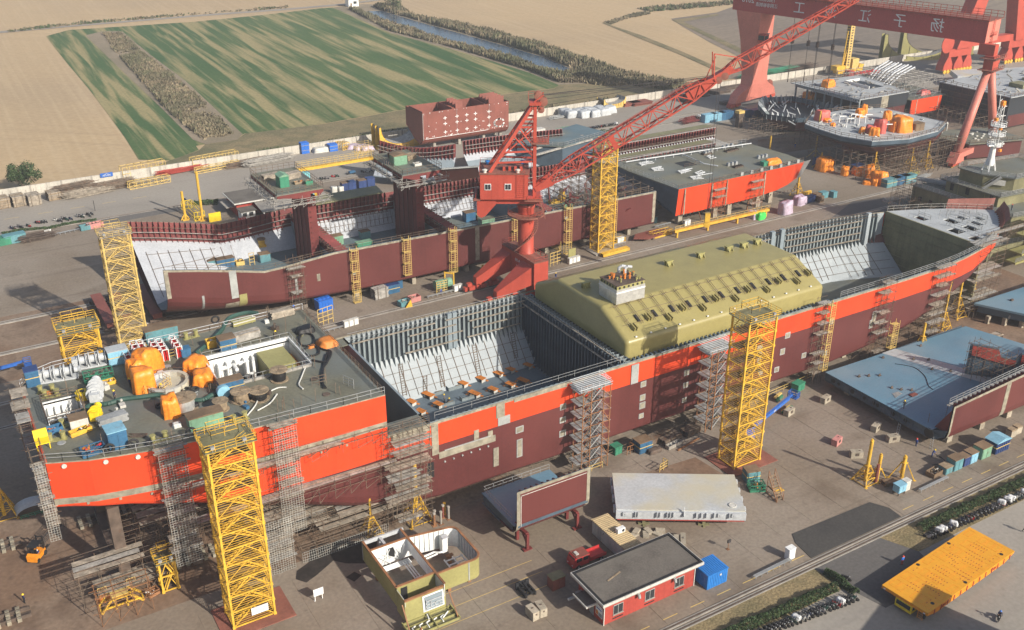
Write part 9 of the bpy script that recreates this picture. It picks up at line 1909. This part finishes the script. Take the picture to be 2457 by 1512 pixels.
rp=obj('rusty_plate_part','cut rusty ship plate with square holes on stools','plate',(166,203.4,0));MB().prism([(160.5,203),(163,205.6),(171,206.2),(174,204),(171,203.2),(169.4,201.6),(164,200.8)],.9,1.05).mk('plate','russet',rp);[MB().cb((x,y,0),.6,.6,.9).mk('stool','umber',rp)for x,y in((163,203.4),(170,204.8),(166.5,202))];c=at(1567,566-32);cab('teal blue crate by the rusty ship plate',c,1.8,1.4,1.8,'teal','rusty')
for i,(a,b_,sx,sz,m)in enum([(1808,522,3.4,2.,'lilac'),(1820,524,3.,1.8,'green_tarp'),(1884,512,4.4,3.6,'lilac'),(1918,490,3.8,2.6,'lilac'),(1690,547-13,.1,.1,'lilac')][:4]):c=at(a,b_);tarp(('lilac sheet over a machine by the green sheet','bright green sheet over a machine below the deck block','large lilac sheet over a machine below the deck block','lilac sheet farther back below the deck block')[i],c,sx,2.8,sz,m,30+i,.2,.8,'sheeted machines below the deck block')
wboxes('white switch cabinets below the orange block',tuple(at(1647,541)),2,.1);bench('white bench below the orange block',tuple(at(1590,552-9)),6,.06);
for i,(a,b_,m,s_)in enum([(1942,484,'ink',3.),(1958,478,'rusty',2.),(1974,474,'teal',2.6),(1966,484,'rusty',1.8),(1998,473,'teal',1.6)]):c=at(a,b_);cab(('navy box at the end of the deck block','rusty box at the end of the deck block, back','teal box at the end of the deck block','rusty box at the end of the deck block, front','low teal box right of the others')[i],c,s_,1.8,1.8,m)
c=at(1912,470);shore('yellow shore under the tip of the deck block',c,8,1.6,4,.3,group=None);c=at(1934,478);tag(MB().rail([(c.x-2,c.y,0),(c.x+1.6,c.y,0)],2.4,.8,.4,2).mk('yellow_frame','yellow'),'stubby yellow frame by the lilac sheets','frame')
#FAR RIGHT: MORE HULL BLOCKS, ACCOMMODATION, GANTRY YARD
G0=lambda a,b_,z=0.:tuple(at(a,b_,z))
ac=obj('accommodation_block','stepped olive grey ship accommodation block with railed decks','superstructure',(255,155,0))
def tier(pts,z0,z1,m='moss',name='deckhouse_wall',over=.8,rail=True):
 MB().prism(pts,z0,z1).mk(name,m,ac);cx_=sum(p[0]for p in pts)/len(pts);cy_=sum(p[1]for p in pts)/len(pts);O=[(p[0]+over*(1 if p[0]>cx_ else-1),p[1]+over*(1 if p[1]>cy_ else-1))for p in pts]
 MB().prism(O,z1,z1+.25).mk('deck','pale' if False else 'khaki',ac)
 if rail:MB().rail([(*p,z1+.25)for p in O]+[(*O[0],z1+.25)],1.1,1.8,.08,3).mk('railing','zinc',ac)
tier([(228,143),(282,136),(290,165),(232,178)],0,6.,over=1.6);tier([(234,142.5),(282,138),(288,160),(262,166),(234,173)],6.25,12.2,over=.4);tier([(237,149),(270,146),(272,160),(237,165)],12.45,15.6,over=1.2);tier([(238.5,155.5),(243,149.4),(258,148.4),(260,160),(238.5,162.6)],15.85,19.2,over=.5)
b=MB()
for x,y,z in[(236.95,163,13.2),(236.95,158.2,13.3),(236.95,151,13.3)]:b.box(x-.05,y-.5,z,x+.05,y+.5,z+1.9)
for y in(170,166.5,163,158):b.box(233.9,y-.5,8.6,234.02,y+.5,9.8)
b.mk('opening','black',ac);MB().ext([(239.6,153.6,17),(241.6,150.9,17),(241.6,150.9,18.4),(239.6,153.6,18.4)],(-.1,-.1,0)).mk('window','dingy',ac);b=MB();b.bar((238,154.6,15.9),(240.5,151.8,19.4),.25,.5).bar((237.4,153.8,15.9),(239.9,151,19.4),.12).bar((238,154.6,16.9),(240.5,151.8,20.4),.08);b.mk('stair','zinc',ac)
b=MB()
for y in(150,155,160):b.box(233.9,y-.06,6.3,233.99,y+.06,12.1)
for y in(153,158,161):b.box(236.9,y-.06,12.5,236.98,y+.06,15.5)
b.mk('panel_seam','olive',ac);b=MB()
for i,z in enum((2.2,4.6,9.,12.3)):
 b.box(230+i,136.4-.6*i,z,282,139.5,z+.5)
b.mk('side_gallery','olive',ac);b=MB()
for i,z in enum((2.7,5.1,9.5,12.8)):b.rail([(230+i,136.5-.6*i,z),(282,136.4-.6*i,z)],1.1,1.8,.08,3)
b.mk('gallery_railing','zinc',ac);b=MB()
for i in range(5):z=1+2.4*i;b.bar((240+(i%2)*3,135.4,z),(243-(i%2)*3,135.4,z+2.4),.2,.8)
b.mk('side_stair','olive',ac);b=MB();grid_of(b,229,233,146,176,0,9.5,2,9,4,.08);grid_of(b,232,234,172,178,6,13,1,3,3,.08);grid_of(b,240,262,133.8,136,0,10,8,1,4,.08);b.mk('scaffold_skin','scaffold',ac)
scaffold('scaffold decks hanging on the accommodation block front',226.6,228.8,150,170,1,7.4,1,7,3,group=None,seed=51);
heap('rods and pipes heaped on the left deck of the accommodation block',(240,169.5,12.5),10,3,.8,'zinc',30,seed=52,group=None,rz=-1.2);tarp('blue sheet on the left deck of the accommodation block',(246,171,12.4),3,2,.5,'royal',53,0,.2,None);man('worker in red and navy on the accommodation deck',(238.2,145.6,12.45),1,'stand','navy','navy','helmet_red')
mt=obj('radar_mast','white lattice radar mast with railed platforms on the accommodation block','mast',(242.5,157.,19.45));mx,my,mz=242.5,157.,19.45
for s in((-1.4,-1.),(1.4,-1.),(1.2,1.2),(-1.2,1.2)):MB().bar((mx+s[0],my+s[1],mz),(mx+s[0]*.5,my+s[1]*.5,mz+3.2),.3).mk('strut','white',mt)
MB().lat((mx,my,mz+1.5),[(1.,0),(.75,4.5),(.6,6)],10).mk('tube','white',mt)
for k,(z,r)in enum(((6.8,2.),(9.6,2.2),(12.,2.))):
 MB().lat((mx+.3,my,mz+z),[(.3,0),(r,0),(r,.15),(.3,.15)],12).mk('platform','white',mt);MB().rail([(mx+.3+r*cos(a*pi/4),my+r*sin(a*pi/4),mz+z)for a in range(9)],1.1,1.,.1,2).mk('railing','white',mt)
for s in((-.7,-.7),(.7,-.7),(.7,.7),(-.7,.7)):MB().bar((mx+s[0],my+s[1],mz+7),(mx+s[0]*.7,my+s[1]*.7,mz+17.5),.14).mk('lattice_leg','white',mt)
b=MB()
for i in range(8):z=mz+7.5+i*1.25;[b.bar((mx-.6,my+s,z),(mx+.6,my+s,z+1.25*(i%2)),.1)for s in(-.6,.6)];b.bar((mx-.6,my-.6,z),(mx-.6,my+.6,z+.6),.1)
b.mk('lacing','white',mt);MB().bar((mx-2.8,my-.4,mz+7.2),(mx+3.6,my-.4,mz+6.9),.35).bar((mx-1.,my,mz+17),(mx-1.6,my,mz+20.5),.12).bar((mx-1.4,my,mz+18.6),(mx-.4,my,mz+19.2),.12).bar((mx+.8,my,mz+17),(mx+2.2,my,mz+17),.12).bar((mx-.5,my,mz+14.5),(mx+2.4,my,mz+14.5),.12).mk('yard_arm','white',mt)
for q in((.2,0,17.6,1.1),(.9,.2,17.,.9),(-1.2,0,13.6,.8),(.8,-.4,11.,.7),(2.2,-.6,5.,.7)):MB().drape((mx+q[0],my+q[1],mz+q[2]),q[3],q[3],q[3]*.9,3).mk('wrapped_lamp','amber',mt,True)
hc=obj('stern_hull','dark stern hull in a cage of scaffolding with orange and red covered gear on deck',HK,(272,224,0));DP=[(257,236),(268,243.5),(284,242.5),(297,238),(300,213),(288,207),(272,205.6),(259.5,209.6),(255.6,219),(256,229)]
zc_=12.4;MB().prism(DP,zc_-.3,zc_).mk('deck','pale',hc);cc=Vec((279,224))
R_=lambda f,z,sh=0.:[(cc.x+(x-cc.x)*f+sh,cc.y+(y-cc.y)*f,z)for x,y in DP]
def ringloft(rings,name,m,par):
 b=MB();n=len(rings[0])
 for r0,r1 in zip(rings[:-1],rings[1:]):
  for i in range(n):j=(i+1)%n;b._a([r0[i],r0[j],r1[j],r1[i]],[(3,2,1,0)])
 return b.mk(name,m,par)
ringloft([R_(1,zc_),R_(.98,zc_-2.2)],'transom_band','pitch',hc);ringloft([R_(.98,zc_-2.2),R_(.86,7.5,3),R_(.62,4.5,6),R_(.5,1.5,7)],'lower_shell','wine',hc);ringloft([[(p[0]-.15,p[1]-.1,p[2])for p in R_(1.004,zc_-.2)],[(p[0]-.15,p[1]-.1,p[2])for p in R_(1.,zc_-1.5)]],'primer_edge','slate',hc)
MB().rail([(*p,zc_)for p in DP+DP[:1]],1.2,2.2,.1,2).mk('railing','scaffold',hc);b=MB();grid_of(b,262,296,203.4,206,0,10,14,1,5,.1,skip=.15);grid_of(b,256,259,208,232,0,8,1,8,4,.1,skip=.25);grid_of(b,264,296,207,212,0,6,10,2,3,.1,skip=.2);b.mk('scaffold_cage','scaffold',hc,kind='stuff')
MB().lat((263,223,6.5),[(1.2,0),(2.4,1),(2.4,6),(1.2,7)],14,'x').mk('stern_tube','wine',hc,True)
for i,(a,b_,sx,sz,m)in enum([(1972,288,4.6,3.2,'red_tarp'),(2062,280,3.2,2.6,'amber'),(2073,272,2.2,3.,'amber'),(2128,290-2,3.,3.,'amber'),(2160,313,6.4,4.6,'amber'),(2142,315,2.8,3.4,'amber'),(2110,318,3.4,4.2,'red_tarp'),(2097,325,3.,2.4,'amber'),(2088,320,3.2,2.4,'red_tarp'),(2068,320,1.6,2.,'amber'),(1984,292,2.4,1.,'amber'),(2184,307,2.,1.6,'amber'),(1998,302,1.8,.8,'amber')]):
 c=at(a,b_,zc_);tarp(('red sheet over gear at the left end of the caged stern','orange sheet over gear at the back of the caged stern','tall orange sheet beside it at the back of the caged stern','orange sheet on a post by the white frames','largest orange sheet on the caged stern','slim orange sheet left of the largest one','tall red sheet on the caged stern','square orange sheet at the near rail of the caged stern','low red sheet behind the square orange one','thin orange sheet left of the low red one','orange rags at the foot of the red sheet','small orange sheet by the brown box','orange bundle on the open deck of the caged stern')[i],(c.x,c.y,zc_),sx,sx*.8,sz,m,60+i,.3*i,.8,'sheeted gear on the caged stern')
c=at(2197,312,zc_);cab('brown box on the caged stern deck',(c.x,c.y,zc_),4.4,3,2.4,'rusty');b=MB()
for a,b_ in((2040,295),(2050,297),(2060,300),(2012,300),(2030,306),(2122,320),(2128,312),(2075,296)):c=at(a,b_,zc_);b.bar(c,c+Vec((0,0,3)),.25);b.bar(c+Vec((0,0,3)),c+Vec((2.5,-.6,2.8)),.25)
b.mk('white_frames','white',hc);b=MB()
for i in range(70):p=Vec((ru(260,296),ru(210,240),zc_+.1));b.bar(p,p+Vec((ru(-2,2),ru(-2,2),ru(0,.5))),ru(.15,.4))
b.mk('deck_clutter','dingy',hc,kind='stuff')
for i,(a,b_)in enum([(1988,298),(2038,292),(2046,294)]):man(('worker at the left of the caged stern deck','worker in blue on the caged stern deck, left','worker in blue on the caged stern deck, right')[i],tuple(at(a,b_,zc_)),i,'stand','denim')
hd=obj('low_deck_block','low hull block with a grey green deck behind the pink gantry legs',HK,(312,208,0));MB().prism([(300,217),(303,205),(326,199),(328,215),(312,221)],5.8,6.2).mk('deck','khaki',hd);MB().prism([(302,216),(304.4,206),(325,200.4),(327,214),(312,219.6)],.6,5.8).mk('side_shell','wine',hd);MB().rail([(300,217,6.2),(303,205,6.2),(326,199,6.2)],1.2,2,.1,2).mk('railing','scaffold',hd);b=MB()
for i in range(16):p=Vec((ru(305,322),ru(206,214),6.2));b.box(p.x-.5,p.y-.25,6.2,p.x+.5,p.y+.25,6.5)
b.mk('deck_fitting','dingy',hd);b=MB();[b.bar((303+k,218+.3*k,6),(303+k,218+.3*k,9),.3)for k in(0,4,8)];b.bar((303,218,9),(311,220.6,9),.5);b.mk('white_frames','dingy',hd)
gd=obj('green_tank_dome','dark olive tank top cut by the right edge','tank',(294,176,0));MB().grid([[(275,160,0),(275,160,7.4),(277,162,9.6),(281,166,10)],[(279,182,0),(279,182,7.4),(281,180,9.6),(285,176,10)],[(330,180,0),(330,180,7.4),(327,178,9.6),(320,174,10)],[(330,150,0),(330,150,7.4),(327,152,9.6),(320,158,10)]]).poly([(281,166,10),(285,176,10),(320,174,10),(320,158,10)]).mk('shell','moss',gd)
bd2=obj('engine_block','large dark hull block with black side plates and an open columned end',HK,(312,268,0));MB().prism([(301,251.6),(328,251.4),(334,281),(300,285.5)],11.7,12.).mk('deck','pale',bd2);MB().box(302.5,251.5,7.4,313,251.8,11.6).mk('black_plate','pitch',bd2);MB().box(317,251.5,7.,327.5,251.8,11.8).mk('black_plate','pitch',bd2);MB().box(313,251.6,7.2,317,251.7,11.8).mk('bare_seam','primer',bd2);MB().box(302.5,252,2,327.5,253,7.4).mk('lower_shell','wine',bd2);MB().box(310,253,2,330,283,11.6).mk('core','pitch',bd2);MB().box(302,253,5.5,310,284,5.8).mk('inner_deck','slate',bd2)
for y in(252.2,256,260.5,265,269,273.5,278,284):MB().box(301.4,y-.25,2,302.,y+.25,11.7).mk('column','bluish',bd2)
b=MB();[b.box(300.9,252.5+k*1.1,11.,301.5,253.1+k*1.1,11.8)for k in range(29)];b.mk('edge_bracket','pearl',bd2,kind='stuff');MB().box(301.2,252,10.6,301.6,284.5,10.9).mk('edge_beam','pearl',bd2)
for i,(y,z)in enum(((280,7),(277.5,7),(268,3),(264,3),(259,2.6))):tarp('orange sheeted machine inside the open end of the dark block',(304,y,z-1),2.4,2.6,3.,'amber',70+i,0,.3,'orange sheets inside the dark block')
c=at(1985,210-2,12);tarp('orange sheet on top of the dark block',(c.x,c.y,12),4.2,3.6,2.6,'amber',75,.2,.3,None);MB().rail([(301,251.6,12),(328,251.4,12),(334,281,12),(300,285.5,12),(301,251.6,12)],1.2,2.4,.1,2).mk('railing','scaffold',bd2);b=MB()
for i in range(60):p=Vec((ru(303,328),ru(254,281),12));b.bar(p+Vec((0,0,.2)),p+Vec((ru(-2.5,2.5),ru(-2,2),ru(.1,.9))),ru(.12,.35))
b.mk('deck_clutter','driftwood',bd2,kind='stuff');MB().box(318,262,11.9,326,274,12.06).mk('hatch_opening','pitch',bd2);MB().box(318,274,12,326,274.3,13).box(317.7,262,12,318,274.3,13).mk('hatch_coaming','white',bd2)
gh=obj('flared_hull','flared hull end with pale jagged frames on top and a dark scaffolded belly',HK,(285,270,0));GP=[(271,268),(276,258),(290,252),(300,254),(303,270),(300,284),(288,288),(279,281)];gc=Vec((289,270));GR=lambda f,z:[(gc.x+(x-gc.x)*f,gc.y+(y-gc.y)*f,z)for x,y in GP]
ringloft([GR(1.,7.),GR(.97,5.2)],'sheer_strake','slate',gh);ringloft([GR(.97,5.2),GR(.85,3.2),GR(.7,.8)],'lower_shell','wine',gh);MB().prism([(x,y)for x,y,z in GR(.9,0)],4.6,4.8).mk('floor','pitch',gh);r=random.Random(5)
for i in range(46):
 f=i/46*len(GP);k=int(f);t_=f-k;p=Vec(GP[k]).lerp(Vec(GP[(k+1)%len(GP)]),t_);d=(gc-p).normalized()*2.2;MB().ext([(p.x,p.y,5),(p.x,p.y,7.4+r.uniform(0,.8)),(p.x+d.x*.6,p.y+d.y*.6,7.2),(p.x+d.x,p.y+d.y,4.8)],(.14,.1,0)).mk('frame','pearl' if i%3 else 'bluish',gh)
b=MB()
for i in range(34):p=Vec((r.uniform(275,299),r.uniform(256,284),4.8));b.bar(p,p+Vec((r.uniform(-3,3),r.uniform(-2,2),r.uniform(1,3))),.3)
b.mk('inner_frames','pearl',gh);b=MB();grid_of(b,270,300,249.5,252,0,5,12,1,3,.1,skip=.2);grid_of(b,266,270,256,274,0,5,1,7,3,.1,skip=.2);b.mk('scaffold_cage','scaffold',gh,kind='stuff')
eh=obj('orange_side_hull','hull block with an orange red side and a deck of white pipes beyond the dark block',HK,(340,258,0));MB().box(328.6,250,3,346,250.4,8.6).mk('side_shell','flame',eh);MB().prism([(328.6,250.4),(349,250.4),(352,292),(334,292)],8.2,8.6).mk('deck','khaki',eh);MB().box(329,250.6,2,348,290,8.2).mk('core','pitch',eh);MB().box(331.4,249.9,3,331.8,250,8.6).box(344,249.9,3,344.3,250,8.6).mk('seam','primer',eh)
for k in range(9):MB().path([(333,266+k*1.3,10+.3*(k%3)),(350,274+k*1.6,11.5+.2*(k%3)),(366,280+k*1.7,12+.2*(k%3))],.35,6).mk('pipe','ivory',eh)
b=MB();grid_of(b,333,364,264,292,8.6,11.8,8,6,2,.16,skip=.1);b.mk('pipe_rack','driftwood',eh);b=MB();grid_of(b,331,346,251,258,8.6,10,6,2,1,.1);b.mk('railing','zinc',eh)
tarp('heap of red gear on the deck behind the orange side',(341,255,8.6),5,3,1.4,'red_tarp',80,0,.5,None)
fh=obj('black_hull','big black hull with a rounded bilge behind the pink gantry leg',HK,(380,240,0));PR=[(255,12.2),(255,6.),(253.5,3.4),(250,1.6),(244,.8),(224,.8),(224,12.2)];MB().pvx(PR,350,470).mk('shell','pitch',fh);MB().prism([(349.6,255.4),(350,223.6),(470,223.6),(470,255.4)],12.2,12.5).mk('deck','pale',fh);MB().box(351,223.9,1.,470,224.,5.4).mk('boot_topping','wine',fh);b=MB()
for z in(4,6,8,10):b.bar((349.4,225,z),(349.4,254,z),.3)
for y in range(226,255,3):b.bar((349.4,y,2),(349.4,y,12.6),.15)
b.mk('end_scaffold','umber',fh);MB().rail([(350,224,12.5),(350,255,12.5)],1.2,2.4,.12,2).rail([(350,224,12.5),(430,224,12.5)],1.2,2.4,.12,2).mk('railing','scaffold',fh);b=MB()
for i in range(90):p=Vec((ru(351,430),ru(226,254),12.5));b.bar(p,p+Vec((ru(-2.5,2.5),ru(-2,2),ru(.2,1.6))),ru(.2,.6))
b.mk('deck_clutter','driftwood',fh,kind='stuff');MB().box(366,230,12.5,372,236,14).box(380,236,12.5,386,240,13.6).mk('hatch','moss',fh);b=MB();grid_of(b,340,349,222,250,0,4.5,3,7,2,.14);b.mk('scaffold_cage','scaffold',fh)
hg=obj('grey_hatch_cover','long pale grey hatch cover on stands beyond the black hull','hatch cover',(420,279,0));MB().prism([(396,280),(430,268),(438,277),(404,290)],3,5).mk('panel','silvery',hg);MB().box(429,271,0,431,273,3).box(402,281,0,404,283,3).mk('stand','umber',hg)
mc=obj('mobile_crane','yellow mobile crane with its telescopic boom straight up by the wall','mobile crane',(376,324,0));MB().box(368,322,1.2,384,325.2,2.6).mk('carrier','yellow',mc);MB().box(381.5,322,2.6,384.5,325.2,4.2).box(366.5,321.8,2.6,372,325.4,4.8).mk('cab','yellow',mc);MB().box(376.5,321.8,2.8,380.6,325.6,7.2).mk('counterweight','straw',mc);MB().box(373.2,322.6,3,375.8,324.8,25).mk('boom_base','straw',mc);MB().box(373.7,323,25,375.3,324.4,33).mk('boom_section','cobalt',mc);b=MB()
for k in range(17):b.box(373.1,322.9,4.4+k*1.2,373.18,324.5,5.+k*1.2).box(374,322.5,4.4+k*1.2,375.,322.58,5.+k*1.2)
b.mk('boom_holes','umber',mc);MB().tube((371.6,323.6,3),(373.4,323.6,12),.4,8).tube((370.8,323,4),(372,323,20),.25,6).mk('luffing_cylinder','yellow',mc);MB().box(372.9,322.4,24.4,376.1,325,25.4).mk('boom_head','yellow',mc)
for x in(369.5,372,376,379,382):tyre((x,322.2,.75),.75,'rubber',mc,'wheel','y',.5)
lr=obj('red_lorry','red flatbed lorry before the mobile crane','lorry',(376,315,0));MB().box(365.6,313.6,.9,369,316.4,4.2).mk('cab','scarlet',lr);MB().box(365.5,313.9,2.6,365.6,316.1,3.8).mk('windscreen','glass',lr);MB().box(369.6,313.5,1.6,386,316.5,1.9).box(369.6,313.5,1.9,386,313.65,3.).box(369.6,316.35,1.9,386,316.5,3.).box(369.6,313.6,1.9,369.8,316.4,3.4).mk('load_bed','scarlet',lr)
for x in(366.8,371.5,380,382,384):
 for y in(313.7,316.3):tyre((x,y,.65),.65,'rubber',lr,'wheel','y',.4)
MB().box(373,313.4,.9,378,313.5,1.5).mk('side_panel','dingy',lr)
for i,(a,b_)in enum([(1815,182),(1875,172),(1920,166)]):c=at(a,b_);heap(('dark green girders stacked by the gantry foot','green girders stacked by the wall','dark steel sections stacked by the mobile crane')[i],c,18,5,1.8,('green','green','umber')[i],60,seed=90+i,group=None)
for i,(x,y)in enum([(432,330),(448,332)]):cradle(('dark yellow saddle cradle with pointed horns by the far wall, nearer one','dark yellow saddle cradle with pointed horns by the far wall, farther one')[i],x,y,40,3,13,'olive','moss',2,-.35)
man('worker in white overalls crossing the yard by the orange sheets',tuple(at(2010-110+5,398)),1,'walk','linen','linen','helmet_white');man('worker in blue walking in the shade of the gantry',tuple(at(1907,355)),2,'walk','denim','denim')
for i,(a,b_,sx,sz)in enum([(1977,408,5.,4.),(2026,420,2.6,2.8),(2085,425,3.2,3.8),(2062,418,4.6,2.2),(2108,440,4.2,3.8),(2098,445,1.8,2.),(2080,442,2.6,1.)]):c=at(a,b_);tarp(('large orange sheet over a machine left of the yellow shore','small orange sheet alone on the yard','orange sheet left of the square one by the shore','low orange sheet spread behind the shore','square orange sheet over a blue box','small orange sheet leaning on the square one','orange rags on the yard by the square sheet')[i],c,sx,sx*.85,sz,'amber',90+i,.4*i,.8,'orange sheets on the right yard')
for i,(a,b_,h)in enum([(1955,378,16),(1968,402,5),(2095,418,12.5),(2183,407,9),(2220,402,9),(1845,375,7)]):c=at(a,b_);shore(('tall thin yellow shore left of the caged stern','short yellow post behind the large orange sheet','yellow shore on a tall lattice pyramid before the caged stern','yellow shore in the scaffold of the caged stern, left','yellow shore in the scaffold of the caged stern, right','yellow post at the far corner of the deck block')[i],c,h,1.8,5.2 if i in(2,3,4)else 2.4,.28,group='yellow shores before the caged stern',lattice=i in(2,3,4))
for i,(a,b_,sx,m)in enum([(2138,445,7,'teal'),(2160,440,7,'blue'),(2178,437,5,'teal'),(1962,396,3,'ink'),(2056,412,4,'ink'),(2115,445-3,2,'lilac')]):c=at(a,b_);cab(('teal long bin at the kerb, left','blue long bin at the kerb, middle','teal long bin at the kerb, right','navy box by the large orange sheet','dark blue box behind the orange sheets','lilac covered box by the square orange sheet')[i],c,sx,2.4,2.4,m,stripe='straw' if i<3 else None)
for i,(a,b_)in enum([(2170,425),(2200,432)]):c=at(a,b_);heap(('pale yellow pipes behind the bins','grey pipes right of the bins')[i],c,12,2,1,('olive','zinc')[i],24,seed=97+i,group=None)
wsheet('rusty_ground',[(246,246),(300,240),(300,252),(262,262)],.012,'yard_rusty')
hm=bpy.data.materials.new('haze');hm.use_nodes=True;hn=hm.node_tree;hn.nodes.clear()
pv=hn.nodes.new('ShaderNodeVolumePrincipled');pv.inputs['Color'].default_value=(.9,.93,1.,1);pv.inputs['Density'].default_value=HAZE_DENSITY
ho=hn.nodes.new('ShaderNodeOutputMaterial');hn.links.new(pv.outputs[0],ho.inputs['Volume']);MATS['haze']=hm
hz=MB().box(-3300,-900,-2.,3800,4800,112.).mk('haze','haze',kind='stuff')
